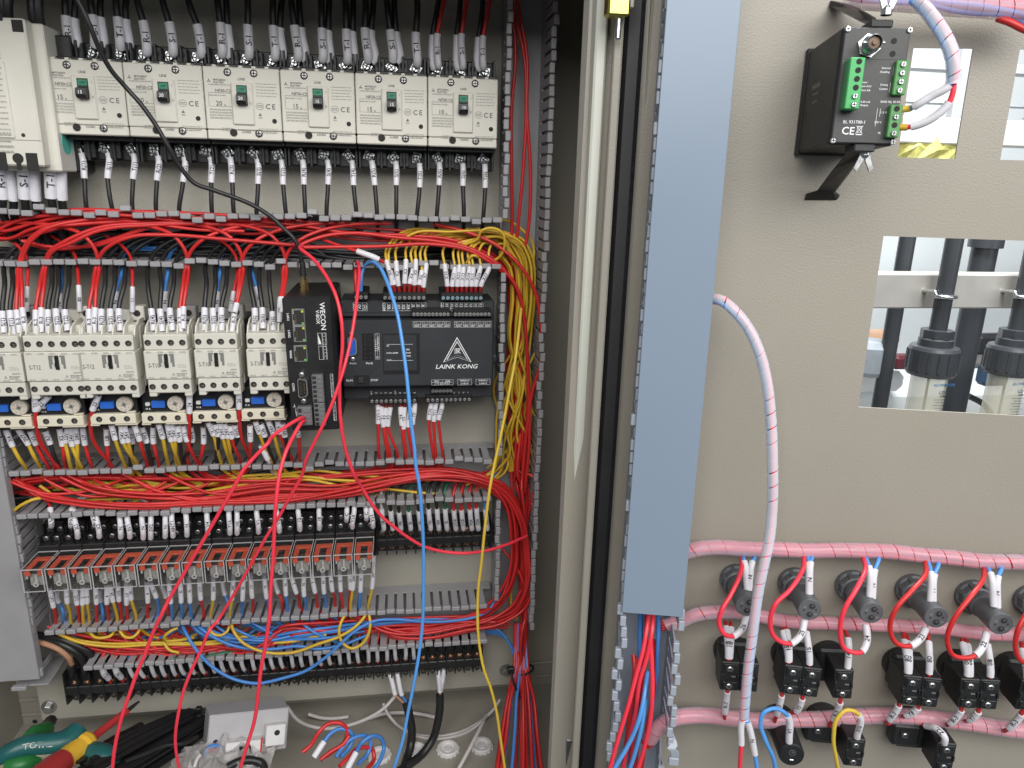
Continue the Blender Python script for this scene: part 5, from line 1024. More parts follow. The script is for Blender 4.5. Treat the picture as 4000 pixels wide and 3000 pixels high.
bundle('red wire diving from the duct fingers into the relay duct', 'red', [(z5(620, 310), .046), (z5(760, 380), .048), (z5(900, 430), .046), (z5(1150, 430), .042), (z5(1400, 380), .040), (z5(1500, 330), .036)], 5, 230, 8, .006, .0016, 'diving red wires of the relay duct', wob=.02)
bundle('yellow wire winding through the duct above the relays', 'yellow', [(z5(250, 330), .038), (z5(420, 440), .04), (z5(650, 430), .036), (z5(900, 400), .034), (z5(1300, 420), .034), (z5(1700, 340), .036), (z5(2000, 300), .040), (z6(350, 110), .044), (z6(650, 150), .044), (z6(900, 160), .042), (z6(1200, 190), .038), (z6(1500, 190), .034), (z6(1700, 60), .03), (z6(1780, -60), .028)], 4, 22, 14, .006, .0016, 'yellow wires in the relay duct', cut=(3, 4))
W('yellow wire leaving the covered duct beside the relay duct', 'yellow', [(z5(330, 450), .046), (z5(250, 460), .052), (z5(160, 500), .054), (z5(85, 555), .052)], .0017, group='yellow loops')
bundle('black wire at the bottom of the duct above the relays', 'black', [(z5(60, 420), .008), (z5(700, 380), .008), (z5(1500, 380), .008), (z6(300, 120), .008), (z6(900, 70), .008)], 8, 20, 30, .003, .0022, 'black wires in the relay duct')
# vertical duct, lower part and the fan at the cabinet bottom
bundle('red wire running down the lower vertical duct', 'red', [(z4(1740, 1300), .034), (z4(1720, 1600), .034), (z6(1930, 150), .034), (z6(1950, 450), .032), (z6(1945, 800), .030), (z6(1945, 1100), .030), (z8(1920, 150), .034), (z8(1908, 390), .040)], 7, 14, 12, .012, .00165, 'red wires of the lower vertical duct')
W('thin red wire across the corner of the lower vertical duct', 'red', [(z6(1760, 620), .03), (z6(1860, 740), .04), (z6(1920, 860), .046), (z6(1955, 1000), .044)], .0017, group='outer red wires')
W('blue wire rising along the inner side of the lower vertical duct', 'blue', [(z6(1690, 1060), .052), (z6(1760, 950), .040), (z6(1820, 800), .030), (z6(1860, 620), .022), (z6(1880, 400), .018)], .0019, group='blue wires of the vertical duct')
W('yellow wire low in the lower vertical duct', 'yellow', [(z6(1840, 900), .024), (z6(1840, 1050), .026), (z6(1880, 1140), .024)], .0016, group='yellow loops')
fan = random.Random(9)
for i in range(18):
    colr = 'blue' if i in (2, 7, 12, 16) else 'red'
    f = (i+.5)/18; f2 = min(1, max(0, f+fan.gauss(0, .14))); o = fan.gauss(0, 12); e_ = fan.uniform(-.012, .012)
    pts = [U(z8(1905+(f-.5)*90+o, 60), .026), U(z8(1905+(f-.5)*90+o, 230), .034), U(z8(1908+(f-.5)*110, 395), .050), U(z8(1900+(f2-.5)*180+o, 600), .070+e_), U(z8(1890+(f2-.5)*250+o, 850), .098+e_), U(z8(1880+(f2-.5)*330+o*2, 1180), .140+e_)]
    wire(f'{colr} wire fanning out below the black cable tie at the cabinet corner', colr, pts, .0021, (), f'{colr} wires fanning out at the cabinet corner')
for i in range(6):
    pts = [U(z6(1380+i*12, 1150+i*8), .02), U(z6(1560+i*10, 1180+i*10), .022), U(z8(1740+i*9, 110+i*10), .030), U(z8(1820+i*8, 200+i*12), .036), U(z8(1865+i*6, 330), .04), U(z8(1880+i*6, 400), .045)]
    wire('blue wire joining the tied bundle from the lowest duct', 'blue', pts, .0018, (), 'blue wires joining the tied bundle')
c_ = U(z8(1908, 400), .046); tie = []
for i in range(25): a_ = 2*math.pi*i/24; tie.append(c_+Vector((math.cos(a_)*.0150, math.sin(a_)*.010, .002*math.cos(a_))))
o = thing('cable_tie', 'black cable tie with long tail round the red and blue wires', 'cable tie', T(0, 0, 0))
MB().tube(tie, .0016, 6, cap=False).obj('tie_band', M_blk, o); h = U(z8(1835, 400), .062); MB().box(h-Vector((.004, .003, .004)), h+Vector((.004, .003, .004)), .001).obj('tie_head', M_blk, o)
MB().tube(catmull([h, U(z8(1850, 480), .068), U(z8(1890, 570), .07), U(z8(1945, 680), .068)]), .0013, 6).obj('tie_tail', M_blk, o)
# third duct
G3 = 'red wires in the duct below the relays'
bundle('red wire in the duct below the plug-in relays', 'red', [(z7(380, 330), .03), (z7(700, 415), .036), (z7(1100, 445), .038), (z7(1500, 425), .038), (z7(2000, 375), .038), (z8(200, 150), .038), (z8(600, 115), .036), (z8(1000, 75), .036), (z8(1500, 60), .036), (z8(1800, 40), .036), (z6(1930, 1050), .034)], 12, 24, 17, .010, .0016, G3, cut=(2, 2))
bundle('red wire crossing the duct below the plug-in relays', 'red', [(z7(830, 300), .04), (z7(930, 390), .046), (z7(1100, 440), .044), (z7(1300, 470), .044), (z7(1500, 440), .042), (z7(1700, 390), .04)], 5, 160, 8, .006, .0016, 'crossing red wires below the relays', wob=.04)
bundle('red wire sweeping from the vertical duct under the relays', 'red', [(z6(1955, 930), .044), (z6(1900, 1040), .046), (z6(1740, 1130), .048), (z6(1480, 1190), .050), (z6(1200, 1250), .050), (z6(980, 1230), .048), (z6(830, 1160), .044), (z6(700, 1080), .040)], 5, 14, 10, .005, .0018, 'sweeping red wires below the relays')
bundle('blue wire in the duct below the plug-in relays', 'blue', [(z7(1350, 260), .040), (z7(1450, 330), .044), (z7(1650, 385), .044), (z7(1950, 380), .044), (z8(250, 170), .044), (z8(520, 140), .044), (z8(800, 90), .042), (z8(1200, 55), .040), (z8(1500, 50), .038)], 6, 26, 14, .008, .0017, 'blue wires in the duct below the relays', cut=(2, 3))
bundle('blue wire dropping diagonally in the duct below the relays', 'blue', [(z7(1820, 235), .044), (z7(1900, 290), .048), (z7(2000, 340), .046), (z7(2150, 400), .042)], 4, 150, 8, .004, .0017, 'diagonal blue wires below the relays', wob=.03)
bundle('yellow wire in the duct below the plug-in relays', 'yellow', [(z7(430, 320), .044), (z7(560, 370), .048), (z7(780, 405), .048), (z7(1100, 395), .046), (z7(1500, 395), .044), (z7(1900, 360), .04), (z8(100, 190), .04), (z8(500, 130), .04)], 3, 14, 7, .006, .0016, 'yellow wires in the duct below the relays')
for i, L in enumerate([[(650, 320), (690, 350), (745, 352), (800, 335), (822, 305)], [(860, 300), (900, 345), (950, 350), (990, 320), (1008, 288)], [(1280, 280), (1220, 310), (1185, 345), (1200, 372), (1270, 372), (1400, 350)], [(1500, 255), (1530, 320), (1590, 335), (1640, 300), (1655, 260)], [(1180, 390), (1220, 440), (1290, 460)]]):
    W('small yellow wire loop peeping out under the relay duct', 'yellow', [(z7(*p), .052+.004*math.sin(k)) for k, p in enumerate(L)], .0016, group='small yellow loops')
W('long yellow wire drooping in front of the bottom duct', 'yellow', [(z7(1662, 240), .05), (z7(1680, 300), .058), (z7(1740, 380), .064), (z7(1850, 440), .066), (z7(2100, 460), .066), (z8(450, 212), .066), (z8(620, 150), .064), (z8(730, 75), .060), (z8(790, 0), .054), (z6(800, 1080), .05)], .0017, group='drooping wires at the bottom duct')
W('yellow wire making an open ring in front of the bottom duct', 'yellow', [(z8(655, -10), .052), (z8(620, 40), .060), (z8(598, 120), .064), (z8(625, 205), .066), (z8(690, 245), .067), (z8(760, 215), .066), (z8(810, 140), .064), (z8(822, 50), .060), (z8(812, -5), .054)], .0017, group='drooping wires at the bottom duct')
W('long blue wire drooping in front of the bottom terminal strip', 'blue', [(z7(1310, 255), .048), (z7(1335, 310), .056), (z7(1400, 420), .064), (z7(1520, 555), .070), (z7(1680, 648), .074), (z7(1830, 680), .075), (z7(2050, 640), .075), (z8(350, 410), .074), (z8(500, 310), .072), (z8(610, 210), .068), (z8(720, 115), .064), (z8(850, 48), .060), (z8(1000, 35), .056), (z8(1200, 52), .052), (z8(1400, 48), .050), (z8(1600, 10), .048), (z8(1700, -40), .044)], .0018, group='drooping wires at the bottom duct')
W('blue wire lying along the top of the bottom duct', 'blue', [(z7(1420, 260), .05), (z7(1480, 310), .056), (z7(1600, 380), .058), (z7(1750, 425), .058), (z7(1950, 435), .058), (z7(2180, 415), .058), (z8(400, 245), .058), (z8(600, 225), .056), (z8(800, 150), .05)], .0018, group='drooping wires at the bottom duct')
W('green wire lying on the lower fingers of the bottom duct', 'green', [(z7(1250, 500), .052), (z7(1350, 512), .054), (z7(1480, 490), .054), (z7(1600, 465), .05), (z7(1720, 450), .044)], .0018, group='green wires')
# heavy cables at the left end of the bottom duct
W('heavy black cable coming out of the covered duct', 'black', [(z7(230, 330), .030), (z7(330, 342), .036), (z7(450, 365), .042), (z7(560, 410), .044), (z7(640, 455), .042), (z7(655, 500), .036)], .0042, group='heavy cables')
W('second heavy black cable beside the brown one', 'black', [(z7(230, 355), .034), (z7(350, 372), .040), (z7(460, 405), .046), (z7(550, 460), .046), (z7(600, 520), .040), (z7(612, 600), .030)], .0042, group='heavy cables')
W('heavy brown cable with black boot into the five-pole strip', 'brown', [(z7(235, 378), .040), (z7(330, 398), .046), (z7(430, 440), .050), (z7(490, 490), .048), (z7(515, 540), .042), (z7(522, 620), .028)], .0030, group='heavy cables', ferrule=(4, 5, M_blk, .0042))
# ================================================================== loose wires hanging in front
def loose(label, colr, pts, r, name='wire'): return wire(label, colr, [U(p, d) for p, d in pts], r, (), 'loose wires hanging in front', n=7, sides=10)
loose('bright red wire looping from the gateway corner down to the vertical duct', 'bright', [(z3(1900, 255), .062), (z3(1960, 268), .068), (z4(285, 108), .074), (z4(370, 185), .092), (z4(460, 305), .112), (z4(520, 430), .124), (z4(550, 560), .130), (z4(560, 750), .132), (z4(547, 900), .134), (z4(541, 1050), .136), (z4(546, 1200), .136), (z4(562, 1330), .134), (z4(592, 1460), .130), (z4(640, 1590), .126), (z6(762, 190), .116), (z6(830, 305), .112), (z6(905, 400), .110), (z6(1000, 480), .108), (z6(1100, 555), .106), (z6(1200, 612), .104), (z6(1330, 650), .100), (z6(1500, 665), .096), (z6(1650, 648), .090), (z6(1800, 605), .082), (z6(1950, 540), .066)], .0017)
loose('bright red wire hanging from the controller supply across the relays', 'bright', [(z4(640, 250), .050), (z4(655, 205), .062), (z4(668, 240), .080), (z4(666, 330), .098), (z4(655, 430), .112), (z4(638, 570), .124), (z4(608, 740), .134), (z4(568, 900), .142), (z4(520, 1050), .146), (z4(470, 1180), .148), (z4(420, 1290), .148), (z4(378, 1375), .146), (z4(320, 1500), .142), (z6(345, 60), .138), (z6(225, 295), .130), (z6(150, 430), .126), (z6(85, 530), .124), (z6(0, 680), .120), (z5(1740, 1050), .116), (z5(1640, 1220), .116), (z5(1560, 1345), .118), (z7(1515, 290), .126), (z7(1448, 440), .130), (z7(1382, 580), .134), (z7(1320, 740), .138), (z7(1288, 880), .140), (z7(1268, 1000), .142), (z7(1262, 1100), .142), (z7(1272, 1200), .142), (z7(1300, 1340), .142)], .0016)
loose('bright red wire from the upper power plug pole running far down', 'bright', [(z4(318, 1212), VD+.004), (z4(290, 1216), VD+.016), (z4(200, 1268), .142), (z4(100, 1342), .156), (z3(1740, 1540), .166), (z3(1640, 1645), .170), (z5(1760, 240), .172), (z5(1690, 365), .172), (z5(1600, 520), .170), (z5(1500, 695), .168), (z5(1400, 865), .166), (z5(1300, 1040), .164), (z5(1200, 1215), .164), (z7(1180, 150), .166), (z7(1092, 340), .168), (z7(1040, 480), .170), (z7(980, 620), .172), (z7(932, 760), .174), (z7(890, 880), .176), (z7(852, 1020), .178), (z7(826, 1150), .180), (z7(805, 1350), .180)], .0017)
loose('bright red wire from the lower power plug pole hanging straight', 'bright', [(z4(320, 1234), VD+.004), (z4(300, 1240), VD+.014), (z4(242, 1335), .140), (z4(192, 1440), .152), (z4(157, 1560), .160), (z5(1986, 500), .168), (z5(1975, 700), .168), (z5(1965, 900), .168), (z5(1950, 1100), .168), (z7(1942, 180), .168), (z7(1912, 400), .170), (z7(1882, 560), .172), (z7(1860, 740), .174), (z7(1832, 950), .176), (z7(1782, 1120), .178), (z7(1715, 1340), .178)], .0018)
M_blueb = mat('bright_blue_wire', (.10, .34, .78), .34, var=.08, vscale=20); WC['brightblue'] = M_blueb; WC['brightyellow'] = mat('bright_yellow_wire', (.72, .50, .06), .38, var=.08, vscale=20)
loose('long light blue wire hanging from the controller to the cabinet floor', 'brightblue', [(z4(690, 262), .052), (z4(712, 222), .058), (z4(748, 205), .066), (z4(795, 230), .080), (z4(842, 315), .096), (z4(882, 425), .108), (z4(920, 560), .118), (z4(947, 720), .126), (z4(974, 920), .134), (z4(990, 1080), .138), (z4(1006, 1250), .140), (z4(1026, 1400), .140), (z4(1040, 1550), .140), (z6(1172, 150), .140), (z6(1190, 330), .138), (z6(1202, 520), .136), (z6(1207, 700), .134), (z6(1206, 900), .132), (z6(1200, 1150), .132), (z8(1185, 200), .134), (z8(1160, 370), .138), (z8(1130, 530), .142), (z8(1092, 720), .146), (z8(1058, 900), .150), (z8(1012, 1050), .152), (z8(975, 1160), .152)], .0018)
loose('long yellow wire hanging from the vertical duct to the cabinet floor', 'brightyellow', [(z4(1720, 470), .040), (z4(1717, 520), .054), (z4(1705, 640), .066), (z4(1682, 830), .080), (z4(1650, 1000), .090), (z4(1612, 1200), .098), (z4(1582, 1350), .104), (z4(1542, 1530), .108), (z6(1690, 160), .112), (z6(1662, 360), .114), (z6(1640, 560), .116), (z6(1622, 740), .116), (z6(1602, 900), .116), (z6(1595, 1100), .116), (z6(1600, 1250), .118), (z8(1613, 250), .120), (z8(1642, 400), .124), (z8(1690, 530), .128), (z8(1730, 690), .132), (z8(1757, 870), .136), (z8(1800, 1160), .138)], .0016)
W('red wire end with white sleeve resting on the duct above the gateway', 'red', [(z4(420, 55), .05), (z4(560, 105), .060), (z4(655, 135), .066), (z4(795, 188), .068), (z4(830, 208), .066)], .0015, [(2, 3, None)], 'loose wires hanging in front', srad=1.9, ferrule=(3, 4, M_steel, .0007))
# ================================================================== things on the cabinet floor
def G(p, d, h=.004):
    q = U(p, d); return q if q.z > FLZ+h else UZ(p, FLZ+h)
plug_me = MB().lathe([(.0135, 0), (.0135, .004), (.0120, .0052), (.0095, .0048), (.0085, .0020), (.0060, .0015), (.0050, .0026), (0, .0028)], (0, 0, 0), (0, 0, 1), 24).mesh('plug_body', M_whitep)
pr = MB()
for i in range(14): a_ = 2*math.pi*i/14; pr.box((math.cos(a_)*.0132-.0011, math.sin(a_)*.0132-.0011, 0), (math.cos(a_)*.0132+.0011, math.sin(a_)*.0132+.0011, .0034))
plug_r = pr.mesh('plug_ribs', M_whitep)
for i, p in enumerate([(890, 1010), (1150, 980), (1382, 965), (1625, 942)]):
    q = UZ(z8(*p), FLZ+.003); t = thing('cable_gland_cap', ['white round cable gland cap half under the blue wire loops', 'white round cable gland cap behind the black cable', 'white round cable gland cap beside the black cable', 'white round cable gland cap under the white cable'][i], 'cap', T(q.x, q.y, FLZ+.0002), 'white caps on the cabinet floor')
    inst(plug_me, 'plug_body', t); stuff(inst(plug_r, 'plug_ribs', t))
def FW_(label, colr, pts, r, group, **k): return wire(label, colr, [G(p, d, r) for p, d in pts], r, group=group, **k)
wc = 'white cables on the cabinet floor'
FW_('white cable rising in a shallow arc to the bottom strip', 'white', [(a3(265, 240), .045), (a3(350, 352), .045), (a3(480, 415), .040), (a3(640, 432), .035), (a3(800, 405), .032), (a3(950, 352), .030), (a3(1100, 262), .028), (a3(1210, 145), .024)], .0021, wc, cat='cable')
FW_('short white cable offcut against the back wall', 'white', [(a3(450, 308), -.02), (a3(560, 340), -.02), (a3(680, 345), -.02), (a3(800, 330), -.02)], .0024, wc, cat='cable')
FW_('white cable sagging in a long curve behind the black cables', 'white', [(a3(1100, 215), .0), (a3(1120, 270), .005), (a3(1190, 370), .01), (a3(1300, 455), .01), (a3(1500, 500), .01), (a3(1700, 480), .01), (a3(1900, 395), .008), (a3(2050, 270), .004), (a3(2110, 180), .0)], .0020, wc, cat='cable')
FW_('white cable following the long curve just below it', 'white', [(a3(1370, 495), .012), (a3(1500, 520), .012), (a3(1700, 505), .012), (a3(1880, 430), .01), (a3(1990, 330), .008)], .0020, wc, cat='cable')
FW_('white cable hanging across the gland caps out of the frame', 'white', [(a3(1985, 325), .02), (a3(1950, 400), .04), (a3(1890, 520), .06), (a3(1800, 690), .08), (a3(1740, 800), .09)], .0024, wc, cat='cable')
FW_('white cable arching between the back wall and the black cable', 'white', [(a3(980, 345), -.01), (a3(1080, 310), -.01), (a3(1250, 295), -.01), (a3(1400, 305), -.01), (a3(1545, 335), -.01)], .0024, wc, cat='cable')
FW_('white cable end between the black bundle and the spare breaker', 'white', [(a2(1570, 205), .03), (a2(1520, 250), .035), (a2(1470, 320), .04)], .0024, wc, cat='cable')
bc = 'black cables from the bottom strip'
FW_('black sheathed cable dropping from the bottom strip to the floor', 'black', [(a3(1295, 205), .034), (a3(1320, 300), .036), (a3(1345, 440), .04), (a3(1340, 560), .045), (a3(1310, 680), .055), (a3(1270, 800), .07)], .0052, bc, cat='cable')
FW_('black sheathed cable bending to the left under the bottom strip', 'black', [(a3(1588, 140), .034), (a3(1588, 250), .036), (a3(1570, 380), .04), (a3(1530, 520), .044), (a3(1440, 650), .05), (a3(1330, 740), .06), (a3(1240, 800), .07)], .0050, bc, cat='cable')
for lab, c, pts, sl in [('brown core with white sleeve of the first black cable', 'brown', [(z8(965, 430), .026), (z8(985, 510), .030), (z8(1002, 575), .032), (z8(1050, 625), .033), (z8(1092, 660), .034)], 1), ('blue core with white sleeve of the first black cable', 'blue', [(z8(1018, 425), .026), (z8(1033, 510), .030), (z8(1050, 580), .032), (z8(1075, 620), .033), (z8(1098, 655), .034)], 1), ('brown core with white sleeve of the second black cable', 'brown', [(z8(1310, 405), .026), (z8(1318, 480), .030), (z8(1325, 560), .032), (z8(1328, 590), .034)], 1), ('blue core with white sleeve of the second black cable', 'blue', [(z8(1355, 395), .026), (z8(1345, 470), .028), (z8(1330, 555), .030), (z8(1330, 590), .034)], 1)]:
    W(lab, c, pts, .0015, [(0, 2, None)], 'cores under the bottom strip', srad=1.9)
# spare miniature breaker lying on the floor, tipped up
M_gbox = mat('light_grey_box', (.42, .41, .42), .5, var=.06)
A = G(a2(1500, 500), .105, .006); Bq = G(a2(2000, 440), .085, .006); ax = (Bq-A).normalized(); upv = Vector((0, .35, .94)); upv = (upv-ax*upv.dot(ax)).normalized(); nrm = ax.cross(upv)*-1
if nrm.y > 0: nrm = -nrm
BM = Matrix(((ax.x, -nrm.x, upv.x, A.x), (ax.y, -nrm.y, upv.y, A.y), (ax.z, -nrm.z, upv.z, A.z), (0, 0, 0, 1)))
Lb = (Bq-A).length
sb = thing('spare_breaker', 'light grey miniature breaker with black toggle lying on the cabinet floor', 'breaker', BM)
MB().box((-.004, -.020, -.004), (Lb+.006, .022, .040), .0012).obj('breaker_body', M_gbox, sb)
MB().box((Lb*.18, -.034, -.004), (Lb*.70, -.019, .014), .001).obj('toggle_step', M_whitep, sb)
MB().box((Lb*.74, -.030, .004), (Lb+.002, -.019, .026), .001).obj('terminal_step', M_whitep, sb)
MB().box((Lb*.36, -.041, .000), (Lb*.52, -.033, .011), .001).obj('toggle', M_black, sb)
MB().box((Lb*.665, -.0346, -.002), (Lb*.69, -.0338, .016)).obj('red_mark', M_red, sb)
inst(hole_mesh(.0030), 'screw_hole', sb, T(Lb*.90, -.0301, .018)); inst(hole_mesh(.0028), 'screw_hole', sb, T(Lb*.06, -.0201, .012))
# clear crumpled plastic bag
rg = random.Random(3); c0 = G(a2(1600, 585), .125, .01); vs, fs = [], []; nu, nv = 16, 12
for j in range(nv+1):
    for i in range(nu+1):
        u_, v_ = i/nu*2-1, j/nv*2-1; h_ = max(0, 1-(u_*u_+v_*v_)*.55)
        vs.append(c0+Vector((u_*.052+rg.gauss(0, .002), v_*.026+rg.gauss(0, .002), -.012+.030*h_+rg.gauss(0, .0042))))
for j in range(nv):
    for i in range(nu): a_ = j*(nu+1)+i; fs.append((a_, a_+1, a_+nu+2, a_+nu+1))
tag(MB().add(vs, fs, False).obj('plastic_bag', M_bag), 'crumpled clear plastic bag in front of the spare breaker', 'bag')
# bundle of black cable ties
A = G(a2(870, 640), .15, .012); Bq = G(a2(1440, 300), .06, .012); dr = (Bq-A); L = dr.length; dr.normalize(); sd = dr.cross(Vector((0, 0, 1))).normalized(); up2 = sd.cross(dr)
t = thing('cable_tie_bundle', 'bundle of long black cable ties lying on the cabinet floor', 'cable ties', T(0, 0, 0))
tw = random.Random(4)
for i in range(64):
    o_ = sd*tw.uniform(-.024, .020)+up2*tw.uniform(-.007, .012); b0 = A-dr*tw.uniform(.02, .03)+o_*1.2; b1_ = Bq+o_*.9+dr*tw.uniform(-.012, .006); md = (b0+b1_)/2+o_*.1
    path = catmull([b0, md, b1_], 4); w2 = .0030; th = .0008; vs, fs = [], []
    for q in path: vs += [q-sd*w2-up2*th, q+sd*w2-up2*th, q+sd*w2+up2*th, q-sd*w2+up2*th]
    for k in range(len(path)-1):
        for e in range(4): fs.append((k*4+e, k*4+(e+1) % 4, k*4+4+(e+1) % 4, k*4+4+e))
    MB().add(vs, fs).obj('tie_strap', M_blk, t)
    if i % 3 == 0: MB().box(b1_-Vector((.003, .003, .003)), b1_+Vector((.003, .003, .003)), .0006).obj('tie_head', M_blk, t)
# screwdriver
tipp = U(a2(1000, 168), .040); sh0 = U(a2(622, 462), .125); hd = U(a2(360, 660), .165)
drv = (sh0-tipp).normalized(); M_sdy = mat('yellow_grip', (.75, .44, .04), .4, var=.06); M_sdr = mat('red_grip', (.36, .03, .03), .4, var=.06)
t = thing('screwdriver', 'insulated screwdriver with yellow and red handle and red shaft', 'screwdriver', T(0, 0, 0))
Ls = (sh0-tipp).length; MB().lathe([(.0012, 0), (.0022, .012), (.0024, Ls*.28)], tipp, drv, 14).obj('blade', mat('dark_blade', (.03, .03, .032), .4), t)
MB().lathe([(.0038, Ls*.26), (.0040, Ls*.27), (.0042, Ls), (0, Ls)], tipp, drv, 14).obj('insulated_shaft', mat('red_shaft', (.52, .04, .04), .4, var=.06), t)
MB().lathe([(0, Ls-.002), (.0110, Ls-.002), (.0128, Ls+.002), (.0128, Ls+.008), (.0112, Ls+.012), (.0108, Ls+.030), (.0112, Ls+.036)], tipp, drv, 18).obj('yellow_handle', M_sdy, t)
MB().lathe([(.0113, Ls+.034), (.0122, Ls+.045), (.0128, Ls+.070), (.0100, Ls+.090), (0, Ls+.092)], tipp, drv, 18).obj('red_handle', M_sdr, t)
# pliers
M_teal = mat('teal_grip', (.012, .095, .095), .35, var=.1); M_grnp = mat('green_grip', (.02, .16, .04), .4, var=.1); M_beige = mat('beige_grip', (.30, .25, .17), .5)
t = thing('pliers', 'pliers with teal and green rubber handles under the screwdriver', 'pliers', T(0, 0, 0))
pa_ = [G(a2(-60, 640), .15, .01), G(a2(60, 540), .15, .012), G(a2(180, 490), .145, .012), G(a2(330, 475), .14, .012), G(a2(450, 455), .135, .012), G(a2(540, 390), .125, .012), G(a2(570, 350), .12, .012)]
S_ = catmull(pa_, 6); rr = [.0075+.0035*math.sin(i/len(S_)*3.0) for i in range(len(S_))]
g1 = MB().tube(S_, .009, 12, rad=rr).obj('teal_handle', M_teal, t)
MB().tube(catmull([p+Vector((.002, -.004, -.008)) for p in pa_[:5]], 6), .0065, 10).obj('beige_inlay', M_beige, t)
pb_ = [G(a2(790, 640), .15, .01), G(a2(760, 570), .145, .012), G(a2(700, 545), .14, .012), G(a2(640, 540), .135, .012)]
MB().tube(catmull(pb_, 6), .0115, 12).obj('teal_handle', M_teal, t)
MB().tube(catmull([G(a2(215, 440), .12, .01), G(a2(250, 400), .11, .01), G(a2(300, 385), .10, .01), G(a2(330, 370), .09, .01)], 5), .0085, 10).obj('green_grip', M_grnp, t)
MB().tube(catmull([G(a2(60, 640), .16, .01), G(a2(150, 620), .16, .01), G(a2(260, 600), .15, .01)], 5), .008, 10).obj('green_grip', M_grnp, t)
MB().tube(catmull([G(a2(300, 360), .085, .01), G(a2(345, 330), .06, .01), G(a2(370, 300), .05, .01)], 5), .006, 8).obj('jaw', mat('dark_jaw', (.05, .04, .035), .45, .6), t)
seg = S_[9:25]; vsx = sleeve_text([p for p in seg][::-1], .0103, 'TOTAL', g1, size=.0075)
for ch in g1.children: ch.data.materials.clear(); ch.data.materials.append(mat('print_cream', (.45, .45, .38), .6, var=0))
# rusty offcut and dark pen behind the screwdriver shaft
t = thing('side_cutter', 'dark jaw of another tool behind the screwdriver shaft', 'tool', T(0, 0, 0))
MB().tube(catmull([G(a2(700, 520), .11, .01), G(a2(830, 440), .09, .01), G(a2(930, 390), .07, .01), G(a2(1010, 345), .05, .01)], 6), .005, 10, rad=None).obj('tool_jaw', mat('brown_dark_steel', (.045, .032, .028), .45, .5), t)
# block of black connectors with red and blue leads
q = G(a3(330, 690), .14, .012); t = thing('connector_block', 'row of black plug connectors with red and blue leads on the floor', 'connector', T(q.x, q.y, FLZ))
rz = Matrix.Rotation(math.radians(-24), 4, 'Z')
for i in range(5):
    MB().box((-.012, -.022, 0), (.012, .022, .022), .0015).obj('connector', M_black, t, rz @ T(-.035+i*.0265, -.004*i, .002+.003*(i % 2)))
    MB().box((-.009, .0215, .004), (.009, .0285, .016), .0012).obj('connector_neck', M_dkgrey, t, rz @ T(-.035+i*.0265, -.004*i, .002+.003*(i % 2)))
gl = 'leads of the black connectors'
for lab, c, pts, sl in [('red lead arching high out of the black connectors', 'red', [(a3(400, 640), .135), (a3(470, 580), .130), (a3(540, 470), .125), (a3(620, 395), .12), (a3(720, 385), .12), (a3(785, 440), .12), (a3(770, 540), .125), (a3(680, 620), .13), (a3(560, 700), .14)], ()),
 ('blue lead with white sleeve in the high arch', 'blue', [(a3(500, 680), .14), (a3(590, 545), .13), (a3(640, 480), .125), (a3(720, 435), .12), (a3(800, 450), .12), (a3(838, 510), .12), (a3(810, 590), .125), (a3(730, 680), .135)], [(0, 1, None)]),
 ('blue lead in the middle arch of the black connectors', 'blue', [(a3(690, 680), .14), (a3(760, 580), .13), (a3(850, 510), .125), (a3(940, 495), .12), (a3(988, 540), .12), (a3(970, 640), .125), (a3(880, 740), .14)], ()),
 ('blue lead with white sleeve in the right arch', 'blue', [(a3(790, 780), .15), (a3(865, 640), .14), (a3(910, 560), .13), (a3(990, 500), .125), (a3(1070, 510), .12), (a3(1105, 590), .12), (a3(1080, 690), .13), (a3(1020, 790), .14)], [(0, 1, None)]),
 ('red lead curling round the gland cap', 'red', [(a3(720, 760), .15), (a3(800, 680), .14), (a3(870, 610), .13), (a3(950, 595), .125), (a3(1010, 620), .12), (a3(1020, 690), .125), (a3(960, 780), .14)], ()),
 ('thick red lead lying between the blue ones', 'red', [(a3(560, 700), .14), (a3(650, 630), .135), (a3(760, 560), .13), (a3(800, 500), .125)], ())]:
    wire(lab, c, [G(p, d, .004) for p, d in pts], .0022, sl, gl, srad=1.5)

# wire scraps among the clutter
for lab, c, pts, r in [('blue wire scrap curled beside the plastic bag', 'blue', [(a2(1470, 560), .13), (a2(1500, 500), .125), (a2(1560, 485), .12), (a2(1610, 510), .12)], .0022), ('red wire scrap under the plastic bag', 'red', [(a2(1480, 530), .128), (a2(1540, 512), .124), (a2(1600, 530), .124)], .0018), ('black wire scrap curled in front of the plastic bag', 'black', [(a2(1640, 640), .145), (a2(1720, 600), .14), (a2(1820, 590), .138), (a2(1890, 620), .14), (a2(1900, 660), .145)], .0045), ('black wire scrap lying over the cable ties', 'black', [(a2(900, 600), .165), (a2(1050, 540), .15), (a2(1200, 480), .135), (a2(1300, 470), .13), (a2(1420, 420), .11)], .0024), ('grey clear sleeve offcut on the cabinet floor', 'white', [(a2(1400, 640), .15), (a2(1415, 590), .145), (a2(1440, 550), .14)], .002)]:
    wire(lab, c, [G(p, d, r) for p, d in pts], r, (), 'scraps on the cabinet floor')
# ================================================================== things on the door
def DM(u, v, h=0): return DOORM @ T(u, -h, v)
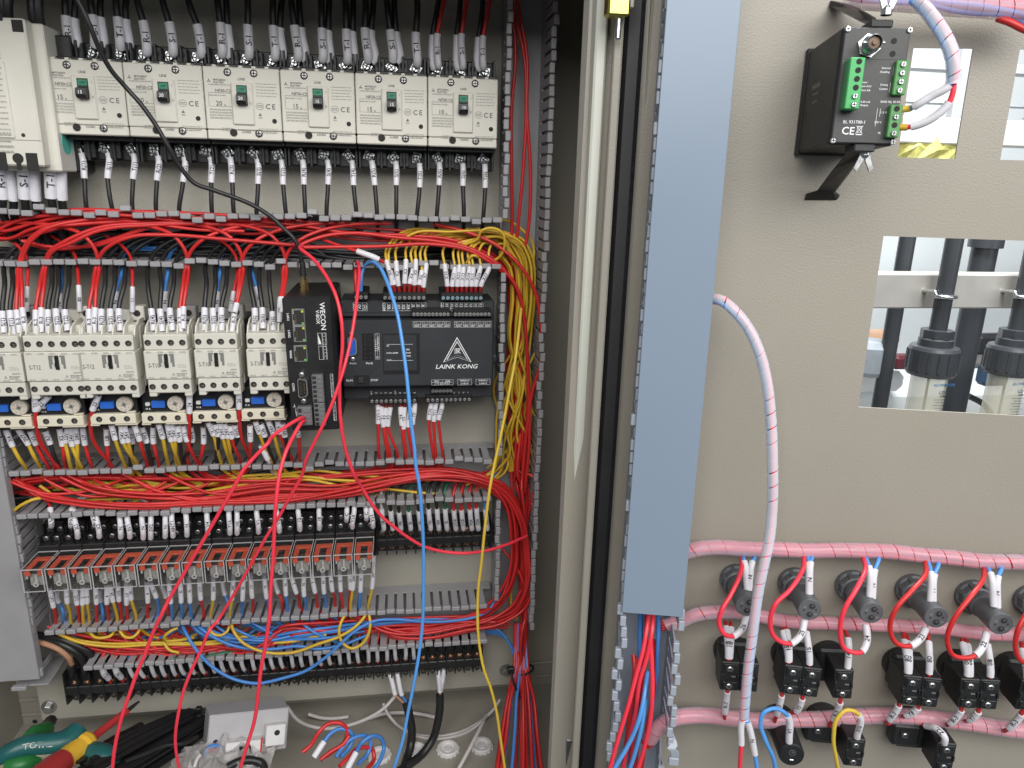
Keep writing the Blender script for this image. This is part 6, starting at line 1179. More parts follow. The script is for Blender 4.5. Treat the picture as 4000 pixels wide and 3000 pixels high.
# --- duct on the door with its cover and open lower end
du0, du1 = .0105, .0575; DHH = .058
ut = .44; cb = DL((2540, 2398), .06).z; vb_ = -.50
dd = thing('wiring_duct', 'bluish grey slotted duct on the cabinet door, covered above and open below', 'duct', DM(du0, cb), 'slotted wiring ducts')
Wd_ = du1-du0
M_ddoor = mat('pale_duct_plastic', (.36, .40, .46), .38, var=.06, vscale=20)
MB().box((0, -.0025, vb_-cb), (Wd_, -.0003, ut-cb)).obj('duct_base', M_ddoor, dd)
def fm2(out):
    mb = MB().box((-.00375, -.0535, -.00075), (.00375, -.014, .00075), .0003); mb.box((-.0047, -DHH, -.0026+.0010*out), (.0047, -.0525, .0026+.0010*out), .0007); return mb.mesh('finger', M_ddoor)
f2a, f2b = fm2(-1), fm2(1); rdd = random.Random(6)
for xx, me in ((0, f2a), (Wd_, f2b)):
    MB().box((xx-.00075, -.0148, vb_-cb), (xx+.00075, -.0003, ut-cb), .0003).obj('duct_wall', M_ddoor, dd)
    for k in range(int((ut-vb_)/.0106)):
        z = vb_+(k+.5)*.0106
        if xx > 0 and (z > cb+.01): continue
        if xx > 0 and any(abs(z-q) < .006 for q in (-.232, -.352)): continue
        a_ = rdd.gauss(0, .02) if z > cb else rdd.gauss(0, .05)
        inst(me, 'finger', dd, T(xx, -.014, z-cb) @ Matrix.Rotation(a_, 4, 'Z') @ T(0, .014, 0) @ RZ90)
mb = MB().box((-.0020, -DHH-.0036, 0), (Wd_+.0020, -DHH-.0019, ut-cb), .0004)
for xx in (-.0020, Wd_+.0006): mb.box((xx, -DHH-.0022, 0), (xx+.0014, -DHH+.009, ut-cb), .0003)
mb.obj('duct_cover', M_cover, dd)
# bent-out finger at the bottom right
mb = MB(); pts = [DL(b4(1470, 1340), .045), DL(b4(1500, 1420), .055), DL(b4(1515, 1470), .058), DL(b4(1498, 1500), .060), DL(b4(1522, 1520), .060), DL(b4(1515, 1600), .058)]
o = thing('broken_duct_finger', 'broken pale duct finger hanging out below the door duct', 'duct finger', DOORM)
S_ = catmull(pts, 5); vs, fs = [], []
for q in S_: vs += [q+Vector((-.0035, -.0007, 0)), q+Vector((.0035, -.0007, 0)), q+Vector((.0035, .0007, 0)), q+Vector((-.0035, .0007, 0))]
for k in range(len(S_)-1):
    for e in range(4): fs.append((k*4+e, k*4+(e+1) % 4, k*4+4+(e+1) % 4, k*4+4+e))
MB().add(vs, fs).obj('finger_strip', M_ddoor, o); q = pts[-1]; MB().box(q-Vector((.0045, .002, .004)), q+Vector((.0045, .002, .004)), .0008).obj('finger_lip', M_ddoor, o)
# wires in the open lower end of the door duct
dg = 'wires in the door duct'
for i, (c, pts) in enumerate([
 ('bright', [((1320, 380), .035), ((1300, 520), .046), ((1270, 700), .054), ((1215, 900), .060), ((1150, 1150), .066), ((1080, 1380), .07), ((990, 1700), .075)]),
 ('bright', [((1355, 380), .035), ((1340, 560), .048), ((1300, 760), .052), ((1240, 960), .054), ((1210, 1200), .052), ((1150, 1450), .05), ((1100, 1700), .05)]),
 ('bright', [((1330, 600), .046), ((1340, 800), .052), ((1345, 1000), .056), ((1330, 1250), .058), ((1290, 1450), .06), ((1220, 1700), .062)]),
 ('red', [((1190, 740), .03), ((1200, 850), .036), ((1185, 1000), .036), ((1165, 1200), .034), ((1140, 1400), .03), ((1100, 1700), .03)]),
 ('red', [((1205, 760), .03), ((1225, 880), .034), ((1215, 1050), .034), ((1200, 1250), .034), ((1160, 1700), .03)]),
 ('red', [((1300, 380), .022), ((1290, 600), .024), ((1270, 900), .024), ((1250, 1200), .024), ((1200, 1700), .024)]),
 ('red', [((1360, 620), .03), ((1370, 800), .034), ((1360, 1000), .034), ((1310, 1300), .034), ((1250, 1700), .034)]),
 ('blue', [((1260, 380), .020), ((1250, 600), .02), ((1245, 900), .02), ((1200, 1200), .02), ((1150, 1700), .02)]),
 ('blue', [((1245, 400), .024), ((1240, 700), .026), ((1230, 1000), .022), ((1180, 1500), .02)]),
 ('blue', [((1392, 380), .030), ((1392, 560), .034), ((1385, 760), .036), ((1378, 940), .034), ((1350, 1120), .028), ((1300, 1350), .024)]),
 ('brightblue', [((1305, 880), .040), ((1290, 1000), .050), ((1265, 1150), .058), ((1225, 1300), .062), ((1160, 1450), .064), ((1080, 1590), .068), ((1010, 1700), .07)]),
 ('brightblue', [((1290, 1100), .05), ((1270, 1250), .056), ((1240, 1400), .058), ((1200, 1550), .058), ((1150, 1700), .058)])]):
    lab = {'bright': 'bright red wire spilling out of the open end of the door duct', 'red': 'red wire deep inside the open end of the door duct', 'blue': 'dark blue wire inside the open end of the door duct', 'brightblue': 'light blue wire spilling out of the open end of the door duct'}[c]
    wire(lab, c, [DP(b4(*p), h) for p, h in pts], .0020, (), dg+' in '+{'bright': 'bright red', 'brightblue': 'light blue'}.get(c, c), sides=9)
# --- spiral wrapped bundles
def spiral(mb, S, r, pitch, wfrac, n=14):
    L = [0]
    for a, b in zip(S[:-1], S[1:]): L.append(L[-1]+(b-a).length)
    tn = [(S[min(i+1, len(S)-1)]-S[max(i-1, 0)]).normalized() for i in range(len(S))]; nr = []; v = tn[0].orthogonal().normalized()
    for t in tn: v = (v-t*v.dot(t)).normalized(); nr.append(v)
    def at(s, a, rr):
        s = min(max(s, 0), L[-1]-1e-9); lo = 0
        while L[lo+1] < s: lo += 1
        f = (s-L[lo])/max(L[lo+1]-L[lo], 1e-9); p = S[lo].lerp(S[lo+1], f); t = tn[lo].lerp(tn[lo+1], f).normalized(); m = nr[lo].lerp(nr[lo+1], f); m = (m-t*m.dot(t)).normalized(); b = t.cross(m)
        return p+(m*math.cos(a)+b*math.sin(a))*rr
    N = int(L[-1]/pitch*n); rnd = random.Random(int(L[-1]*1e5)); w_ = wfrac*pitch; vs, fs = [], []; jit = [rnd.gauss(0, .02) for _ in range(N//n+3)]
    for i in range(N+1):
        s = i/n*pitch; a = 2*math.pi*i/n; j = i//n; f = (i % n)/n; ww = w_*(1+(jit[j]*(1-f)+jit[j+1]*f)*2.2)
        for k in range(4): vs.append(at(s+ww*k/3, a, r*(1+.022*k/3)))
    for i in range(N):
        for k in range(3): fs.append((i*4+k, i*4+k+1, i*4+5+k, i*4+4+k))
    mb.add(vs, fs, True)
def wrapped(label, path, r, cores, pitch=.0132, wf=.955, wm=None, seed=1, cat='cable bundle', coresize=None, twist=.25):
    S = catmull(path, 8); t = thing('spiral_wrapped_bundle', label, cat, T(*S[0]), 'spiral wrapped wire bundles'); Mi = T(*(-S[0]))
    mb = MB(); spiral(mb, S, r, pitch, wf); mb.xf(Mi).obj('spiral_wrap', wm or M_wrap, t)
    rnd = random.Random(seed); n = len(cores)
    for i, c in enumerate(cores):
        pts = []
        for k, p in enumerate(path):
            tg = (Vector(path[min(k+1, len(path)-1)])-Vector(path[max(k-1, 0)])).normalized(); m = tg.cross(CAM-Vector(p)).normalized(); b = tg.cross(m); a = 2*math.pi*i/n+k*twist+rnd.gauss(0, .2)
            rr = (r*.60 if n > 2 else r*.46)
            if n > 5 and i % 3 == 0: rr = r*.2
            pts.append(Vector(p)+(m*math.cos(a)+b*math.sin(a))*rr)
        MB().tube(catmull(pts, 6), coresize or .0019, 8).xf(Mi).obj('core', WC[c], t)
    return t
RA = [(b5(-40, 275), .018), (b5(110, 262), .020), (b5(230, 235), .021), (b5(360, 228), .021), (b5(500, 238), .020), (b5(750, 242), .019), (b5(900, 250), .018), (b5(1130, 247), .018), (b6(300, 250), .018), (b6(480, 258), .018), (b6(620, 275), .018), (b6(860, 295), .018), (b6(1050, 318), .018), (b6(1200, 322), .018), (b6(1420, 325), .018), (b6(1750, 340), .018)]
RB_ = [(b5(-30, 735), .02), (b5(60, 722), .020), (b5(200, 665), .021), (b5(330, 648), .021), (b5(480, 650), .020), (b5(640, 680), .018), (b5(800, 710), .017), (b6(0, 718), .016), (b6(300, 728), .016), (b6(600, 742), .016), (b6(800, 752), .016), (b6(1000, 780), .016), (b6(1200, 792), .016), (b6(1420, 790), .016), (b6(1750, 810), .016)]
RC = [(b4(1300, 1460), .032), (b4(1390, 1340), .036), (b4(1480, 1270), .034), (b5(170, 1318), .028), (b5(300, 1320), .024), (b5(450, 1340), .022), (b5(620, 1350), .020), (b5(800, 1345), .019), (b6(60, 1340), .018), (b6(250, 1325), .018), (b6(430, 1318), .018), (b6(600, 1325), .018), (b6(800, 1345), .018), (b6(1000, 1370), .018), (b6(1180, 1400), .018), (b6(1420, 1425), .018), (b6(1750, 1445), .018)]
def dpath(L): return [DP(p, h) for p, h in L]
wrapped('pink spiral wrapped bundle of red wires above the grey pilot lamps', dpath(RA), .0068, ['red']*6+['blue'], seed=1)
wrapped('pink spiral wrapped bundle running behind the pilot lamp ends', dpath(RB_), .0062, ['red']*7, seed=2, pitch=.0122)
wrapped('pink spiral wrapped bundle under the black contact blocks', dpath(RC), .0073, ['red']*8, seed=3, pitch=.0125)
RV = [(b3(230, 575), .03), (b3(280, 580), .034), (b3(340, 588), .040), (b3(410, 640), .046), (b3(500, 745), .050), (b3(575, 900), .053), (b3(622, 1080), .055), (b3(648, 1300), .056), (b3(660, 1580), .058), (b5(690, -20), .058), (b5(668, 200), .060), (b5(635, 350), .062), (b5(600, 520), .063), (b5(563, 800), .063), (b5(530, 1060), .062), (b5(514, 1250), .060), (b5(507, 1335), .058)]
M_wrapv = mat('clear_white_spiral_wrap', (.86, .91, 1.0), .18, var=.04, vscale=40, alpha=.56)
wrapped('clear spiral wrapped red and blue pair hanging in front of the door', dpath(RV), .0043, ['brightblue', 'bright'], pitch=.0120, wm=M_wrapv, seed=4, coresize=.0021, twist=.16)
wire('red end with white sleeve below the hanging spiral wrapped pair', 'bright', [DP(b5(505, 1320), .058), DP(b5(495, 1350), .058), DP(b5(490, 1505), .058), DP(b5(484, 1600), .058), DP(b5(478, 1720), .058)], .0019, [(1, 2, None)], 'ends of the hanging pair', srad=1.5)
wire('light blue end with white sleeve below the hanging spiral wrapped pair', 'brightblue', [DP(b5(515, 1320), .058), DP(b5(532, 1360), .058), DP(b5(578, 1570), .058), DP(b5(590, 1640), .058), DP(b5(592, 1720), .058)], .0019, [(1, 2, 'N')], 'ends of the hanging pair', srad=1.5)
RTOP = [(b2(500, -60), .040), (b2(700, -15), .045), (b2(900, -5), .045), (b2(1100, 10), .042), (b2(1300, 30), .038), (b2(1500, 42), .034), (b2(1700, 60), .030), (b2(1950, 85), .028)]
wrapped('spiral wrapped bundle of red and blue wires along the door top', dpath(RTOP), .0080, ['red', 'blue', 'red', 'red', 'blue', 'blue', 'red'], pitch=.012, seed=7)
RSN = [(b2(1050, -10), .060), (b2(1120, 50), .075), (b2(1200, 150), .088), (b2(1275, 270), .095), (b2(1325, 400), .098), (b2(1338, 520), .098), (b2(1332, 600), .097)]
wrapped('spiral wrapped red and blue pair arching from the door top to the meter', dpath(RSN), .0045, ['brightblue', 'bright'], pitch=.0110, wm=M_wrapv, seed=8, coresize=.0020, twist=.12)
SH = .083
wire('blue meter wire with white sleeve and yellow ferrule into the green terminal', 'brightblue', [DP(b2(1325, 585), .097), DP(b2(1305, 615), .097), DP(b2(1180, 690), .093), DP(b2(1050, 768), .088), DP(b2(1030, 778), .086), DP(b2(945, 788), SH)], .0017, [(1, 3, None)], 'meter supply wires', srad=1.55, ferrule=(4, 5, M_yel, .0022))
wire('red meter wire with white sleeve and yellow ferrule into the green terminal', 'bright', [DP(b2(1338, 590), .097), DP(b2(1335, 650), .097), DP(b2(1305, 735), .096), DP(b2(1200, 840), .093), DP(b2(1030, 912), .087), DP(b2(1005, 916), .086), DP(b2(925, 915), SH)], .0017, [(2, 4, None)], 'meter supply wires', srad=1.55, ferrule=(5, 6, M_yel, .0022))
wire('red and dark wire pair end at the right of the door top bundle', 'red', [DP(b2(1650, 130), .03), DP(b2(1740, 160), .034), DP(b2(1830, 205), .036), DP(b2(1950, 250), .036)], .0026, (), 'wire ends of the door top bundle')
wire('blue wire end under the door top bundle', 'blue', [DP(b2(1740, 125), .026), DP(b2(1800, 150), .028), DP(b2(1950, 215), .03)], .0022, (), 'wire ends of the door top bundle')
# --- panel meter (rear view)
su0, su1 = (DL(b2(540, 190), SH).x+DL(b2(445, 1040), SH).x)/2, (DL(b2(1040, 195), SH).x+DL(b2(915, 1050), SH).x)/2
sv0, sv1 = (DL(b2(450, 1040), SH).z+DL(b2(915, 1045), SH).z)/2, (DL(b2(560, 182), SH).z+DL(b2(1035, 190), SH).z)/2
pm = thing('panel_meter', 'black panel meter seen from behind with green screw terminals and coaxial socket', 'meter', DM(su0, sv0))
mw, mh = su1-su0, sv1-sv0
def ml(x, y, h=SH): q = DL(b2(x, y), h); return q.x-su0, q.z-sv0
M_meter = mat('black_meter_case', (.020, .020, .020), .5, var=.15, vscale=40, bump=.2, bscale=1300); M_back = mat('dark_grey_back_panel', (.055, .056, .056), .45, var=.08, vscale=40, bump=.06)
MB().box((0, -SH+.003, 0), (mw, -.001, mh), .0015).obj('meter_case', M_meter, pm); MB().box((-.0015, -.006, -.0015), (mw+.0015, -.0004, mh+.0015), .0008).obj('case_flange', M_meter, pm)
MB().box((.0012, -SH, .001), (mw-.0005, -SH+.0035, mh-.001), .0006).obj('back_panel', M_back, pm)
zl_ = ml(760, 425)[1]; MB().box((.0014, -SH-.0003, zl_-.0003), (mw-.0006, -SH+.0002, zl_+.0003)).obj('panel_seam', M_back, pm)
scm = screw_mesh('corner_screw', .0019, .0014, M_zinc)
for x, z in ((.0028, mh-.0022), (mw-.0015, mh-.0025), (.0022, .0022), (mw-.0020, .0022)): inst(scm, 'corner_screw', pm, T(x, -SH, z))
x, z = ml(735, 320); cx = MB().lathe([(.0076, 0), (.0076, -.0022), (.0052, -.0023), (.0052, -.0030)], (0, 0, 0), (0, 1, 0), 6, False).lathe([(.0058, -.0025), (.0060, -.0050), (.0050, -.0060), (.0050, -.0125), (.0044, -.0130), (.0042, -.0080), (0, -.0080)], (0, 0, 0), (0, 1, 0), 22).obj('coaxial_socket', M_zinc, pm, T(x-.001, -SH, z-.001))
for s in (-1, 1): MB().cyl((s*.0048, -.0095, 0), (s*.0068, -.0095, 0), .0010, n=8).obj('bayonet_pin', M_zinc, cx)
MB().lathe([(.0042, -.0082), (.0038, -.0105), (.0016, -.0106), (.0016, -.0122), (0, -.0122)], (0, 0, 0), (0, 1, 0), 16).obj('socket_insert', mat('socket_insert_brown', (.14, .09, .06), .4, .3), cx)
for px, py in ((907, 295), (897, 388)): x, z = ml(px, py); inst(hole_mesh(.0019), 'trimmer_hole', pm, T(x, -SH, z))
M_gt = mat('green_terminal', (.07, .42, .13), .4, var=.06, vscale=60); M_gtd = mat('green_terminal_lower', (.09, .28, .09), .45, var=.06)
def gterm(x0, y0, x1, y1, n, screws, m_, dep=.0075, off=0):
    a, b = ml(x0, y0), ml(x1, y1); xl, xr, zt_, zb_ = a[0], b[0], a[1], b[1]
    o = MB().box((xl, -SH-dep, zb_), (xr, -SH+.001, zt_), .0006).obj('screw_terminal', m_, pm)
    for k in range(n):
        z = zt_-(k+.5)*(zt_-zb_)/n
        if k in screws: inst(scm, 'clamp_screw', o, T((xl+xr)/2+off, -SH-dep, z))
        else: inst(hole_mesh(.00185), 'wire_hole', o, T((xl+xr)/2+off, -SH-dep, z))
gterm(560, 432, 618, 800, 6, (4, 5), M_gt, .0100, .0008); gterm(912, 440, 970, 690, 4, (0, 1, 2, 3), M_gtd, .0040); gterm(866, 760, 920, 995, 4, (1, 3), M_gtd, .0050)
mb = MB(); y = -SH-.0002
for s, px, py, sz in (('pH', 675, 470, .0020), ('Ref', 660, 530, .0020), ('Sensor', 690, 592, .0017), ('Open Acid', 700, 620, .0017), ('Short Alk', 700, 650, .0017), ('4-20 mA', 700, 733, .0018), ('Output', 690, 757, .0018), ('External', 850, 490, .0017), ('Disabling', 840, 518, .0017), ('Dosing', 835, 610, .0017), ('Contact', 830, 640, .0017), ('50/60 Hz; 10 VA', 880, 733, .0019), ('115 V', 830, 810, .0019), ('230 V', 790, 880, .0019), ('PE', 800, 958, .0019)):
    x, z = ml(px, py); mb.text(s, sz, (x, y, z))
x, z = ml(618, 878); mb.text('BL 931700-1', .0029, (x, y, z)); x, z = ml(555, 940); mb.text('C', .0070, (x, y, z)); x, z = ml(603, 942); mb.text('E', .0070, (x, y, z))
x, z = ml(657, 935); mb.frame(x-.0016, z-.0018, x+.0016, z+.0020, y, .0003); mb.rect(x-.002, z-.0034, x+.002, z-.0027, y); mb.rect(x-.0021, z+.0021, x+.0021, z+.0024, y)
for s in (-1, 1): mb.add([(x-s*.0024, y, z-.0024), (x-s*.0019, y, z-.0024), (x+s*.0024, y, z+.0026), (x+s*.0019, y, z+.0026)], [(0, 1, 2, 3)])
for px, py0, py1 in ((634, 592, 655), (640, 715, 778), (905, 480, 540), (880, 595, 665), (787, 780, 910), (808, 782, 840)):
    a, b = ml(px, py0), ml(px, py1); mb.rect(a[0], b[1], a[0]+.00025, a[1], y)
stuff(mb.obj('print', M_white, pm))
mb = MB()   # maker's mark on the left flank (faces -x)
mb.text('HANNA', .0055, (-.0002, -.036, mh*.60), xd=(0, -1, 0), yd=(0, 0, 1)); mb.text('instruments', .0028, (-.0002, -.036, mh*.53), xd=(0, -1, 0), yd=(0, 0, 1)); mb.text('BL931700', .0028, (-.0002, -.036, mh*.45), xd=(0, -1, 0), yd=(0, 0, 1))
stuff(mb.obj('flank_print', mat('dim_print', (.34, .34, .34), .6, var=0), pm))
# fixing brackets with wing screws
def bracket(label, outline, hs, inner, wing, wdir):
    t = thing('meter_bracket', label, 'bracket', DOORM)
    P = [DL(b2(*p), h) for p, h in zip(outline, hs)]; n = len(P); off = Vector((.0022, .0018, .0006))
    vs = P+[p+off for p in P]; fs = [list(range(n)), list(range(n, 2*n))[::-1]]+[(i, n+i, n+(i+1) % n, (i+1) % n) for i in range(n)]
    MB().add(vs, fs).obj('bracket_arm', mat('dark_bracket', (.03, .028, .025), .45, .3, var=.1), t)
    if inner: MB().add([DL(b2(*p), h)+Vector((0, -.0003, 0)) for p, h in inner], [list(range(len(inner)))]).obj('slot', M_door, t)
    w = DL(b2(*wing), .075)
    MB().lathe([(.0035, 0), (.0035, .004), (.002, .006), (0, .006)], w, (0, 0, wdir), 12).obj('screw_head', M_zinc, t)
    for s in (-1, 1):
        MB().prism([(0, 0), (s*.003, wdir*.001), (s*.0065, wdir*.0105), (s*.0045, wdir*.013), (s*.001, wdir*.006)], w.y-.0012, w.y+.0012).xf(T(w.x, 0, w.z+wdir*.002)).obj('wing', M_zinc, t)
bracket('dark steel fixing bracket with slot standing below the panel meter', [(600, 1060), (700, 1080), (640, 1160), (470, 1385), (508, 1412), (490, 1440), (262, 1440), (275, 1395), (355, 1370), (470, 1215)], [.078, .080, .070, .006, .001, .001, .001, .001, .006, .045], [((575, 1160), .058), ((600, 1160), .058), ((530, 1240), .034), ((508, 1243), .034)], (700, 1075), -1)
bracket('dark steel fixing bracket above the panel meter', [(560, 30), (640, 60), (760, 130), (760, 190), (700, 175), (440, 40), (450, 5)], [.006, .02, .072, .078, .074, .002, .001], None, (850, 110), 1)
x, z = ml(845, 160); MB().box((x-.0085, -SH+.002, mh-.0005), (x+.006, -SH+.022, mh+.0045), .0008).obj('top_lug', M_meter, pm); x, z = ml(700, 1045); MB().box((x-.007, -SH+.0, -.0045), (x+.007, -SH+.02, .0005), .0008).obj('bottom_lug', M_dkgrey, pm)
# --- pilot lamps
M_lamp = mat('dark_grey_lamp_body', (.115, .122, .13), .42, var=.06, vscale=60, bump=.05)
LN = .0490
nut = MB().lathe([(.0148, -.0005), (.0148, -.0045), (.0128, -.0055), (.0128, -.0125), (.0112, -.0135)], (0, 0, 0), (0, 1, 0), 20)
LNUT = nut.mesh('lock_nut', M_lamp)
rb_ = MB()
for i in range(8): a_ = 2*math.pi*(i+.5)/8; rb_.box((-.0014, -.0125, .0118), (.0014, -.004, .0138), .0004) if False else rb_.add([tuple(Matrix.Rotation(a_, 4, 'Y') @ Vector(v)) for v in [(-.0016, -.0124, .0126), (.0016, -.0124, .0126), (.0016, -.0124, .0140), (-.0016, -.0124, .0140), (-.0016, -.0046, .0126), (.0016, -.0046, .0126), (.0016, -.0046, .0146), (-.0016, -.0046, .0146)]], [(0, 1, 2, 3), (3, 2, 6, 7), (0, 3, 7, 4), (1, 5, 6, 2)])
LRIB = rb_.mesh('nut_ribs', M_lamp)
LBODY = MB().lathe([(.0108, -.010), (.0108, -.021), (.0098, -.0225), (.0098, -LN+.001), (.0092, -LN), (0, -LN)], (0, 0, 0), (0, 1, 0), 24).mesh('lamp_body', M_lamp)
vt = MB()
for i in range(4): vt.box((.0010, -.0245-i*.0022, .0090), (.0052, -.0238-i*.0022, .0100))
LV_ = vt.mesh('vent_slots', M_hole)
LRIM = MB().lathe([(.0031, 0), (.0031, -.0004), (.0026, -.0004)], (0, 0, 0), (0, 1, 0), 14).m(1).disc((0, -.0003, 0), (0, -1, 0), .0027, 14).m(2).disc((.0004, -.0004, .0006), (0, -1, 0), .0013, 10).mesh('terminal_well', [M_lamp, M_hole, M_steel])
lt = MB(); y = -LN-.0002; lt.text('X1', .0022, (-.0045, y, .0025), xd=(.87, 0, .5), yd=(-.5, 0, .87)); lt.text('X2', .0022, (.0047, y, -.0035), xd=(.87, 0, .5), yd=(-.5, 0, .87)); LPR = lt.mesh('print', M_inkl)
LSL = MB().rect(-.0055, -.0012, -.0042, .0004, y).rect(.0043, -.0002, .0056, .0014, y).mesh('key_slot', M_hole)
LFACE = [b5(528, 610), b5(935, 635), b6(340, 655), b6(760, 685), b6(1180, 728), b6(1590, 760)]
LNUM = ['26', '25', '24', '23', '22', '21']; LPOS = []
for k, p in enumerate(LFACE):
    q = DL(p, LN); LPOS.append(q)
    t = thing('pilot_lamp', f'dark grey pilot lamp rear with red wire loop sleeved {LNUM[k]}', 'pilot lamp', DM(q.x, q.z), 'pilot lamps in a row on the door')
    inst(LNUT, 'lock_nut', t); stuff(inst(LRIB, 'nut_ribs', t)); inst(LBODY, 'lamp_body', t); stuff(inst(LV_, 'vent_slots', t)); stuff(inst(LPR, 'print', t)); stuff(inst(LSL, 'key_slot', t))
    for dx, dz in ((.0014, .0037), (.0002, -.0040)): inst(LRIM, 'terminal_well', t, T(dx, -LN, dz))
LW = [((b5(495, 300), b5(490, 380), b5(420, 540), b5(362, 640), b5(345, 710), b5(380, 790), b5(435, 805), b5(500, 750), b5(522, 670)), (b5(503, 295), b5(510, 320), b5(528, 500)), (b5(575, 300), b5(562, 322), b5(540, 505))),
      ((b5(898, 295), b5(890, 370), b5(800, 510), b5(710, 600), b5(678, 700), b5(705, 810), b5(810, 852), b5(880, 790), b5(900, 695)), (b5(922, 295), b5(926, 330), b5(926, 530)), (b5(948, 295), b5(940, 325), b5(934, 530))),
      ((b6(288, 305), b6(300, 370), b6(240, 500), b6(160, 640), b6(136, 750), b6(170, 890), b6(275, 905), b6(310, 830), b6(302, 730)), (b6(305, 305), b6(322, 350), b6(325, 560)), (b6(385, 302), b6(362, 370), b6(345, 565))),
      ((b6(688, 325), b6(690, 400), b6(600, 510), b6(490, 640), b6(458, 740), b6(500, 850), b6(590, 868), b6(660, 815), b6(690, 755)), (b6(708, 330), b6(722, 385), b6(718, 595)), (b6(772, 335), b6(748, 400), b6(738, 600))),
      ((b6(1070, 368), b6(1060, 440), b6(980, 550), b6(870, 700), b6(830, 810), b6(870, 930), b6(1010, 930), b6(1060, 870), b6(1085, 780)), (b6(1092, 365), b6(1108, 395), b6(1130, 610)), (b6(1180, 365), b6(1160, 415), b6(1155, 620))),
      ((b6(1440, 400), b6(1400, 500), b6(1350, 640), b6(1290, 760), b6(1270, 860), b6(1310, 965), b6(1400, 975), b6(1470, 900), b6(1500, 800)), None, None)]
for k, (rw, n1, n2) in enumerate(LW):
    hs = [.024, .040, .056, .062, .062, .060, .056, .050, .043]
    wire(f'red wire loop with white sleeve {LNUM[k]} round a pilot lamp', 'bright' if k < 3 else 'red', [DP(p, h) for p, h in zip(rw, hs)], .0020, [(6, 8, LNUM[k])], 'wire loops of the pilot lamps', srad=1.5, sides=10, flip=True)
    for q_, nn in enumerate((n1, n2)):
        if nn: wire(f'blue wire with white sleeve N {"behind" if q_ == 0 else "in front"} on the pilot lamp sleeved {LNUM[k]}', 'brightblue', [DP(nn[0], .022)+DN_*.004, DP(nn[0], .024), DP(nn[1], .030), DP(nn[2], .038)], .0018, [(2, 3, 'N' if q_ else None)], 'neutral wires of the pilot lamps', srad=1.55)
# --- push button contact blocks
M_cb = mat('black_contact_block', (.016, .017, .018), .45, var=.15, vscale=60, bump=.08)
CBH = .044; CBZ = .0142
cbm = MB().box((-.0080, -CBH, -CBZ), (.0080, -.020, CBZ), .0008); [cbm.box((xx, -CBH-.0014, -.0028), (xx+.0016, -CBH+.001, .0028), .0003) for xx in (-.0076, .0060)]; cbm.box((-.0068, -.021, -CBZ+.003), (.0068, -.012, CBZ-.001), .0008); cbm.box((-.0060, -CBH-.0012, CBZ-.0092), (.0060, -CBH+.001, CBZ-.0015), .0004); cbm.box((-.0060, -CBH-.0012, -CBZ+.0015), (.0060, -CBH+.001, -CBZ+.0092), .0004)
CBM = cbm.mesh('contact_block', M_cb)
CBS = MB().box((-.0036, -.0016, -.0034), (.0036, -.0006, .0034)).m(1).lathe([(.0026, -.0015), (.0026, -.0024), (.0018, -.0029), (0, -.0029)], (0, 0, 0), (0, 1, 0), 10).m(0).box((-.0018, -.0031, -.0003), (.0018, -.0027, .0003)).box((-.0003, -.0031, -.0018), (.0003, -.0027, .0018)).mesh('terminal_screw', [M_hole, M_zinc])
COLL = MB().lathe([(.0158, -.0005), (.0158, -.0075), (.0140, -.0090)], (0, 0, 0), (0, 1, 0), 20).box((-.0135, -.018, -.0165), (.0135, -.006, .0165), .002).mesh('mounting_collar', M_cb)
CBP = MB().text('NO', .0022, (.0030, -CBH-.0003, .0004)); CBPM = CBP.mesh('print', M_inkl)
PBS = [(b5(478, 1070), 2, '18'), (b5(878, 1098), 2, '15'), (b5(1198, 1122), 1, '14'), (b6(655, 1165), 2, '80'), (b6(1035, 1182), 2, '08'), (b6(1420, 1200), 2, '06')]
for k, (p, n, num) in enumerate(PBS):
    q = DL(p, CBH); t = thing('push_button', f'black push button contact {"blocks" if n == 2 else "block"} under the pilot lamp sleeved {LNUM[k]}', 'push button', DM(q.x-(.000 if n == 2 else .006), q.z) @ Matrix.Rotation((-.03, .045, -.05, .02, -.04, .03)[k], 4, 'Y'), 'push button rears in a row')
    inst(COLL, 'mounting_collar', t)
    for j in range(n):
        xo = ((j-.5)*.0161 if n == 2 else .0); b_ = inst(CBM, 'contact_block', t, T(xo, 0, 0))
        inst(CBS, 'terminal_screw', b_, T(-.0010, -CBH-.0004, CBZ-.0052)); inst(CBS, 'terminal_screw', b_, T(-.0010, -CBH-.0004, -CBZ+.0062) @ Matrix.Rotation(.6, 4, 'Y')); stuff(inst(CBPM, 'print', b_))
    sleeves = {0: [(b5(388, 715), b5(392, 745), b5(405, 945)), (b5(420, 715), b5(424, 750), b5(415, 945))], 1: [(b5(762, 750), b5(762, 775), b5(795, 968)), (b5(775, 750), b5(785, 770), b5(800, 965)), (b5(908, 755), b5(912, 780), b5(932, 985))], 2: [(b5(1165, 770), b5(1182, 820), b5(1178, 1018))], 3: [(b6(545, 780), b6(550, 830), b6(572, 1040)), (b6(562, 790), b6(575, 840), b6(580, 1040)), (b6(703, 790), b6(708, 840), b6(712, 1045))], 4: [(b6(925, 825), b6(930, 850), b6(960, 1060)), (b6(950, 830), b6(960, 860), b6(975, 1060)), (b6(1085, 840), b6(1090, 860), b6(1108, 1065))], 5: [(b6(1310, 850), b6(1315, 890), b6(1345, 1080))]}[k]
    for j, (a, b, c) in enumerate(sleeves):
        wire(f'red wire with white sleeve {num} into the top of the contact block under lamp {LNUM[k]}', 'red', [DP(a, .020), DP(b, .030), DP(c, .040), DP(c, .040)+DV*-.004], .0018, [(1, 2, num)], 'wires above the push buttons', srad=1.65)
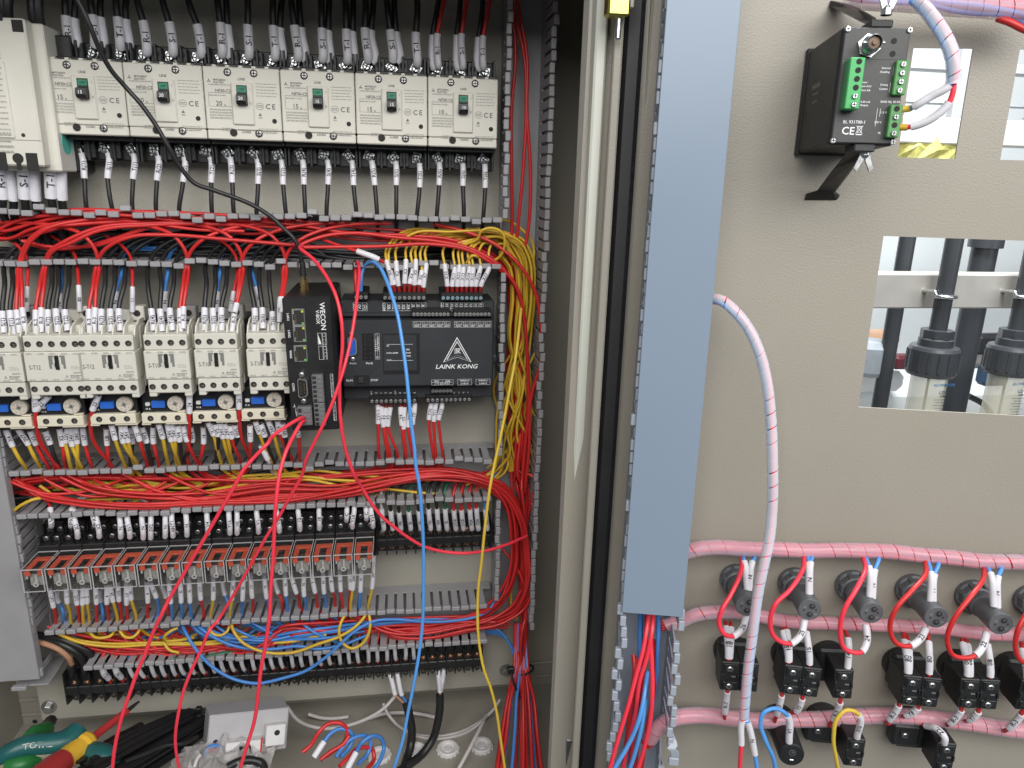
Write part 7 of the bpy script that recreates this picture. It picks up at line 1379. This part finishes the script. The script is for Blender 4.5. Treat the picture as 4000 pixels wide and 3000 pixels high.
LOWP = [((b5(400, 1165), b5(385, 1300), b5(385, 1360)), 'R-3', 0), ((b5(752, 1190), b5(722, 1310), b5(708, 1360)), 'R-3', 1), ((b5(885, 1210), b5(848, 1290), b5(815, 1300)), 'Y5', 1), ((b5(1130, 1235), b5(1088, 1345), b5(1060, 1385)), 'R-3', 2), ((b6(515, 1255), b6(455, 1345), b6(432, 1370)), 'R-3', 3), ((b6(640, 1270), b6(565, 1320), b6(540, 1325)), 'Y8', 3), ((b6(920, 1285), b6(850, 1370), b6(830, 1380)), 'R-3', 4), ((b6(1030, 1295), b6(975, 1350), b6(955, 1355)), 'Y7', 4), ((b6(1310, 1310), b6(1230, 1400), b6(1200, 1420)), 'R-3', 5)]
for (a, b, c), txt, k in LOWP:
    wire(f'red wire with white sleeve {txt} under the contact block below lamp {LNUM[k]}', 'red', [DP(a, .040)+DV*.003, DP(a, .038), DP(b, .032), DP(c, .024), DP(c, .016)+DU*.004], .0018, [(1, 2, txt)], 'wires below the push buttons', srad=1.65)
# --- third row: black lamp rear and two more contact blocks
q = DL(b5(815, 1570), .050); t = thing('signal_lamp', 'black cylindrical lamp rear with blue wire loop under the push buttons', 'lamp', DM(q.x, q.z))
MB().lathe([(.0148, -.0005), (.0148, -.006), (.0120, -.007), (.0112, -.050), (.0102, -.0515), (0, -.0515)], (0, 0, 0), (0, 1, 0), 24).obj('lamp_body', M_cb, t)
inst(LRIM, 'terminal_well', t, T(0, -.0516, .003)); MB().box((-.0018, -.0525, -.0052), (.0018, -.0514, -.0035), .0004).obj('terminal_tab', M_zinc, t)
wire('light blue wire looping over the black lamp rear', 'brightblue', [DP(b5(712, 1720), .050), DP(b5(700, 1600), .056), DP(b5(640, 1460), .060), DP(b5(615, 1370), .060), DP(b5(640, 1295), .060), DP(b5(705, 1272), .058), DP(b5(765, 1295), .056), DP(b5(790, 1320), .054), DP(b5(800, 1490), .050)], .0019, [(7, 8, 'V1')], 'third row wires', srad=1.6)
wire('yellow wire looping over the single contact block below', 'brightyellow', [DP(b5(1130, 1720), .050), DP(b5(1105, 1600), .056), DP(b5(1088, 1450), .060), DP(b5(1110, 1340), .060), DP(b5(1165, 1285), .058), DP(b5(1220, 1290), .056), DP(b5(1252, 1315), .054), DP(b5(1240, 1460), .046)], .0018, [(6, 7, 'X16')], 'third row wires', srad=1.6)
wire('white sleeved wire end over the last contact block of the third row', 'red', [DP(b6(650, 1370), .022), DP(b6(690, 1385), .028), DP(b6(770, 1410), .040), DP(b6(808, 1450), .044), DP(b6(808, 1510), .042)], .0016, [(1, 4, '22')], 'third row wires', srad=1.8)
for k, (p, lab) in enumerate([(b5(1225, 1560), 'black selector switch contact block under the yellow wire loop'), (b6(815, 1590), 'black selector switch contact block at the end of the third row')]):
    q = DL(p, CBH); t = thing('selector_switch', lab, 'switch', DM(q.x-.010, q.z), 'third row switches')
    inst(COLL, 'mounting_collar', t, T(-.006, 0, .002)); b_ = inst(CBM, 'contact_block', t, T(.010, 0, 0)); stuff(inst(CBPM, 'print', b_, T(0, 0, 0)))
    inst(CBS, 'terminal_screw', b_, T(-.0010, -CBH-.0004, CBZ-.0052)); inst(CBS, 'terminal_screw', b_, T(-.0010, -CBH-.0004, -CBZ+.0062))
    MB().box((-.026, -.022, -.010), (-.002, -.008, .012), .002).obj('switch_base', M_cb, t); inst(CBS, 'collar_screw', t, T(-.016, -.0218, .003))
# stain at the lower edge of the large cutout
M_burn = mat('red_marker_smear', (.30, .05, .04), .6, var=.3, vscale=300)
sx, sz = DL(b3(1790, 1292), 0).x, DL(b3(1790, 1292), 0).z
# ================================================================== workshop seen through the door cutouts
YB = .62
def BG(p, y=YB): return U(p, -y)
M_wwall = mat('white_workshop_wall', (.80, .84, .85), .7, var=.05, vscale=2); M_pipe = mat('dark_grey_pvc_pipe', (.048, .052, .058), .32, var=.08, vscale=15); M_beam = mat('worn_steel_beam', (.46, .44, .40), .45, .25, var=.15, vscale=12, bump=.05, bscale=60)
wl = MB().box((.2, 2.2, -.2), (4.0, 2.25, 3.4)).obj('workshop_wall', M_wwall); struct(wl)
fl = MB().box((.25, .12, .05), (4.0, 2.2, .10)).obj('workshop_floor', mat('workshop_floor_grey', (.42, .41, .40), .5, var=.15, vscale=4)); struct(fl)
def beam(label, pT, pB, y, depth, x0, x1, m_=None):
    a, b = U(pT, -y), U(pB, -y); o = thing('steel_beam', label, 'beam', T(x0, y, b.z), 'steel beams')
    H = a.z-b.z; MB().box((0, 0, 0), (x1-x0, depth, H), .003).obj('beam_body', m_ or M_beam, o)
    return o
x0, x1 = BG(b3(1100, 500)).x-.5, BG(b3(2600, 500)).x+.2
beam('worn steel beam behind the large cutout with pipes clamped to it', b3(1800, 428), b3(1800, 640), YB, .05, x0, x1)
def pipe(label, pts, y, r, name='pvc_pipe', parts=()):
    P = [U(p, -y) for p in pts]; t = thing(name, label, 'pipe', T(*P[-1]), 'dark grey pipes'); a, b = Vector((0, 0, P[0].z-P[-1].z)), Vector((0, 0, 0))
    X = sum(p.x for p in P)/len(P)-P[-1].x
    MB().cyl((X, 0, -.6), (X, 0, a.z+.09), r, n=24).obj('pipe', M_pipe, t); return t, X, P
pxm = FPX/ (DIST+YB)
def rr(zw, y): return zw*.6329/2*(DIST+y)/FPX*.97
t, X, P = pipe('dark grey pipe behind the beam nearest the door duct', [b3(1490, 205), b3(1320, 1250)], YB+.16, rr(108, YB+.16))
t, X, P = pipe('thick dark grey pipe with coupling behind the beam', [b3(1950, 220), b3(1800, 1270)], YB+.16, rr(168, YB+.16))
zc = U(b3(1950, 262), -(YB+.16)).z-P[-1].z; MB().lathe([(rr(168, YB+.16), -.0005), (rr(222, YB+.16), 0), (rr(222, YB+.16), .085)], (X, 0, zc), (0, 0, 1), 24).obj('coupling', M_pipe, t)
yr = YB-.035
M_acr = mat('yellowed_acrylic', (.74, .71, .56), .1, var=.08, vscale=20, alpha=.52)
M_blbl = mat('blue_print', (.05, .22, .45), .6, var=0)
def rotameter(label, dx):
    c = U(b3(1655, 960), -yr); t = thing('flow_meter', label, 'flow meter', T(c.x+dx, yr, c.z), 'flow meters on the beam')
    k = lambda zw: rr(zw, yr)
    def z_(y): return U(b3(1660, y), -yr).z-c.z
    MB().lathe([(k(118), z_(790)), (k(118), z_(200)+.09)], (0, 0, 0), (0, 0, 1), 24).obj('inlet_pipe', M_pipe, t)
    MB().lathe([(k(118), z_(768)), (k(220), z_(770)), (k(220), z_(820)), (k(205), z_(826))], (0, 0, 0), (0, 0, 1), 8, False).obj('hexagon_nut', M_pipe, t)
    MB().lathe([(k(205), z_(820)), (k(232), z_(826)), (k(232), z_(895))], (0, 0, 0), (0, 0, 1), 24).obj('collar', M_pipe, t)
    MB().lathe([(k(232), z_(868)), (k(318), z_(872)), (k(336), z_(890)), (k(340), z_(1025)), (k(310), z_(1045)), (k(200), z_(1046))], (0, 0, 0), (0, 0, 1), 28).obj('union_nut', M_pipe, t)
    rbm = MB()
    for i in range(16):
        a_ = 2*math.pi*i/16; R_ = k(342); rbm.add([tuple(Matrix.Rotation(a_, 4, 'Z') @ Vector(v)) for v in [(-.003, -R_+.001, z_(1015)), (.003, -R_+.001, z_(1015)), (.002, -R_-.0016, z_(1010)), (-.002, -R_-.0016, z_(1010)), (-.003, -R_+.001, z_(898)), (.003, -R_+.001, z_(898)), (.002, -R_-.0016, z_(902)), (-.002, -R_-.0016, z_(902))]], [(3, 2, 6, 7), (0, 3, 7, 4), (2, 1, 5, 6), (0, 1, 2, 3)])
    stuff(rbm.obj('grip_ribs', M_pipe, t))
    tb_ = MB().lathe([(k(240), z_(1040)), (k(236), z_(1040)-.45)], (0, 0, 0), (0, 0, 1), 28).obj('clear_tube', M_acr, t)
    MB().cyl((0, 0, z_(1040)-.45), (0, 0, z_(1040)), k(18), n=8).obj('guide_rod', M_steel, t)
    mb = MB(); yy = -k(240)-.0006
    mb.text('FLOWMETER', .0085, (.010, yy, z_(1085)), shear=.2); stuff(mb.obj('brand_print', M_blbl, t))
    mb = MB(); mb.text('LZS-', .0095, (.010, yy, z_(1130))); mb.text('GPM', .0065, (.010, yy, z_(1152)))
    for i in range(16): mb.rect(-.004 if i % 2 else -.009, z_(1175)-i*.0062, .016 if i % 2 else .020, z_(1175)-i*.0062+.0009, yy)
    stuff(mb.obj('scale_print', M_ink, t))
    ub = [Vector((s*k(165), .035, 0)) for s in (-1,)]; zc_ = z_(562); R_ = k(150)
    pts = [Vector((-R_, .035, zc_+.006)), Vector((-R_, -.002, zc_+.004))]+[Vector((math.cos(a_)*R_, -math.sin(a_)*k(140), zc_)) for a_ in [math.pi*(1-i/8) for i in range(9)]]+[Vector((R_, .035, zc_-.002))]
    MB().tube(catmull(pts, 4), .0045, 8).obj('u_bolt', M_zinc, t)
rotameter('flow meter with dark union nut and clear scale tube, behind the large cutout', U(b3(1735, 480), -yr).x-U(b3(1655, 960), -yr).x)
rotameter('second flow meter cut by the frame edge behind the large cutout', U(b3(2230, 500), -yr).x-U(b3(1660, 960), -yr).x)
# white tank and clutter behind the pipes
def tank(label, p0, p1, y, dep, m_, name='white_tank', cat='tank'):
    a, b = U(p0, -y), U(p1, -y); o = thing(name, label, cat, T((a.x+b.x)/2, y, b.z)); w_ = abs(b.x-a.x)/2
    MB().box((-w_, 0, 0), (w_, dep, a.z-b.z), min(.02, w_*.3)).obj('body', m_, o); return o
M_tank = mat('white_tank_plastic', (.72, .75, .74), .4, var=.08, vscale=5); M_dark = mat('dark_clutter', (.03, .03, .035), .5, var=.2); M_brownb = mat('brown_box', (.40, .24, .15), .6, var=.15, vscale=20); M_navy = mat('navy_crate', (.03, .07, .14), .45, var=.15)
tank('white tank lid far behind the pipes', b3(1000, 1160), b3(2700, 1500), YB+.75, .4, M_tank)
tank('brown box behind the pipe next to the door duct', b3(1180, 800), b3(1460, 890), YB+.6, .1, M_brownb, 'brown_box', 'box')
tank('grey shelf edge behind the flow meter', b3(1880, 885), b3(2600, 1010), YB+.6, .05, mat('grey_shelf', (.33, .31, .29), .6, var=.1), 'shelf', 'shelf')
o = thing('office_chair', 'dark chair back behind the thick pipe', 'chair', T(*U(b3(2040, 930), -(YB+.5))))
MB().box((-.07, 0, 0), (.035, .04, .065), .012).obj('chair_back', M_dark, o); MB().box((-.02, 0, -.10), (.07, .05, -.03), .012).obj('chair_seat', M_navy, o)
tank('white machine panel lower behind the pipes', b3(1180, 1040), b3(1480, 1160), YB+.68, .1, M_tank, 'machine_panel', 'panel')
tank('dark gap box between the white panels', b3(1430, 935), b3(1530, 1020), YB+.64, .05, mat('maroon_box', (.12, .02, .03), .5), 'maroon_box', 'box')
o = thing('hose', 'black hose curving on the white tank', 'hose', T(0, 0, 0)); MB().tube(catmull([U(b3(1870, 1180), -(YB+.5)), U(b3(1960, 1230), -(YB+.5)), U(b3(2020, 1320), -(YB+.5)), U(b3(2030, 1450), -(YB+.5))]), .009, 8).obj('hose_body', M_blk, o)
t = thing('bottle_cap', 'grey ribbed cap at the cutout edge', 'cap', T(*U(b3(1235, 1040), -(YB+.2)))); MB().lathe([(.045, 0), (.047, .01), (.047, .07), (.038, .085), (0, .085)], (0, 0, 0), (0, 0, 1), 16, False).obj('cap_body', mat('grey_cap', (.30, .33, .36), .4), t)
# behind the small cutouts
ys = .85
a = U(b2(1000, 838), -ys); b = U(b2(1400, 1035), -ys)
beam('pale steel beam behind the small cutouts', b2(1200, 842), b2(1200, 1035), ys, .05, a.x-.9, a.x+1.1, mat('pale_beam', (.55, .55, .52), .5, var=.12, vscale=10))
o = thing('window_frame', 'white window frame behind the small cutouts', 'window', T(*U(b2(1250, 500), -(ys+.5))))
c = U(b2(1250, 500), -(ys+.5)); 
for (q0, q1) in (((700, 480), (2600, 505)), ((700, 720), (2600, 800))):
    p, q = U(b2(*q0), -(ys+.5))-c, U(b2(*q1), -(ys+.5))-c; MB().box((p.x, 0, q.z), (q.x, .04, p.z), .004).obj('frame_rail', mat('grey_white_frame', (.42, .43, .44), .5, var=.08), o)
for px in (1410, 1980, 2080):
    p, q = U(b2(px, 360), -(ys+.45))-c, U(b2(px+ (60 if px < 1500 else 20), 860), -(ys+.45))-c; MB().box((p.x, -.05, q.z), (p.x+.02+.03*(px < 1500), -.02, p.z+.2), .003).obj('frame_post', mat('grey_white_frame', (.42, .43, .44), .5), o)
t = thing('yellow_net_bag', 'yellow-green woven bag below the pale beam', 'bag', T(*U(b2(1090, 1130), -(ys+.05))))
M_net = mat('yellow_weave', (.55, .52, .16), .7, var=.35, vscale=90, bump=.3, bscale=120)
rn = random.Random(8); vs = []; fs = []
for j in range(9):
    for i in range(13): vs.append(((i-6)*.022, -.05*math.cos((i-6)/6*1.4)+rn.gauss(0, .004), (j-6)*.02+rn.gauss(0, .004)+.02*math.cos((i-6)/6*1.5)))
for j in range(8):
    for i in range(12): a_ = j*13+i; fs.append((a_, a_+1, a_+14, a_+13))
MB().add(vs, fs, False).obj('bag_body', M_net, t)
